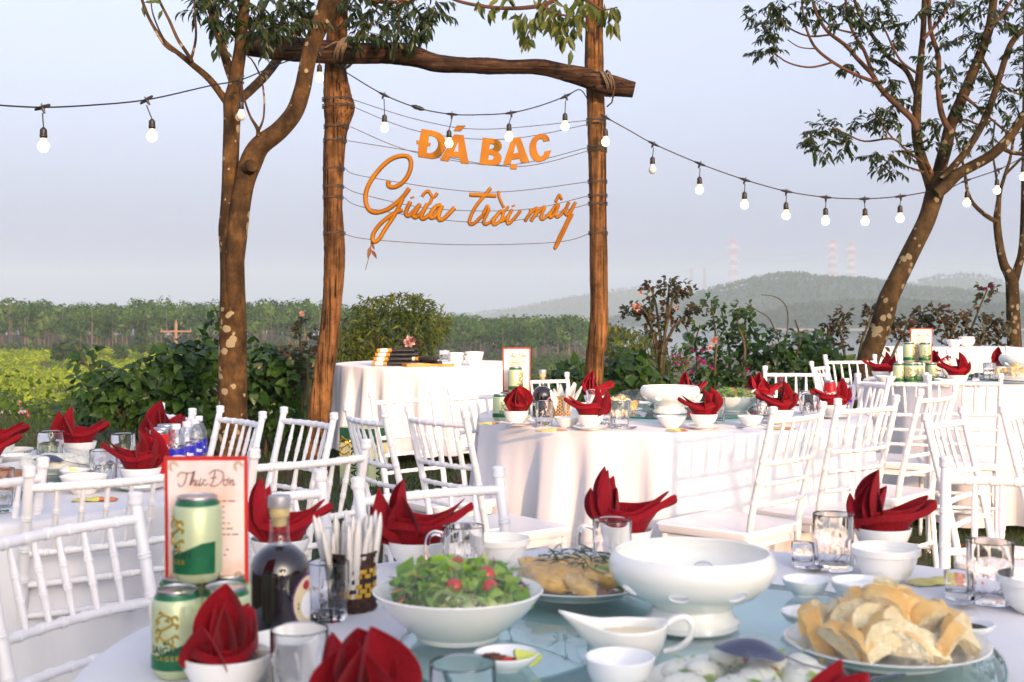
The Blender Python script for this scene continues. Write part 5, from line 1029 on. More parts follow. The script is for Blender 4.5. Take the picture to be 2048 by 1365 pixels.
ME['salad'] = dish([(.056, 0), (.059, .003), (.060, .008), (.084, .026), (.106, .048), (.1200, .068)], .004, 64).mesh('salad_bowl', M['china'])
# tureen with oval finger holes cut into a shaded recess
def tureen():
    t = dish([(.066, 0), (.069, .003), (.0685, .010), (.060, .018), (.0575, .030), (.064, .037), (.094, .050), (.112, .066), (.1205, .082), (.1215, .092), (.1185, .101), (.1135, .1085)], .0045, 72); return t.mesh('tureen', M['china'])
ME['tureen'] = tureen()
cut = MB()
for k in range(8):
    a = k * PI / 4 + .13; Mx = Matrix.Rotation(a, 3, 'Z') @ Matrix.Rotation(math.radians(35), 3, 'Y'); cut.sphere((.106 * math.cos(a), .106 * math.sin(a), .0650), 1, 0, 20, 12, (.030, .0150, .0105), Mx)
co = cut.obj('cutter', M['china']); to_ = inst('tureen', ME['tureen']); bm_ = to_.modifiers.new('holes', 'BOOLEAN'); bm_.object = co; bm_.operation = 'DIFFERENCE'; bm_.solver = 'EXACT'
ME['tureen'] = bake(to_); bpy.data.objects.remove(co)
try: ME['tureen'].set_sharp_from_angle(angle=math.radians(38))
except Exception: pass
def put_tureen(label, pos, s=1.0, rz=0.0):
    o = put('tureen', ME['tureen'], label, 'tureen', pos, rz, 'white tureens', s)
    return o
# sauce boat
def boat():
    b = MB(); nu, nv = 28, 9; V = []
    for j in range(nv + 1):
        v = j / nv
        for i in range(nu):
            a = 2 * PI * i / nu; ca, sa = math.cos(a), math.sin(a); sp = max(0, -ca) ** 5
            rx = .026 + .026 * v ** .6 + .040 * sp * v ** 1.6; ry = (.022 + .021 * v ** .5) * (1 - .45 * max(0, -ca) ** 3 * v)
            V.append((ca * rx - .004 * v, sa * ry, .007 + .050 * v + sp * .020 * v ** 1.6 + .006 * max(0, ca) ** 3 * v))
    F_ = [(j * nu + i, j * nu + (i + 1) % nu, (j + 1) * nu + (i + 1) % nu, (j + 1) * nu + i) for j in range(nv) for i in range(nu)] + [tuple(range(nu - 1, -1, -1))]
    b.add(V, F_); o = b.obj('sauce_boat', M['china']); solid(o, .003, 1); me = bake(o)
    h = MB(); h.tube(catmull([(.043, 0, .054), (.056, 0, .064), (.070, 0, .066), (.078, 0, .055), (.074, 0, .038), (.060, 0, .027), (.042, 0, .022)], 5), .0042, 8); f = MB().lathe([(.026, 0), (.028, .002), (.022, .007), (.024, .010)], 28, sx=1.15, sy=.8)
    return me, h.mesh('handle', M['china']), f.mesh('foot', M['china'])
BO = boat(); M['cream'] = mat('creamy_dressing', (.80, .66, .40), .3, .05, 10)
sauce_in = MB().lathe([(0, .046), (.043, .046)], 24, sx=1.0, sy=.76).mesh('dressing', M['cream'])
def put_boat(label, pos, rz):
    o = put('sauce_boat', BO[0], label, 'sauce boat', pos, rz, 'sauce boats'); inst('handle', BO[1], o); inst('foot', BO[2], o); inst('dressing', sauce_in, o); return o
# tumblers and mugs: smooth lip, fluted lower body
def flute(r, z, q, j): return r
def glass_body(R_, h, n=40, fl=10, inner=.0028, base=.010):
    out, inn = [], []
    for z, k in ((0, .90), (.002, .93), (h * .12, .95), (h * .55, .985), (h * .62, 1.0), (h * .66, .995), (h * .98, 1.0)): out.append((R_ * k, z, 1 if z < h * .6 else 0))
    V = []; prof = [(0.0001, 0, 0)] + out + [(R_ * .985, h, 0)] + [(R_ - inner, h * .98, 0), (R_ - inner, h * .6, 0), (R_ * .86, h * .3, 0), (R_ * .80, base + .002, 0), (0.0001, base, 0)]
    for r, z, f in prof:
        for j in range(n):
            a = 2 * PI * j / n; rr = r * (1 - (.055 * abs(math.sin(a * fl / 2)) if f else 0)); V.append((rr * math.cos(a), rr * math.sin(a), z))
    b = MB(); b.add(V, [(i * n + j, i * n + (j + 1) % n, (i + 1) * n + (j + 1) % n, (i + 1) * n + j) for i in range(len(prof) - 1) for j in range(n)]); return b
ME['tumbler'] = glass_body(.0385, .104).mesh('tumbler', M['glass'], ang=28); ME['shot'] = glass_body(.021, .046, 24, 8).mesh('shot_glass', M['glass'])
ME['mugb'] = glass_body(.037, .102, 40, 12).mesh('beer_mug', M['glass'], ang=28)
ME['mugh'] = MB().tube(catmull([(-.035, 0, .086), (-.052, 0, .090), (-.063, 0, .080), (-.065, 0, .055), (-.060, 0, .034), (-.046, 0, .022), (-.034, 0, .022)], 4), .0048, 8).mesh('handle', M['glass'])
def tumbler(label, x, D, z, s=1.0, rz=.2): return put('tumbler', ME['tumbler'], label, 'glass', at(x, D, z), rz, 'fluted tumblers', s)
def mug(label, x, D, z, rz=0.0, s=1.0): o = put('beer_mug', ME['mugb'], label, 'mug', at(x, D, z), rz, 'glass beer mugs', s); inst('handle', ME['mugh'], o); return o
# spoon
def spoon_mesh(L_, bw, bl, m='steel'):
    b = MB(); nu, nv = 12, 8
    def f(u, v):
        t = u; s = v * 2 - 1; w = bw * math.sqrt(max(0, 1 - (2 * t - 1) ** 2)) * (.85 + .3 * t); return (t * bl, s * w, .004 - bw * .55 * (1 - s * s) * math.sin(PI * min(1, max(0, t))) + .010 * (1 - t) ** 2 * 0)
    b.grid(f, nu, nv); o = b.obj('spoon', M[m]); solid(o, .0012, 1); me = bake(o)
    h = MB().tube([(bl * .97, 0, .003), (bl + .02, 0, .009), (bl + L_ * .4, 0, .017), (L_ * .95, 0, .006), (L_, 0, .003)], [.0022, .0024, .0028, .0042, .0030], 8, flat=.4, up=(0, 0, 1)).mesh('handle', M[m])
    return me, h
M['steel_d'] = mat('dark_steel', (.20, .20, .25), .15, .1, 4, metal=1.0); SP = spoon_mesh(.15, .014, .045); SPB = spoon_mesh(.22, .030, .085, 'steel_d')
def spoon(label, pos, rz, big=False, ry=0.0, flip=False):
    ms = SPB if big else SP; o = put('serving_spoon' if big else 'spoon', ms[0], label, 'spoon', pos, rz, None if big else 'table spoons', ry=ry, rx=PI if flip else 0); inst('handle', ms[1], o); return o
# wine-red napkins folded like a lotus boat
def napkin_mesh(seed):
    q = random.Random(seed); b = MB(); nu = 48
    def hull(u, v, k, hz):
        a = 2 * PI * u; ca, sa = math.cos(a), math.sin(a); fl = max(0, ca) ** 2.5; teard = math.sin(a / 2) ** .5 if u not in (0, 1) else 0
        x = .002 + (.036 + .026 * v ** 1.2) * ca * k + fl * v ** 1.9 * .040 * (.4 + .6 * k); y = (.030 + .016 * v) * sa * teard * 1.05 * k; z = v * (hz + .030 * fl + .005 * math.sin(3 * a + seed))
        return [x, y, z]
    def wall(u, v):
        vv = min(v, .82) / .82; lip = max(0, v - .82) / .18; x, y, z = hull(u, vv, 1.0, .056); r = math.hypot(x, y) + 1e-6
        return (x + .0035 * lip * x / r, y + .0035 * lip * y / r, z - lip * .016)
    b.grid(wall, nu, 11)
    b.grid(lambda u, v: tuple(hull(u, v, .86, .062)), nu, 7)
    b.grid(lambda u, v: (lambda p: (p[0] * (1 - v), p[1] * (1 - v), p[2]))(hull(u, .18, .9, .056)), nu, 2)
    def petal(bx, by, bz, tilt, az, L_, w, cup, curl, pw=.75):
        ct, st_ = math.cos(tilt), math.sin(tilt); ca, sa = math.cos(az), math.sin(az)
        def f(u, v):
            s = u * 2 - 1; t = v; sh = (.55 + .45 * (t / .5)) if t < .5 else max(0, math.cos((t - .5) / .5 * PI / 2)) ** pw
            x = s * w * sh; n = -cup * w * (s * s) * sh + curl * t * t * L_; y = t * L_
            lx, ly, lz = st_ * y + ct * n, x, ct * y - st_ * n
            return (bx + ca * lx - sa * ly, by + sa * lx + ca * ly, bz + lz)
        b.grid(f, 8, 10)
    pet = [(-.70, 0, .098, .040, .8, .12), (-.40, .15, .118, .040, .9, .10), (-.10, -.12, .120, .036, .9, -.04), (.26, .2, .098, .026, .9, -.14), (-.45, .9, .100, .036, .8, .1), (-.42, -.95, .098, .036, .8, .1)]
    drop = [[], [3], [5, 3], [4]][seed % 4]; lean = [0, .18, -.15, .08][seed % 4]; big = [1.0, 1.12, .94, 1.05][seed % 4]
    for i_, (tl, az, L_, w, cup, curl) in enumerate(pet):
        if i_ in drop: continue
        petal(-.012 + q.uniform(-.006, .006), q.uniform(-.006, .006), .018, tl + lean + q.uniform(-.2, .2), az + q.uniform(-.3, .3), L_ * q.uniform(.82, 1.1), w * big * q.uniform(.85, 1.15), cup, curl, q.choice([.55, .7, .85]))
    o = b.obj('napkin', M['red']); solid(o, .0018, 1); return bake(o)
NAP = [napkin_mesh(k) for k in range(4)]
emb = MB().tube(catmull([(-.008, 0, 0), (-.005, 0, .002), (-.002, 0, .004), (0, 0, .001), (.002, 0, -.001), (.004, 0, .003), (.006, 0, .002), (.008, 0, .003)], 3), .0006, 4).mesh('embroidery', M['gold'])
def setting(where, x, D, z, rz, k=0, bowl='rice', saucer=True, s=1.0, bs=1.0, zoff=.036, tilt=0.0):
    """saucer, rice bowl and the folded napkin standing in it"""
    p = at(x, D, z)
    if saucer: put('saucer', ME['saucer'], 'white saucer under the napkin bowl ' + where, 'saucer', p, 0, 'saucers under napkin bowls'); p = p + Vector((0, 0, .006))
    if bowl: put('rice_bowl', ME[bowl], 'white bowl holding the red napkin ' + where, 'bowl', p, 0, 'bowls holding napkins', bs)
    put('napkin', NAP[k % 4], 'wine-red napkin folded like a boat ' + where, 'napkin', p + Vector((0, 0, zoff)), rz, 'folded red napkins', s, ry=tilt)
# text
def text_mesh(body, size, bold=0.0, shear=0.0, sp=1.0):
    cu = bpy.data.curves.new('lettering', 'FONT'); cu.body = body; cu.size = size; cu.offset = bold; cu.shear = shear; cu.space_character = sp; cu.align_x = 'CENTER'; cu.align_y = 'CENTER'; cu.resolution_u = 3
    o = bpy.data.objects.new('lettering', cu); COL.objects.link(o); dg = bpy.context.evaluated_depsgraph_get(); me = bpy.data.meshes.new_from_object(o.evaluated_get(dg)); bpy.data.objects.remove(o); me.materials.clear(); return me
def wrap(me, r, zc, ang=0.0, m=None, rot=0.0, flip=False):
    """bend flat lettering round an upright cylinder whose front looks to -y"""
    for v in me.vertices:
        x, y = v.co.x, v.co.y
        if rot: c, s = math.cos(rot), math.sin(rot); x, y = c * x - s * y, s * x + c * y
        a = ang + x / r; v.co = (r * math.sin(a), -r * math.cos(a), zc + y)
    if m: me.materials.append(m)
    me.update(); return me
def strokes_on_cyl(strokes, r, zc, ang, w, name, m, sc_=1.0):
    b = MB()
    for st in strokes:
        pts = catmull(st, 4) if len(st) > 2 else st; k = len(pts); P = []
        for x, y in pts: a = ang + x * sc_ / r; P.append((r * math.sin(a), -r * math.cos(a), zc + y * sc_))
        b.tube(P, [w * (.55 + .45 * math.sin(PI * (i + .5) / k)) for i in range(k)], 6)
    return b.mesh(name, m)
# ---- beer can
M['can_c'] = mat('pale_green_can_paint', (.52, .60, .36), .3, .03, 40, metal=.25, spec=.5); M['can_g'] = mat('dark_green_can_paint', (.012, .14, .06), .3, .1, 60, metal=.25); M['can_gold'] = mat('gold_can_print', (.46, .32, .05), .35, .1, 60, metal=.5)
M['ink'] = mat('dark_green_print', (.010, .045, .025), .5, .1, 30); M['white_ink'] = mat('white_print', (.8, .8, .8), .5, .02, 30)
cb = MB().lathe([(0, .004), (.022, .004), (.025, .0), (.0275, .003), (.0325, .012), (.0331, .016), (.0331, .0955), (.0318, .0995), (.0298, .1035)], 36).mesh('can_body', M['can_c'])
cs = MB().lathe([(.0299, .1033), (.0285, .1065), (.0272, .1092), (.0270, .110)], 36).mesh('shoulder_band', M['can_g'])
b = MB(); b.lathe([(.0268, .1095), (.0276, .1125), (.0272, .1145), (.0262, .1150), (.0252, .1125), (.0235, .1115), (.0, .1118)], 36); b.box((0, -.007, .1130), (.015, .021, .0012)); ct = b.mesh('can_lid', M['tin'])
def gband():
    b = MB(); n = 40; V = []
    for i in range(n + 1):
        u = i / n; a = -2.2 + 4.0 * u; top = .030 + .006 * u + (.020 * max(0, (u - .45) / .4) if u < .85 else .020) ; r = .0333
        for z in (.0135, .024, top): V.append((r * math.sin(a), -r * math.cos(a), z))
    b.add(V, [(3 * i + k, 3 * i + 3 + k, 3 * i + 4 + k, 3 * i + 1 + k) for i in range(n) for k in (0, 1)]); return b.mesh('green_label_band', M['can_g'])
cg = gband()
DRAGON = [[(-.012, .034), (-.004, .038), (.006, .034), (.008, .026), (.0, .021), (-.008, .016), (-.010, .008), (-.003, .003), (.006, .006), (.010, .001)], [(-.012, .034), (-.016, .030), (-.012, .028), (-.017, .024)], [(-.004, .038), (-.008, .042), (-.012, .040)], [(.006, .034), (.013, .036), (.015, .031)], [(.008, .026), (.015, .024), (.013, .019)], [(-.008, .016), (-.015, .018), (-.017, .012)], [(-.010, .008), (-.016, .005), (-.013, .0)], [(.006, .006), (.013, .010), (.016, .006)], [(.010, .001), (.006, -.004), (.012, -.006)], [(-.002, .030), (.002, .032), (.003, .028)]]
cdr = strokes_on_cyl(DRAGON, .0332, .050, 0, .0019, 'dragon_emblem', M['can_gold'], .95)
ctx1 = wrap(text_mesh('SAIGON', .0135, .0005, sp=1.05), .0334, .0395, 0, M['ink']); ctx2 = wrap(text_mesh('BIA', .0068, .0003), .0334, .0495, 0, M['ink']); ctx3 = wrap(text_mesh('LAGER', .0085, .0003, sp=1.5), .0336, .0295, 0, M['can_gold']); ctx4 = wrap(text_mesh('PREMIUM  LAGER', .0036, .0001), .0336, .0205, 0, M['white_ink'])
CANP = [('can_body', cb), ('shoulder_band', cs), ('can_lid', ct), ('green_label_band', cg), ('dragon_emblem', cdr), ('lettering', ctx1), ('lettering', ctx2), ('lettering', ctx3)]
def can(label, pos, rz=0.0):
    t = thing('beer_can', label, 'can', pos, rz, 'pale green beer cans')
    for n_, me in CANP: inst(n_, me, t)
    return t
# ---- cola can (slim)
M['cola'] = mat('red_can_paint', (.55, .008, .010), .3, .05, 40, metal=.2)
k1 = MB().lathe([(0, .004), (.020, .004), (.0225, 0), (.025, .003), (.0285, .012), (.0290, .016), (.0290, .122), (.0275, .129), (.0258, .134)], 32).mesh('can_body', M['cola']); k2 = MB().lathe([(.0258, .1338), (.0262, .139), (.0268, .1425), (.0258, .1445), (.0245, .1425), (.022, .141), (0, .1413)], 32).mesh('can_lid', M['tin'])
k3 = wrap(text_mesh('Coca-Cola', .036, .0006, .35, .9), .0293, .085, .3, M['white_ink'], rot=.15)
def cola(label, pos, rz):
    t = thing('cola_can', label, 'can', pos, rz, 'slim red cola cans')
    for n_, me in (('can_body', k1), ('can_lid', k2), ('lettering', k3)): inst(n_, me, t)
# ---- water bottle
M['pet'] = filmmat('clear_bottle_plastic', (.90, .93, .96), .22); M['water'] = mat('drinking_water', (.92, .95, 1), .02, 0, 2, trans=1.0, ior=1.2); M['label_b'] = mat('blue_bottle_label', (.018, .020, .42), .35, .05, 20); M['cap'] = mat('white_bottle_cap', (.82, .82, .83), .4, .03, 30)
wb = MB().lathe([(.0, .003), (.024, 0), (.030, .006), (.031, .014), (.0295, .018), (.031, .022), (.031, .040), (.0298, .044), (.031, .048), (.031, .122), (.0298, .128), (.031, .134), (.029, .150), (.021, .171), (.0145, .182), (.0135, .188)], 32).mesh('bottle_body', M['pet'])
wl_ = MB().lathe([(.0314, .062), (.0315, .116)], 32); wl_.f = wl_.f[:32]; wl_.m = wl_.m[:32]; wl_ = wl_.mesh('label', M['label_b'])
wcap = MB().lathe([(.0148, .186), (.0155, .187), (.0155, .204), (.0145, .206), (0, .206)], 28, rfun=lambda r, z, q, j: r * (1 + .02 * (j % 2))).mesh('cap', M['cap'])
wt1 = wrap(text_mesh('Đá Bạc', .0165, .0006), .0319, .086, 0, M['white_ink']); wt2 = wrap(text_mesh('Nước', .010, .0004), .0319, .103, 0, M['white_ink'])
def water(label, pos, rz):
    t = thing('water_bottle', label, 'bottle', pos, rz, 'small water bottles'); t.scale = (.84, .84, .78)
    for n_, me in (('bottle_body', wb), ('label', wl_), ('cap', wcap)): o = inst(n_, me, t)
    l = t.children[1]
    inst('lettering', wt1, t)
# ---- dark liquor bottle
M['dark'] = mat('dark_plum_wine', (.010, .004, .006), .05, .1, 4, coat=1.0, spec=.6); M['cork'] = mat('pale_cork', (.62, .50, .24), .6, .1, 40); M['lab_c'] = mat('cream_paper_label', (.72, .60, .38), .7, .08, 20); M['lab_p'] = mat('purple_label_border', (.16, .05, .22), .6, .1, 20); M['berry'] = mat('red_berry_print', (.45, .02, .04), .5, .2, 40); M['silver'] = mat('brushed_silver_cap', (.42, .43, .45), .35, .08, 60, metal=.3); M['pane'] = panemat('thin_clear_glass', (.96, .97, .97))
lb = MB().lathe([(0, .002), (.040, 0), (.0445, .005), (.0450, .012), (.0450, .090), (.0435, .104), (.038, .117), (.028, .127), (.018, .1335), (0, .1336)], 40).mesh('bottle_body', M['dark'])
ln_ = MB().lathe([(.0182, .1335), (.0150, .141), (.0140, .150), (.0138, .172), (.0146, .174), (.0118, .1745), (.0112, .150), (.0130, .140), (.0150, .1345)], 28).mesh('glass_neck', M['pane'])
lc1 = MB().lathe([(0, .160), (.0105, .161), (.0108, .1743), (.0138, .1752), (.0150, .180), (.0150, .1888), (0, .1889)], 24).mesh('cork', M['cork']); lc2 = MB().lathe([(.0166, .1885), (.0170, .190), (.0170, .204), (.0160, .2065), (0, .207)], 28).mesh('cap', M['silver'])
def oval_on(r, w, h, zc, ang, name, m):
    b = MB(); n = 28; V = [(r * math.sin(ang), -r * math.cos(ang), zc)]
    for i in range(n): q = 2 * PI * i / n; a = ang + w * math.cos(q) / r; V.append((r * math.sin(a), -r * math.cos(a), zc + h * math.sin(q)))
    for i in range(n): q = 2 * PI * i / n; a = ang + .5 * w * math.cos(q) / r; V.append((r * math.sin(a), -r * math.cos(a), zc + .5 * h * math.sin(q)))
    b.add(V, [(0, 1 + n + i, 1 + n + (i + 1) % n) for i in range(n)] + [(1 + i, 1 + (i + 1) % n, 1 + n + (i + 1) % n, 1 + n + i) for i in range(n)]); return b.mesh(name, m)
lo1 = oval_on(.0452, .034, .040, .052, 0, 'label_border', M['lab_p']); lo2 = oval_on(.0456, .031, .037, .052, 0, 'label', M['lab_c']); lo3 = oval_on(.0460, .018, .020, .046, .0, 'label_medallion', M['white_ink']); lo4 = oval_on(.0460, .009, .007, .076, -.1, 'berry_print', M['berry'])
def liquor(label, pos, rz, s=1.0):
    t = thing('liquor_bottle', label, 'bottle', pos, rz, 'dark liquor bottles'); t.scale = (s, s, s)
    for n_, me in (('bottle_body', lb), ('glass_neck', ln_), ('cork', lc1), ('cap', lc2), ('label_border', lo1), ('label', lo2), ('label_medallion', lo3), ('berry_print', lo4)): inst(n_, me, t)
# ---- tissue basket
M['wick_d'] = mat('dark_brown_wicker', (.055, .022, .012), .6, .3, 30, bump=.3, bscale=80); M['wick_y'] = mat('yellow_wicker', (.62, .36, .03), .5, .12, 30); M['wick_t'] = mat('tan_wicker', (.55, .36, .16), .55, .15, 30); M['tissue'] = mat('white_tissue_paper', (.84, .83, .80), .9, .04, 12, translucent=.25)
def basket(label, pos, R_, h, body, stripes, tall=True):
    t = thing('tissue_basket', label, 'basket', pos, group='woven tissue baskets'); rows, cols = 12, 26; rh = h / rows
    stf = MB(); stf.lathe([(0, .002), (R_ * .94, .002), (R_ * .94, h * .98)], 24); stf.f = stf.f[:48]; stf.m = stf.m[:48]; stf.obj('liner', M['wick_d'], t)
    st_b, st_y = MB(), MB()
    for i in range(rows):
        for j in range(cols):
            if (i + j) % 2: continue
            a0, a1 = 2 * PI * (j - .48) / cols, 2 * PI * (j + 1.0 - .52 + .48) / cols; z = (i + .5) * rh; am = (a0 + a1) / 2; P = []
            for a, rr in ((a0, R_ * .955), (am, R_ * 1.02), (a1, R_ * .955)):
                for dz, ro in ((-rh * .44, 0), (rh * .44, 0)): P.append((rr * math.cos(a), rr * math.sin(a), z + dz))
            (st_y if stripes(i, j) else st_b).add(P, [(0, 2, 3, 1), (2, 4, 5, 3)])
    o = st_b.obj('woven_strips', M[body], t, smooth=False); o['kind'] = 'stuff'
    if st_y.v: o = st_y.obj('yellow_strips', M['wick_y'], t, smooth=False); o['kind'] = 'stuff'
    MB().tube([(R_ * math.cos(q * PI / 12), R_ * math.sin(q * PI / 12), h) for q in range(25)], R_ * .06, 6, cap=False).obj('rim', M[body], t); MB().tube([(R_ * math.cos(q * PI / 12), R_ * math.sin(q * PI / 12), .004) for q in range(25)], R_ * .06, 6, cap=False).obj('base_ring', M[body], t)
    q = random.Random(int(pos[0] * 100)); n = 34 if tall else 9
    for k in range(n):
        a = q.uniform(0, 6.28); rr = R_ * .75 * math.sqrt(q.random()); lean = q.uniform(.02, .26) if tall else q.uniform(.3, .7); L_ = h * (1.22 if tall else 1.3) * q.uniform(.9, 1.2); w = R_ * (.24 if tall else .55)
        bx, by = rr * math.cos(a), rr * math.sin(a); dx, dy = math.cos(a) * math.sin(lean), math.sin(a) * math.sin(lean); cz = math.cos(lean); tw = q.uniform(0, PI); b = MB()
        if tall:
            P = [Vector((bx + dx * L_ * v, by + dy * L_ * v, h * .25 + cz * L_ * v)) for v in (0, .4, .7, .85, .95, 1)]
            b.tube(P, [R_ * .26 * kk for kk in (1, 1, 1, .85, .5, .15)], 7, flat=.6); b.obj('tissue', M['tissue'], t); continue
        def f(u, v):
            s = (u * 2 - 1) * w * (1 - .75 * v ** 3); return (bx + dx * L_ * v + math.cos(tw) * s, by + dy * L_ * v + math.sin(tw) * s, h * .25 + cz * L_ * v - (.25 * w * (u * 2 - 1) ** 2))
        b.grid(f, 3, 4); o = b.obj('tissue', M['tissue'], t); solid(o, .004 if tall else .0012)
# ---- menu card
M['card_r'] = mat('red_card_border', (.62, .03, .02), .4, .1, 20); M['card_p'] = mat('blush_printed_card', (.88, .74, .69), .45, .1, 12, col2=(.86, .48, .34), lo=.33, hi=.52); M['maroon'] = mat('maroon_print', (.16, .03, .03), .6, .1, 20); M['rosep'] = mat('rose_print', (.48, .16, .26), .6, .1, 20)
def T_(dx, pts): return [(x + dx, y) for x, y in pts]
SCRIPT = [[(-.030, .005), (-.026, .010), (-.018, .009), (-.010, .010), (-.006, .012)], [(-.017, .010), (-.019, .002), (-.022, -.005), (-.027, -.007), (-.029, -.003)],  # T
          [(-.014, -.006), (-.009, .010), (-.008, .008), (-.012, -.005)], [(-.012, -.004), (-.008, .001), (-.007, -.001), (-.008, -.006), (-.005, -.004)],  # h
          [(-.004, .001), (-.005, -.004), (-.003, -.006), (0, -.001)], [(0, .001), (-.001, -.005), (.001, -.006), (.003, -.003)], [(.0, .001), (.002, .003)], [(-.0022, -.0095), (-.0018, -.0098)],  # u with dot
          [(.008, .0), (.005, .001), (.004, -.004), (.007, -.006), (.010, -.003)],  # c
          [(.020, .012), (.017, -.001), (.014, -.006)], [(.012, .008), (.020, .013), (.030, .010), (.030, .002), (.024, -.005), (.016, -.007), (.012, -.004)], [(.014, .003), (.022, .004)],  # D with bar
          [(.036, .0), (.032, .001), (.031, -.005), (.034, -.006), (.037, -.002), (.036, .0)], [(.036, .0), (.039, .003)], [(.040, .001), (.039, -.006)], [(.039, -.004), (.043, .001), (.044, -.001), (.043, -.006), (.047, -.004)]]
def card_parts():
    w, h = .116, .184; out = []
    out.append(('card', MB().box((0, 0, h / 2), (w, .0030, h)).mesh('card', M['card_r'], smooth=False)))
    out.append(('printed_panel', MB().box((0, -.0017, h / 2), (w - .010, .0016, h - .012)).mesh('printed_panel', M['card_p'], smooth=False)))
    b = MB()
    for st in SCRIPT: b.tube([(x * 1.05 - .008, -.0028, y * 1.15 + .150) for x, y in (catmull(st, 4) if len(st) > 2 else st)], .0007, 5)
    out.append(('title', b.mesh('title', M['maroon'])))
    q = random.Random(4); rows = MB(); rows2 = MB(); z = .121; i = 0
    for wd in (.084, .050, .046, .060, .062, .074, .090, .030, .054, .052, .020, .030, .050):
        x = -wd / 2; b = rows2 if i in (1, 2, 3, 10, 11) else rows
        while x < wd / 2 - .002: l = q.uniform(.004, .011); b.box((x + l / 2, -.0027, z + q.uniform(-.0003, .0003)), (min(l, wd / 2 - x), .0006, .0016)); x += l + .0022
        z -= .0078 + (.006 if i in (6, 9) else 0); i += 1
    out.append(('menu_lines', rows.mesh('menu_lines', M['maroon'], smooth=False))); out.append(('menu_lines', rows2.mesh('menu_lines', M['rosep'], smooth=False)))
    c = MB()
    for sx in (-1, 1):
        for sz in (0, 1):
            cx_, cz_ = sx * (w / 2 - .013), h / 2 + (h / 2 - .014) * (1 if sz else -1)
            for r_ in (.007, .0045): c.tube([(cx_ + r_ * math.cos(k * PI / 5) * .9, -.0027, cz_ + r_ * math.sin(k * PI / 5)) for k in range(8)], .0006, 4)
    out.append(('corner_scrolls', c.mesh('corner_scrolls', M['can_gold']))); return out
CARD = card_parts()
def menu(label, pos, rz, lean=-.10, s=1.0):
    t = thing('menu_card', label, 'menu card', pos, rz, 'red-edged menu cards'); t.rotation_euler = (lean, 0, rz); t.scale = (s, s, s)
    for n_, me in CARD:
        o = inst(n_, me, t)
        if n_ in ('menu_lines', 'corner_scrolls', 'title'): o['kind'] = 'stuff'
# ---- wipe packets
M['pk_y'] = mat('yellow_packet_foil', (.80, .68, .12), .35, .15, 25, coat=.3); M['pk_o'] = mat('orange_packet_foil', (.78, .20, .03), .35, .15, 25, coat=.3)
def packet(label, pos, rz, L_=.13, w=.045):
    t = thing('wipe_packet', label, 'packet', pos, rz, 'wet-wipe packets')
    def f(x0, x1):
        b = MB(); n = 10
        def g(u, v): x = x0 + (x1 - x0) * u; e = math.sin(PI * min(1, max(0, (x + L_ / 2) / L_))); y = (v * 2 - 1) * w / 2; return (x, y, .002 + .007 * e ** .6 * (1 - (v * 2 - 1) ** 4) + .0015 * math.sin(x * 160 + y * 90))
        b.grid(g, n, 6); b.grid(lambda u, v: (x0 + (x1 - x0) * u, (v * 2 - 1) * w / 2, .0012), 1, 1); return b
    f(-L_ / 2, L_ * .12).obj('packet_half', M['pk_y'], t); f(L_ * .12, L_ / 2).obj('packet_half', M['pk_o'], t)
# ---- food
M['crust'] = mat('golden_bread_crust', (.82, .54, .18), .5, .2, 22, col2=(.72, .38, .07), bump=.3, bscale=60); M['crumb'] = mat('soft_bread_crumb', (.88, .76, .48), .85, .1, 40, bump=.8, bscale=140, col2=(.80, .62, .30))
def bread(seed):
    q = random.Random(seed); L_ = q.uniform(.010, .022); R_ = q.uniform(.026, .036); b = MB(); n = 12; V = []
    for i in range(4):
        x = -L_ / 2 + L_ * i / 3
        for k in range(n + 1):
            a = PI * k / n; rr = R_ * (1 + .06 * math.sin(3 * a + seed) + q.uniform(-.03, .03)); V.append((x + q.uniform(-.0015, .0015), rr * math.cos(a), rr * .92 * math.sin(a)))
    w = n + 1; b.add(V, [(i * w + k, i * w + k + 1, (i + 1) * w + k + 1, (i + 1) * w + k) for i in range(3) for k in range(n)], 0)
    b.add([V[k] for k in range(w)], [tuple(range(w))], 1); b.add([V[3 * w + k] for k in range(w)], [tuple(range(w - 1, -1, -1))], 1); b.add([V[0], V[n], V[3 * w + n], V[3 * w]], [(0, 1, 2, 3)], 1)
    return b.mesh('bread_piece', [M['crust'], M['crumb']], ang=45)
BR = [bread(k) for k in range(6)]
M['film'] = filmmat('cling_film', (.98, .985, .985), .08)
def film_dome(label, pos, rx_, ry_, h, seed, base=0.0):
    q = random.Random(seed); b = MB(); nu, nv = 40, 9; ph = [q.uniform(0, 6.28) for _ in range(5)]
    def f(u, v):
        a = 2 * PI * u; r = math.sin(v * PI / 2) ** .9; z = h * (math.cos(v * PI / 2) ** .75) * (1 + .16 * math.sin(4 * a + ph[0]) * r + .1 * math.sin(9 * a + ph[1]) * r); return (rx_ * r * math.cos(a), ry_ * r * math.sin(a), base + z)
    b.grid(f, nu, nv, wrap=True); o = b.obj('cling_film', M['film'], loc=pos); tag(o, label, 'cling film', 'cling film over the dishes'); return o
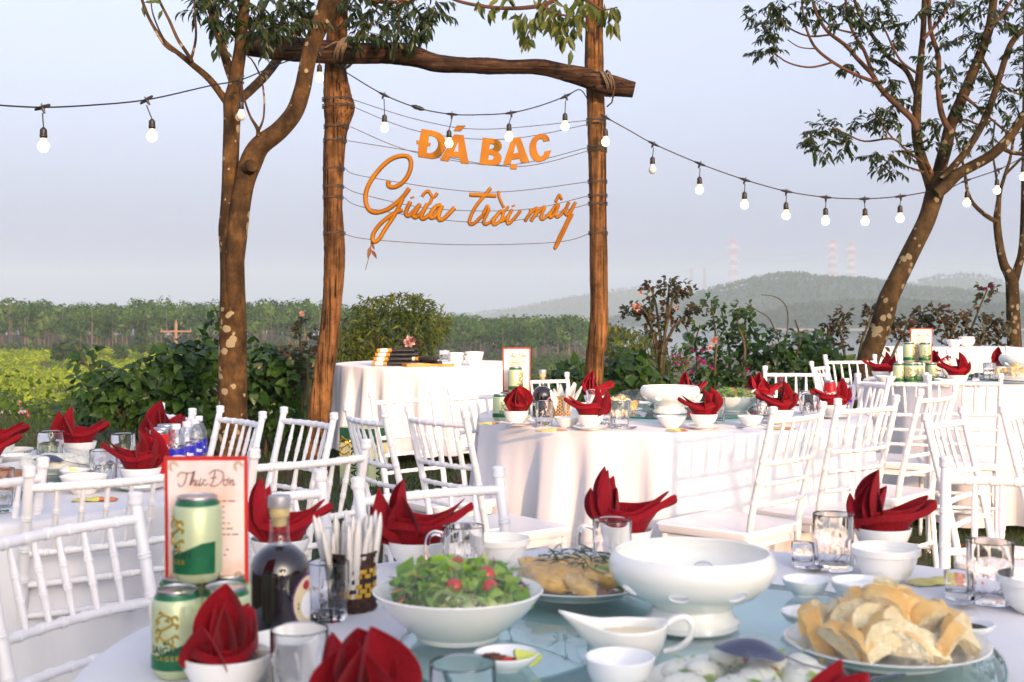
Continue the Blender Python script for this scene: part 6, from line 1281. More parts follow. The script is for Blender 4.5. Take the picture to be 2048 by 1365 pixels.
def bread_plate(where, pos, n, seed, s=1.0, film=True):
    put('plate', ME['plate'], 'white plate heaped with bread ' + where, 'plate', pos, 0, 'bread plates', s); q = random.Random(seed); k = 0
    for ring, (rr, cnt, z) in enumerate(((.088, int(n * .5), .030), (.050, int(n * .32), .046), (.018, n - int(n * .5) - int(n * .32), .060))):
        for i in range(cnt):
            a = 2 * PI * i / max(1, cnt) + ring * .5 + q.uniform(-.15, .15); p = pos + Vector((math.cos(a) * rr * s, math.sin(a) * rr * s, z * s + q.uniform(-.004, .004)))
            o = put('bread_piece', BR[q.randrange(6)], 'toasted baguette piece heaped on the plate ' + where, 'bread', p, a + q.uniform(-.8, .8), 'bread pieces ' + where, s * q.uniform(.95, 1.15), rx=q.uniform(-1.3, 1.3), ry=q.uniform(-.9, .9)); k += 1
    if film: film_dome('cling film stretched over the bread ' + where, pos, .127 * s, .127 * s, .078 * s, seed, .020 * s)
LETT = (HEART[0] * np.array([1, 1, 1.0]) + np.array([(0, 0, 0), (0, 0, .10), (0, 0, .06), (0, 0, -.22), (0, 0, .22), (0, 0, -.10), (0, 0, .20), (0, 0, -.12), (0, 0, .22), (0, 0, -.14)]), HEART[1])
M['lettuce'] = leafmat('lettuce_leaves', (.13, .32, .015), (.30, .52, .04), (.66, .74, .26), .35, .4); M['purple'] = leafmat('red_cabbage_shreds', (.10, .01, .06), (.20, .03, .12), (.55, .42, .45), .5, .2); M['carrot'] = leafmat('carrot_shreds', (.62, .16, .01), (.70, .28, .03), (.75, .55, .2), .5, .2); M['tomato'] = mat('cherry_tomato', (.55, .035, .010), .15, .1, 10, coat=.4, sss=.1)
def salad(where, pos, s=1.0, seed=1, film=True):
    put('salad_bowl', ME['salad'], 'wide white bowl of green salad ' + where, 'salad bowl', pos, 0, 'salad bowls', s); q = np.random.default_rng(seed)
    def heap(n, L_, wr, tm, m, nm, lab):
        a = q.uniform(0, 2 * PI, n); r = .079 * np.sqrt(q.uniform(0, 1, n)); z = .066 + .022 * (1 - (r / .079) ** 2) + q.uniform(-.008, .006, n); P = np.stack([r * np.cos(a), r * np.sin(a), z], 1) * s; Dv = np.stack([q.normal(size=n), q.normal(size=n), q.normal(size=n) * .45 + .1], 1); Nv = np.stack([q.normal(size=n) * .6, q.normal(size=n) * .6, np.ones(n)], 1)
        V, Fq = leafset(tm, P, Dv, Nv, L_ * s * q.uniform(.6, 1.2, n), wr); o = inst(nm, bigmesh(nm, V, Fq, M[m]), None, pos); tag(o, lab + ' ' + where, 'salad', kind='stuff')
    heap(380, .034, 1.0, LETT, 'lettuce', 'lettuce', 'torn green lettuce heaped in the bowl'); heap(130, .034, .11, LANCE, 'purple', 'cabbage_shreds', 'purple cabbage shreds strewn over the salad'); heap(60, .034, .09, LANCE, 'carrot', 'carrot_shreds', 'orange carrot shreds strewn over the salad')
    for i, (dx, dy, dz) in enumerate([(-.003, -.058, .082), (-.002, .03, .094), (.04, -.01, .089), (-.05, .02, .083), (.045, -.045, .079)]):
        o = MB().sphere((0, 0, 0), .0125 * s, 0, 14, 10, (1, 1, 1.1)).obj('cherry_tomato', M['tomato'], loc=pos + Vector((dx, dy, dz)) * s); tag(o, 'halved cherry tomato in the salad ' + where, 'tomato', 'cherry tomatoes ' + where)
    if film: film_dome('cling film stretched over the salad ' + where, pos, .119 * s, .119 * s, .042 * s, seed, .066 * s)
M['chicken'] = mat('golden_steamed_chicken', (.80, .50, .10), .3, .15, 55, col2=(.56, .33, .10), coat=.3, sss=.1); M['chick_w'] = mat('pale_chicken_meat', (.72, .56, .38), .5, .15, 40); M['herb'] = leafmat('lime_leaf_shreds', (.02, .05, .01), (.04, .09, .015), (.08, .14, .03), .5, .2)
def lump(seed, sx, sy, sz, m, name, n=14, k=10, amp=.12):
    q = random.Random(seed); return MB().sphere((0, 0, 0), 1, 0, n, k, (sx, sy, sz), None, amp, q).mesh(name, m)
CK = [lump(k, .031, .018, .012, M['chicken'], 'chicken_piece', 14, 9, .15) for k in range(4)]
M['egg'] = mat('speckled_white_dumpling', (.72, .72, .62), .5, .1, 120, col2=(.30, .34, .18), lo=.30, hi=.40); M['fried'] = mat('fried_brown_food', (.42, .16, .04), .45, .25, 40, col2=(.22, .06, .015), coat=.2); EG = [lump(20 + k, .025, .019, .013, M['egg'], 'dumpling', amp=.06) for k in range(2)]; FR = [lump(30 + k, .036, .020, .012, M['fried'], 'fried_piece') for k in range(3)]
def heap_things(meshes, name, lab, cat, pos, n, rad, z, seed, grp, s=1.0):
    q = random.Random(seed)
    for i in range(n):
        r = rad * math.sqrt((i + .5) / n); a = i * 2.4 + q.uniform(-.2, .2); put(name, meshes[i % len(meshes)], lab, cat, pos + Vector((r * math.cos(a), r * math.sin(a), z + .016 * (1 - r / rad))), q.uniform(0, 6.28), grp, s, rx=q.uniform(-.3, .3), ry=q.uniform(-.4, .4))
def herbs(pos, n, rad, z, seed, lab, m='herb', L_=.03, wr=.12):
    q = np.random.default_rng(seed); a = q.uniform(0, 6.28, n); r = rad * np.sqrt(q.uniform(0, 1, n)); P = np.stack([r * np.cos(a), r * np.sin(a), z + q.uniform(-.002, .008, n)], 1); Dv = np.stack([q.normal(size=n), q.normal(size=n), q.normal(size=n) * .3], 1); V, Fq = leafset(LANCE if wr < .5 else HEART, P, Dv, np.tile([0, 0, 1.], (n, 1)) + q.normal(size=(n, 3)) * .3, L_ * q.uniform(.6, 1.3, n), wr); o = inst('herb_shreds', bigmesh('herb_shreds', V, Fq, M[m]), None, pos); tag(o, lab, 'herbs', kind='stuff')

# ================================================================ NEAREST TABLE
ZG = ZN + GT
salad('on the nearest table', at(916, 1.755, ZG), 1.0, 3)
put_tureen('large white tureen with finger holes on the nearest table', at(1384, 1.82, ZG), 1.0, .35)
put_boat('white sauce boat in front of the near tureen', at(1262, 1.60, ZG), .0)
bread_plate('on the nearest table', at(1772, 1.66, ZG), 40, 7, 1.0)
p = at(1152, 2.04, ZG); put('plate', ME['plate'], 'white plate of sliced chicken behind the near salad', 'plate', p, 0, None, .95); heap_things(CK, 'chicken_piece', 'golden chicken piece on the plate behind the near salad', 'chicken', p, 24, .09, .030, 3, 'chicken pieces on the nearest table', 1.05); herbs(p, 70, .06, .056, 5, 'dark herb shreds scattered over the near chicken'); herbs(p + Vector((.075, -.02, .006)), 70, .05, .03, 6, 'green lettuce tucked beside the near chicken', 'lettuce', .04, .9); film_dome('cling film stretched over the near chicken plate', p, .118, .118, .062, 8, .018)
p = at(1012, 1.60, ZG); put('dip_dish', ME['dip'], 'small dish of chilli salt with a lime wedge', 'dish', p, 0, None, .98)
M['salt'] = mat('brown_chilli_salt', (.24, .085, .045), .9, .3, 120, bump=.8, bscale=300); M['lime'] = mat('lime_flesh', (.62, .68, .16), .3, .1, 60); M['limeskin'] = mat('lime_skin', (.06, .20, .02), .35, .1, 60); M['chili'] = mat('red_chilli', (.62, .03, .01), .25, .1, 20)
o = lump(41, .020, .014, .008, M['salt'], 'chilli_salt', amp=.2); put('chilli_salt', o, 'mound of brown chilli salt in the near dip dish', 'salt', p + Vector((-.016, 0, .012)))
def lime(pos, rz, label):
    t = thing('lime_wedge', label, 'lime', pos, rz); R_ = (.021, .019); w = .62; nt_, nf_ = 12, 6
    def sf(th, ph): return (R_[0] * math.cos(th), R_[1] * math.sin(th) * math.sin(ph), .0185 - R_[1] * math.sin(th) * math.cos(ph))
    b = MB(); b.grid(lambda u, v: sf(PI * u, -w + 2 * w * v), nt_, nf_); b.obj('rind', M['limeskin'], t)
    f = MB()
    for s in (-1, 1): f.grid(lambda u, v: tuple(np.array(sf(PI * u, s * w)) * v * .985 + np.array((R_[0] * math.cos(PI * u), 0, .0185)) * (1 - v * .985)), nt_, 3)
    f.obj('flesh', M['lime'], t, smooth=False); t.rotation_euler = (.5, .3, rz)
lime(p + Vector((.021, -.002, .009)), .5, 'lime wedge resting in the near dip dish')
o = put('chilli_slices', lump(44, .010, .006, .003, M['chili'], 'chilli_slices'), 'red chilli slices in the near dip dish', 'chilli', p + Vector((.003, -.008, .015)))
put('small_bowl', ME['cup'], 'small empty white bowl in front of the sauce boat', 'bowl', at(1240, 1.50, ZG), 0, None, .97)
put('small_bowl', ME['sauce'], 'small white dip bowl right behind the near bread plate', 'bowl', at(1611, 2.02, ZG), 0, None, .88); put('small_bowl', ME['sauce'], 'white dip bowl touching the near soup bowl', 'bowl', at(1723, 1.97, ZG), 0, None, 1.12)
p = at(1620, 1.82, ZG); put('dip_dish', ME['dip'], 'dip dish with lime half hidden behind the near bread', 'dish', p); lime(p + Vector((.012, 0, .010)), 1.2, 'lime wedge behind the near bread plate')
p = at(1930, 1.76, ZG); put('dip_dish', ME['dip'], 'dip dish of red sauce right of the near bread', 'dish', p, 0, None, .95); M['ketchup'] = mat('red_chilli_sauce', (.42, .015, .012), .15, .1, 20, coat=.5); put('chilli_sauce', MB().lathe([(0, .013), (.033, .013)], 24).mesh('chilli_sauce', M['ketchup']), 'red sauce in the dish right of the near bread', 'sauce', p)
p = at(1500, 1.475, ZG); put('plate', ME['plate'], 'white plate of herbed seafood at the bottom edge', 'plate', p, 0, None, .92); heap_things(EG, 'dumpling', 'pale herbed piece on the plate under the big spoon', 'dumpling', p, 13, .09, .026, 9, 'herbed pieces on the nearest table', 1.15); heap_things(FR[:1], 'fried_piece', 'browned piece under the big spoon on the nearest table', 'fried food', p + Vector((.01, .02, 0)), 4, .035, .030, 10, 'browned pieces on the nearest table', .8); herbs(p, 110, .09, .034, 12, 'green herb bits over the seafood plate', 'lettuce', .014, .6); film_dome('cling film over the seafood plate at the bottom edge', p, .115, .115, .05, 13, .018)
spoon('large steel serving spoon lying face down on the seafood plate', at(1428, 1.46, ZG + .070), math.radians(-6), True, .12, True)
# beer cans 2 x 2 with one on top, menu card behind
for i, (x, D, r, lab) in enumerate([(354, 1.655, -.15, 'front left beer can of the near stack, under the menu card'), (452, 1.672, .25, 'front right beer can of the near stack behind the napkin'), (362, 1.735, .9, 'rear left beer can of the near stack'), (455, 1.75, -.6, 'rear right beer can of the near stack')]): can(lab, at(x, D, ZN), r)
can('single beer can standing on top of the near stack', at(395, 1.702, ZN + .1155), -.78)
menu('menu card leaning behind the top can of the near stack', at(414, 1.742, ZN + .098), .03, .03, .99)
liquor('dark bottle with silver cap beside the near beer cans', at(559, 1.87, ZN), 1.32)
setting('in front of the near beer cans', 453, 1.56, ZN, math.radians(80), 0, s=.86, zoff=.020, saucer=False)
put('rice_bowl', ME['rice'], 'empty white bowl behind the near tumbler', 'bowl', at(575, 1.63, ZN), 0, None, 1.0)
tumbler('tumbler in front of the near dark bottle', 599, 1.52, ZN, .92); tumbler('tumbler at the bottom edge below the salad', 925, 1.36, ZN, .95)
mug('glass mug beside the near tissue basket', 657, 1.96, ZN, -1.2, .88)
DH = {(4, 1), (4, 2), (4, 3), (4, 5), (4, 6), (4, 7)}
basket('dark woven basket with yellow pattern on the nearest table', at(702, 2.03, ZN), .041, .092, 'wick_d', lambda i, j: i in (3, 4, 5, 7, 8) and (j % 6) not in (2,))
setting('at the bottom edge right of the near tumbler', 712, 1.33, ZN, math.radians(115), 1, s=.95, zoff=.030, saucer=False)
setting('behind the near salad bowl', 834, 2.34, ZN, math.radians(8), 2, saucer=False, s=1.0); mug('glass mug behind the near salad bowl', 927, 2.22, ZN, .1, 1.0)
put('soup_bowl', ME['soup'], 'white stepped-rim bowl behind the near salad', 'bowl', at(1000, 2.36, ZN), 0, None, .92)
setting('behind the near tureen', 1248, 2.46, ZN, math.radians(5), 3, saucer=False, s=1.0); mug('glass mug behind the near tureen', 1224, 2.30, ZN, .15, .98)
tumbler('tumbler right of the near tureen', 1667, 2.34, ZN, 1.0); put('shot_glass', ME['shot'], 'tiny glass left of the tall tumbler', 'glass', at(1605, 2.36, ZN)); spoon('spoon beside the tiny glass on the nearest table', at(1612, 2.30, ZN + .006), math.radians(35))
setting('right of the near tumbler', 1765, 2.48, ZN, math.radians(-4), 0, saucer=False, s=1.0, zoff=.026); put('soup_bowl', ME['soup'], 'white stepped-rim bowl before the right near napkin', 'bowl', at(1771, 2.24, ZN))
packet('yellow and orange wipe packet at right of the nearest table', at(1880, 2.22, ZN), .22, .12, .045)
tumbler('tumbler near the right edge of the nearest table', 1980, 2.07, ZN, .98); put('shot_glass', ME['shot'], 'tiny glass left of the right-edge tumbler', 'glass', at(1914, 2.10, ZN)); spoon('spoon left of the right-edge tumbler', at(1905, 2.02, ZN + .006), math.radians(25))
put('soup_bowl', ME['soup'], 'white stepped-rim bowl cut by the right edge', 'bowl', at(2072, 2.0, ZN))
setting('at the bottom edge below the bread', 1728, 1.24, ZN, math.radians(-60), 1, s=.88, zoff=.020, saucer=False)
setting('behind the near dark bottle', 560, 2.36, ZN, math.radians(20), 3, saucer=False, s=.95)

# ================================================================ MIDDLE TABLE
zg = Z2 + GT
can('left lower beer can on the middle table', at(1000, 5.48, Z2), .7); can('right lower beer can on the middle table behind the napkin', at(1046, 5.55, Z2), -.5); can('rear lower beer can on the middle table', at(1013, 5.62, Z2), .2); can('upper beer can before the menu card on the middle table', at(1031, 5.55, Z2 + .1155), .9)
menu('menu card standing on the cans of the middle table', at(1033, 5.64, Z2 + .1155), .02, .05, 1.08)
liquor('dark bottle with silver cap on the middle table', at(1085, 5.66, Z2), .9, 1.03)
setting('at the left of the middle table', 1033, 5.24, Z2, math.radians(100), 1, s=1.0); mug('glass mug at the left of the middle table', 1088, 5.22, Z2, .0, 1.0)
spoon('spoon beside the left saucer of the middle table', at(1083, 5.10, Z2 + .006), math.radians(190)); packet('wipe packet at the left edge of the middle table', at(978, 5.28, Z2), .1, .09)
basket('light woven tissue basket on the middle table', at(1124, 5.62, Z2), .040, .092, 'wick_t', lambda i, j: False, False)
put('sauce_bowl', ME['wide'], 'cream bowl left of the second napkin on the middle table', 'bowl', at(1134, 5.14, Z2), 0, None, .86); packet('wipe packet hanging over the front of the middle table', at(1102, 4.97, Z2), .35, .13, .05)
setting('second from left on the middle table', 1180, 5.04, Z2, math.radians(172), 2, s=1.0); tumbler('tumbler right of the second napkin on the middle table', 1240, 5.10, Z2, 1.08)
spoon('spoon at the front of the middle table', at(1274, 5.06, Z2 + .006), math.radians(222)); put('shot_glass', ME['shot'], 'tiny glass behind the middle-table tumbler', 'glass', at(1211, 5.18, Z2))
setting('behind the bread on the middle table', 1190, 6.20, Z2, math.radians(20), 0, s=1.0); tumbler('tumbler behind the bread on the middle table', 1187, 6.05, Z2, .95)
bread_plate('on the middle table', at(1238, 5.62, zg), 18, 17, .80, True)
p = at(1268, 6.03, zg); put('plate', ME['plate'], 'film-wrapped plate behind the bread on the middle table', 'plate', p, 0, None, .7); film_dome('crumpled film over the plate behind the middle-table bread', p, .10, .09, .065, 31, .01)
put_tureen('white tureen with finger holes on the middle table', at(1340, 5.58, zg), 1.1, .1); setting('behind the tureen of the middle table', 1384, 6.42, Z2, math.radians(30), 3, s=.95, saucer=False)
setting('in front of the tureen of the middle table', 1408, 5.06, Z2, math.radians(176), 1, s=1.0); put('sauce_bowl', ME['wide'], 'cream bowl before the tureen of the middle table', 'bowl', at(1343, 5.12, Z2), 0, None, .98); put('sauce_bowl', ME['sauce'], 'small bowl tucked below the middle tureen', 'bowl', at(1333, 5.30, Z2), 0, None, .95)
packet('wipe packet before the cream bowl of the middle table', at(1354, 4.98, Z2), .05, .085, .045); tumbler('tumbler behind the saucer in front of the middle tureen', 1432, 5.32, Z2, 1.02)
salad('on the middle table', at(1468, 5.68, zg), 1.0, 23); put_boat('white sauce boat behind the salad of the middle table', at(1474, 6.10, zg), PI)
setting('behind the salad of the middle table', 1530, 6.25, Z2, math.radians(15), 2, s=1.0); setting('at the right of the salad on the middle table', 1562, 5.30, Z2, math.radians(170), 0, s=1.0); put('rice_bowl', ME['wide'], 'white bowl before the salad of the middle table', 'bowl', at(1501, 5.20, Z2), 0, None, .85)
spoon('spoon below the salad of the middle table', at(1470, 5.06, Z2 + .006), math.radians(-30)); packet('wipe packet between the chairs on the middle table', at(1560, 5.05, Z2), .1, .12)
setting('next to the water bottle on the middle table', 1668, 5.58, Z2, math.radians(170), 3, s=1.0); water('water bottle with blue label on the middle table', at(1693, 5.92, Z2), .05); cola('red can behind the right napkin of the middle table', at(1660, 6.05, Z2), .3)
tumbler('tumbler left of the right napkin on the middle table', 1614, 5.85, Z2); tumbler('second tumbler left of the right napkin on the middle table', 1622, 5.55, Z2, 1.05); tumbler('tumbler beside the middle-table salad bowl', 1530, 5.55, Z2)

# ================================================================ LEFT TABLE
zg = Z1 + GT
setting('behind the dumpling plate of the left table', 158, 4.08, Z1, math.radians(-8), 2, s=1.0); tumbler('tumbler behind the dumpling plate of the left table', 101, 3.92, Z1, 1.05)
p = at(102, 3.60, zg); put('plate', ME['plate'], 'oval white plate of dumplings on the left table', 'plate', p, 0, None, (1.08, .85, 1)); heap_things(EG, 'dumpling', 'speckled white dumpling on the left-table plate', 'dumpling', p, 12, .09, .024, 21, 'dumplings on the left table', 1.3); spoon('large steel spoon lying over the left-table dumplings', at(66, 3.50, zg + .05), math.radians(8), True, .05, True); film_dome('cling film over the left-table dumplings', p, .135, .105, .05, 41, .018)
p = at(4, 3.24, zg); put('plate', ME['plate'], 'white plate of fried food at the left edge', 'plate', p, 0, None, .82); heap_things(FR, 'fried_piece', 'fried brown piece on the plate at the left edge', 'fried food', p, 14, .075, .024, 22, 'fried pieces on the left table', 1.05)
put('soup_bowl', ME['wide'], 'wide white bowl in front of the left-table tumbler', 'bowl', at(168, 3.33, Z1), 0, None, .98); put('dip_dish', ME['dip'], 'small dish with lime behind the wide bowl of the left table', 'dish', at(152, 3.47, zg), 0, None, 1.05); lime(at(150, 3.46, zg + .01), .3, 'lime wedge in the small dish of the left table')
put('soup_bowl', ME['wide'], 'white bowl at the far left of the left table', 'bowl', at(25, 3.98, Z1), 0, None, 1.0); put('dip_dish', ME['dip'], 'flat dish behind the left-table dumplings', 'dish', at(30, 3.80, zg), 0, None, 1.2); put('saucer', ME['saucer'], 'white saucer behind the left-table dumplings', 'saucer', at(160, 3.86, Z1 + .01))
tumbler('tumbler before the large napkin of the left table', 207, 3.46, Z1, .98); tumbler('tumbler behind the large napkin of the left table', 246, 3.92, Z1, .98); put('shot_glass', ME['shot'], 'tiny glass in front of the left-table tumbler', 'glass', at(62, 3.92, Z1))
setting('before the cola cans of the left table', 281, 3.40, Z1, math.radians(183), 1, s=1.0); packet('wipe packet at the near edge of the left table', at(190, 3.20, Z1), .15, .11)
for i, (x, D) in enumerate(((318, 3.58), (326, 3.67), (333, 3.77))): cola(['nearest', 'second', 'farthest'][i] + ' red cola can in the row on the left table', at(x, D, Z1), -.35)
for i, (x, D, r) in enumerate(((352, 3.60, .9), (374, 3.68, .25), (389, 3.78, .5), (397, 3.88, .3))): water(['nearest', 'second', 'third', 'farthest'][i] + ' water bottle with blue label in the left-table row', at(x, D, Z1), r)
setting('behind the water bottles of the left table', 325, 4.22, Z1, math.radians(60), 0, s=1.0); setting('at the far left edge behind the white bowl', -8, 3.98, Z1, math.radians(0), 3, s=1.0); setting('cut by the left edge before the dumplings', -34, 3.62, Z1, math.radians(10), 2, s=1.0)
tumbler('tumbler cut by the left edge of the photo', -4, 3.02, Z1, 1.0)

# ================================================================ RIGHT-HAND TABLE
zg = Z4 + GT
for i, (x, D, r) in enumerate(((1798, 6.98, .6), (1815, 7.05, .2), (1822, 6.95, -.4), (1836, 6.96, .1), (1862, 7.0, .5))): can(['leftmost', 'second', 'third', 'fourth', 'rightmost'][i] + ' lower beer can in the right-hand table stack', at(x, D, Z4), r)
can('left upper beer can on the right-hand table stack', at(1818, 7.02, Z4 + .1155), .7); can('right upper beer can on the right-hand table stack', at(1850, 6.98, Z4 + .1155), .1); menu('menu card between the upper cans of the right-hand table', at(1842, 7.04, Z4 + .1155), -.05, .04, 1.05)
setting('at the left of the right-hand table stack', 1763, 7.16, Z4, math.radians(170), 2, s=1.0); setting('in front of the tissue basket of the right-hand table', 1915, 6.72, Z4, math.radians(165), 0, s=1.0); setting('behind the cans of the right-hand table', 1874, 7.7, Z4, math.radians(20), 1, s=1.0); setting('behind the tureen of the right-hand table', 2004, 7.85, Z4, math.radians(40), 3, s=1.0); setting('left of the leftmost can of the right-hand table', 1790, 6.66, Z4, math.radians(175), 1, s=.9) if False else None
basket('tan tissue basket behind the right-hand napkin', at(1917, 7.05, Z4), .042, .092, 'wick_t', lambda i, j: True, False); put('sauce_bowl', ME['wide'], 'cream bowl right of the beer cans on the right-hand table', 'bowl', at(1889, 6.70, Z4), 0, None, .85)
put_tureen('white tureen at the right edge on the right-hand table', at(2048, 7.35, zg), 1.15, .2); bread_plate('on the right-hand table', at(2030, 6.95, zg), 16, 27, .95, True); mug('glass mug left of the right-hand tureen', 1979, 7.35, Z4); tumbler('tumbler right of the beer cans on the right-hand table', 1874, 7.3, Z4); put('shot_glass', ME['shot'], 'tiny glass left of the right-hand bread', 'glass', at(1952, 6.66, Z4))
put('soup_bowl', ME['wide'], 'white bowl behind the chairs on the right-hand table', 'bowl', at(1772, 6.95, Z4), 0, None, .9); put('saucer', ME['saucer'], 'white saucer left of the cans on the right-hand table', 'saucer', at(1752, 7.08, Z4))

# ================================================================ BACK TABLE AND GIFT TABLE
ME['tall'] = dish([(.032, 0), (.034, .004), (.044, .014), (.058, .036), (.0645, .058), (.066, .068)]).mesh('serving_bowl', M['china_b'])
put('serving_bowl', ME['tall'], 'single white bowl on the long back table', 'bowl', at(1908, 11.1, z5 + .002)); put('serving_bowl', ME['tall'], 'lower bowl of the stacked pair on the back table', 'bowl', at(1934, 11.1, z5 + .002), 0, None, 1.05); put('serving_bowl', ME['tall'], 'upper bowl of the stacked pair on the back table', 'bowl', at(1933, 11.1, z5 + .024), 0, None, 1.05)
for i, (x, D) in enumerate(((913, 9.85), (947, 9.8))):
    for k in range(2): put('serving_bowl', ME['tall'], ('lower' if k == 0 else 'upper') + ' white bowl of the ' + ('left' if i == 0 else 'right') + ' stack on the gift table', 'bowl', at(x + (0 if k == 0 else 2 * i), D, Z3 + .028 * k), 0, 'white bowls on the gift table', 1.0 + .12 * i)
tumbler('tumbler left of the bowls on the gift table', 889, 9.95, Z3, 1.1); M['tissue_pack'] = M['tissue']
o = put('folded_tissue', MB().box((0, 0, .014), (.08, .06, .026)).mesh('folded_tissue', M['tissue']), 'small white folded tissue beside the gift-table bowls', 'tissue', at(893, 9.78, Z3), .2)
# folded paper fans in black sleeves with gold paper bands
M['sleeve'] = mat('black_dotted_sleeve', (.012, .012, .014), .55, .0, 300, col2=(.010, .010, .011), lo=.66, hi=.70); nt = M['sleeve'].node_tree; nt.nodes['Color Ramp'].color_ramp.elements[1].color = (.5, .5, .48, 1); nt.nodes['Noise Texture'].inputs['Scale'].default_value = 210
M['band_g'] = mat('mustard_paper_band', (.56, .27, .03), .6, .1, 30); M['band_w'] = mat('white_paper_band', (.80, .78, .74), .7, .04, 30)
def rolled(label, pos, rz, grp='rolled fans on the gift table'):
    t = thing('rolled_fan', label, 'fan', pos, rz, grp); r = .020
    def seg(x0, x1, rr, m, nm): MB().tube([(x0, 0, r), (x0 + .004, 0, r), (x1 - .004, 0, r), (x1, 0, r)], [rr * .9, rr, rr, rr * .9], 12, flat=.8, up=(0, 0, 1)).obj(nm, M[m], t)
    seg(-.13, -.105, r, 'band_g', 'gold_band'); seg(-.107, -.045, r * .98, 'band_w', 'paper_band'); seg(-.047, -.015, r, 'band_g', 'gold_band'); seg(-.017, .12, r * 1.05, 'sleeve', 'sleeve')
rows_ = [(0, 5), (1, 4), (2, 3), (3, 2)]; q = random.Random(3)
for lv, cnt in rows_:
    for k in range(cnt): rolled(['rolled fan with gold bands in the bottom row of the gift-table stack', 'rolled fan with gold bands in the second row of the gift-table stack', 'rolled fan with gold bands in the third row of the gift-table stack', 'rolled fan with gold bands topmost in the gift-table stack'][lv], at(778 + lv * 3 + k * 11, 9.62 + .034 * k + lv * .02, Z3 + .033 * lv), .18 + q.uniform(-.08, .08))
for k in range(5): rolled('black-sleeved roll fanned out towards the bowls on the gift table', at(842 + 5 * k, 9.70 + .03 * k, Z3 + (.033 if k < 2 else 0)), -.35 - .12 * k, 'fanned-out rolls on the gift table')
M['book'] = mat('orange_book_cover', (.72, .30, .035), .5, .1, 12); M['pages'] = mat('book_window', (.50, .48, .48), .5, .1, 20)
def book(label, pos, rz, w, l, h, win=True):
    t = thing('gift_box', label, 'box', pos, rz, 'flat orange boxes on the gift table'); MB().box((0, 0, h / 2), (w, l, h)).obj('box', M['book'], t, smooth=False)
    if win: MB().box((0, 0, h + .0008), (w * .55, l * .5, .0015)).obj('window', M['pages'], t, smooth=False)
    MB().box((w / 2 + .001, 0, h * .5), (.002, l * .9, h * .5)).obj('side_slot', M['pages'], t, smooth=False)
book('large flat orange box on the gift table', at(832, 9.58, Z3), .35, .19, .16, .022); book('second flat orange box half under the first', at(868, 9.66, Z3), .05, .15, .13, .016, False); book('small orange box nearest the gift-table bowls', at(895, 9.58, Z3), -.05, .10, .09, .016, False)

# beer carton on the grass
M['carton'] = mat('pale_green_carton', (.52, .56, .33), .6, .08, 6); M['carton_g'] = mat('dark_green_carton_print', (.012, .085, .045), .6, .1, 8)
tc_ = thing('beer_carton', 'pale green beer carton standing on the grass by the gift table', 'carton', at(728, 8.7, gz(-1.0, 8.7)), -.62); w_, d_, h_ = .27, .20, .40
MB().box((0, 0, h_ / 2), (w_, d_, h_)).obj('carton_body', M['carton'], tc_, smooth=False); MB().box((0, 0, h_ * .86), (w_ + .003, d_ + .003, h_ * .26)).obj('green_top_print', M['carton_g'], tc_, smooth=False)
def flat_text(body, size, bold, m, parent, loc, rot, nm='lettering'): me = text_mesh(body, size, bold); me.materials.append(M[m]); return inst(nm, me, parent, loc, rot)
R0 = (PI / 2, -PI / 2, 0)
for fx, rz_, off in ((0, 0, d_ / 2 + .002), (1, PI / 2, w_ / 2 + .002)):
    e_ = (lambda x, z: Vector((x, -off, z))) if fx == 0 else (lambda x, z: Vector((off, x, z)))
    for body, size, bold, m_, x in (('SAIGON', .072, .0025, 'ink', 0.0), ('BIA', .034, .0015, 'ink', -.046), ('LAGER', .046, .0018, 'can_gold', .052)):
        me = text_mesh(body, size, bold); me.materials.append(M[m_]); mt = Matrix.Rotation(rz_, 4, 'Z') @ Matrix.Rotation(PI / 2, 4, 'X') @ Matrix.Rotation(PI / 2, 4, 'Z'); me.transform(mt); inst('lettering', me, tc_, e_(x, .165))
dr = MB()
for st in DRAGON: dr.tube([(x * 3.2 - .085, -d_ / 2 - .002, y * 3.2 + .20) for x, y in (catmull(st, 4) if len(st) > 2 else st)], .005, 5)
dr.obj('dragon_emblem', M['can_gold'], tc_)

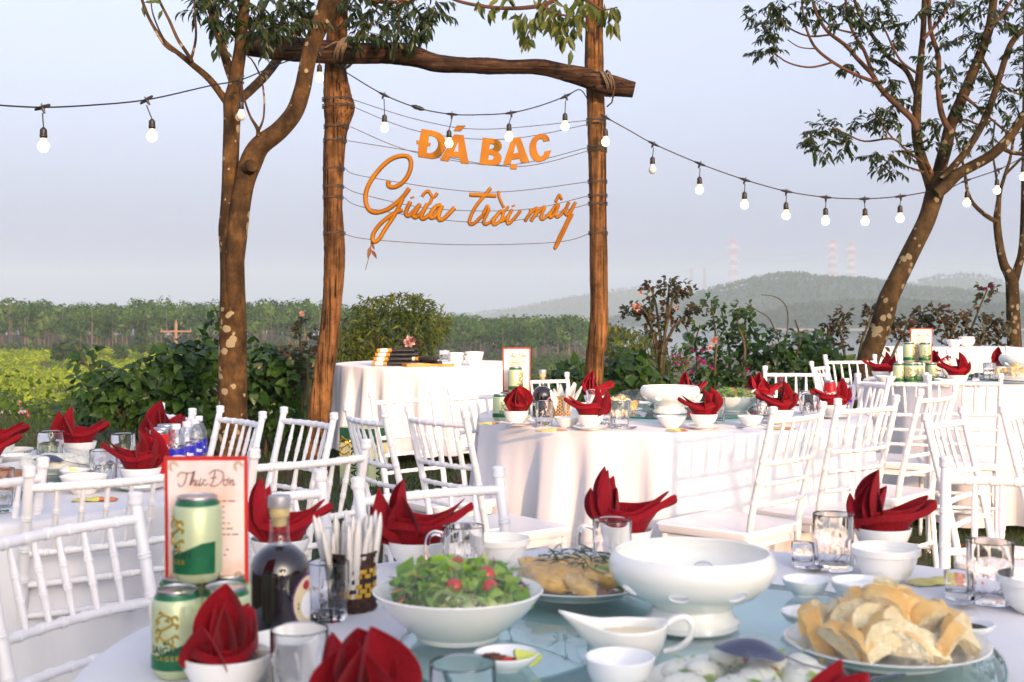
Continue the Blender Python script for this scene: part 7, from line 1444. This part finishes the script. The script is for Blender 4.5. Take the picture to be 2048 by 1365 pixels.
# ================================================================ LAWN COVER AND AN UNSEEN TREE ADDED BEHIND THE CAMERA FOR ITS SHADE
q = np.random.default_rng(77); n = 52000; d = 3.0 + 10.5 * q.uniform(0, 1, n) ** .8; x = q.uniform(-.47, .47, n) * d; z = land(x, d); M['blade'] = leafmat('grass_blades', (.020, .050, .008), (.035, .080, .012), (.075, .12, .025), .6, .3)
hgt = q.uniform(.02, .055, n) * np.where(d > 8, 1.5, 1.0); w = q.uniform(.0015, .003, n) * (1 + d / 8); a = q.uniform(0, 6.28, n); lx, ly = q.normal(size=n) * .35 * hgt, q.normal(size=n) * .35 * hgt
V = np.stack([np.stack([x - np.cos(a) * w, d - np.sin(a) * w, z - .002], 1), np.stack([x + np.cos(a) * w, d + np.sin(a) * w, z - .002], 1), np.stack([x + lx, d + ly, z + hgt], 1)], 1).reshape(-1, 3)
o = inst('grass', bigmesh('grass', V, np.arange(len(V)).reshape(-1, 3), M['blade'])); tag(o, 'short green grass of the lawn', 'grass', kind='stuff')
n = 900; d = 3.0 + 8 * q.uniform(0, 1, n); x = q.uniform(-.45, .45, n) * d; z = land(x, d) + .02; V, Fq = leafset(LANCE, np.stack([x, d, z], 1), q.normal(size=(n, 3)) * np.array([1, 1, .25]), np.tile([0, 0, 1.], (n, 1)) + q.normal(size=(n, 3)) * .4, q.uniform(.04, .09, n), .45)
o = inst('leaf_litter', bigmesh('leaf_litter', V, Fq, M['lf_dry'])); tag(o, 'dry brown leaves littered on the lawn', 'leaves', kind='stuff')
tb = thing('added_shade_tree', 'unseen low bushy tree added behind the camera to shade the left and middle tables', 'tree', (2.2, -4.2, 0.0))
MB().tube([(0, 0, -.1), (.05, 0, .8), (0, .05, 2.0)], [.07, .055, .04], 10).obj('trunk', M['bark'], tb)
for a, l in ((.3, 1.1), (1.5, .6), (2.8, 1.2), (4.2, .6), (5.4, .8)): MB().tube([(0, 0, 1.6), (math.cos(a) * l * .5, math.sin(a) * l * .3, 2.1), (math.cos(a) * l, math.sin(a) * l * .5, 2.5)], [.045, .03, .012], 7).obj('branch', M['bark'], tb)
n = 1700; p = q.normal(size=(n, 3)); p /= np.linalg.norm(p, axis=1, keepdims=True); p *= q.uniform(.2, 1, (n, 1)) ** .45; P = np.stack([2.2 + p[:, 0] * 1.75, -4.2 + p[:, 1] * .8, 2.45 + p[:, 2] * .62], 1); ok = P[:, 2] > .15; P = P[ok]; V, Fq = leafset(HEART, P, p[ok] + q.normal(size=(ok.sum(), 3)) * .5, q.normal(size=(ok.sum(), 3)) * .5 + np.array([0, 0, .6]), q.uniform(.09, .16, ok.sum()), .85)  # crown shaped so its shade reaches the left and middle tables
inst('crown', bigmesh('crown', V - np.array([2.2, -4.2, 0]), Fq, M['lf_heart']), tb)
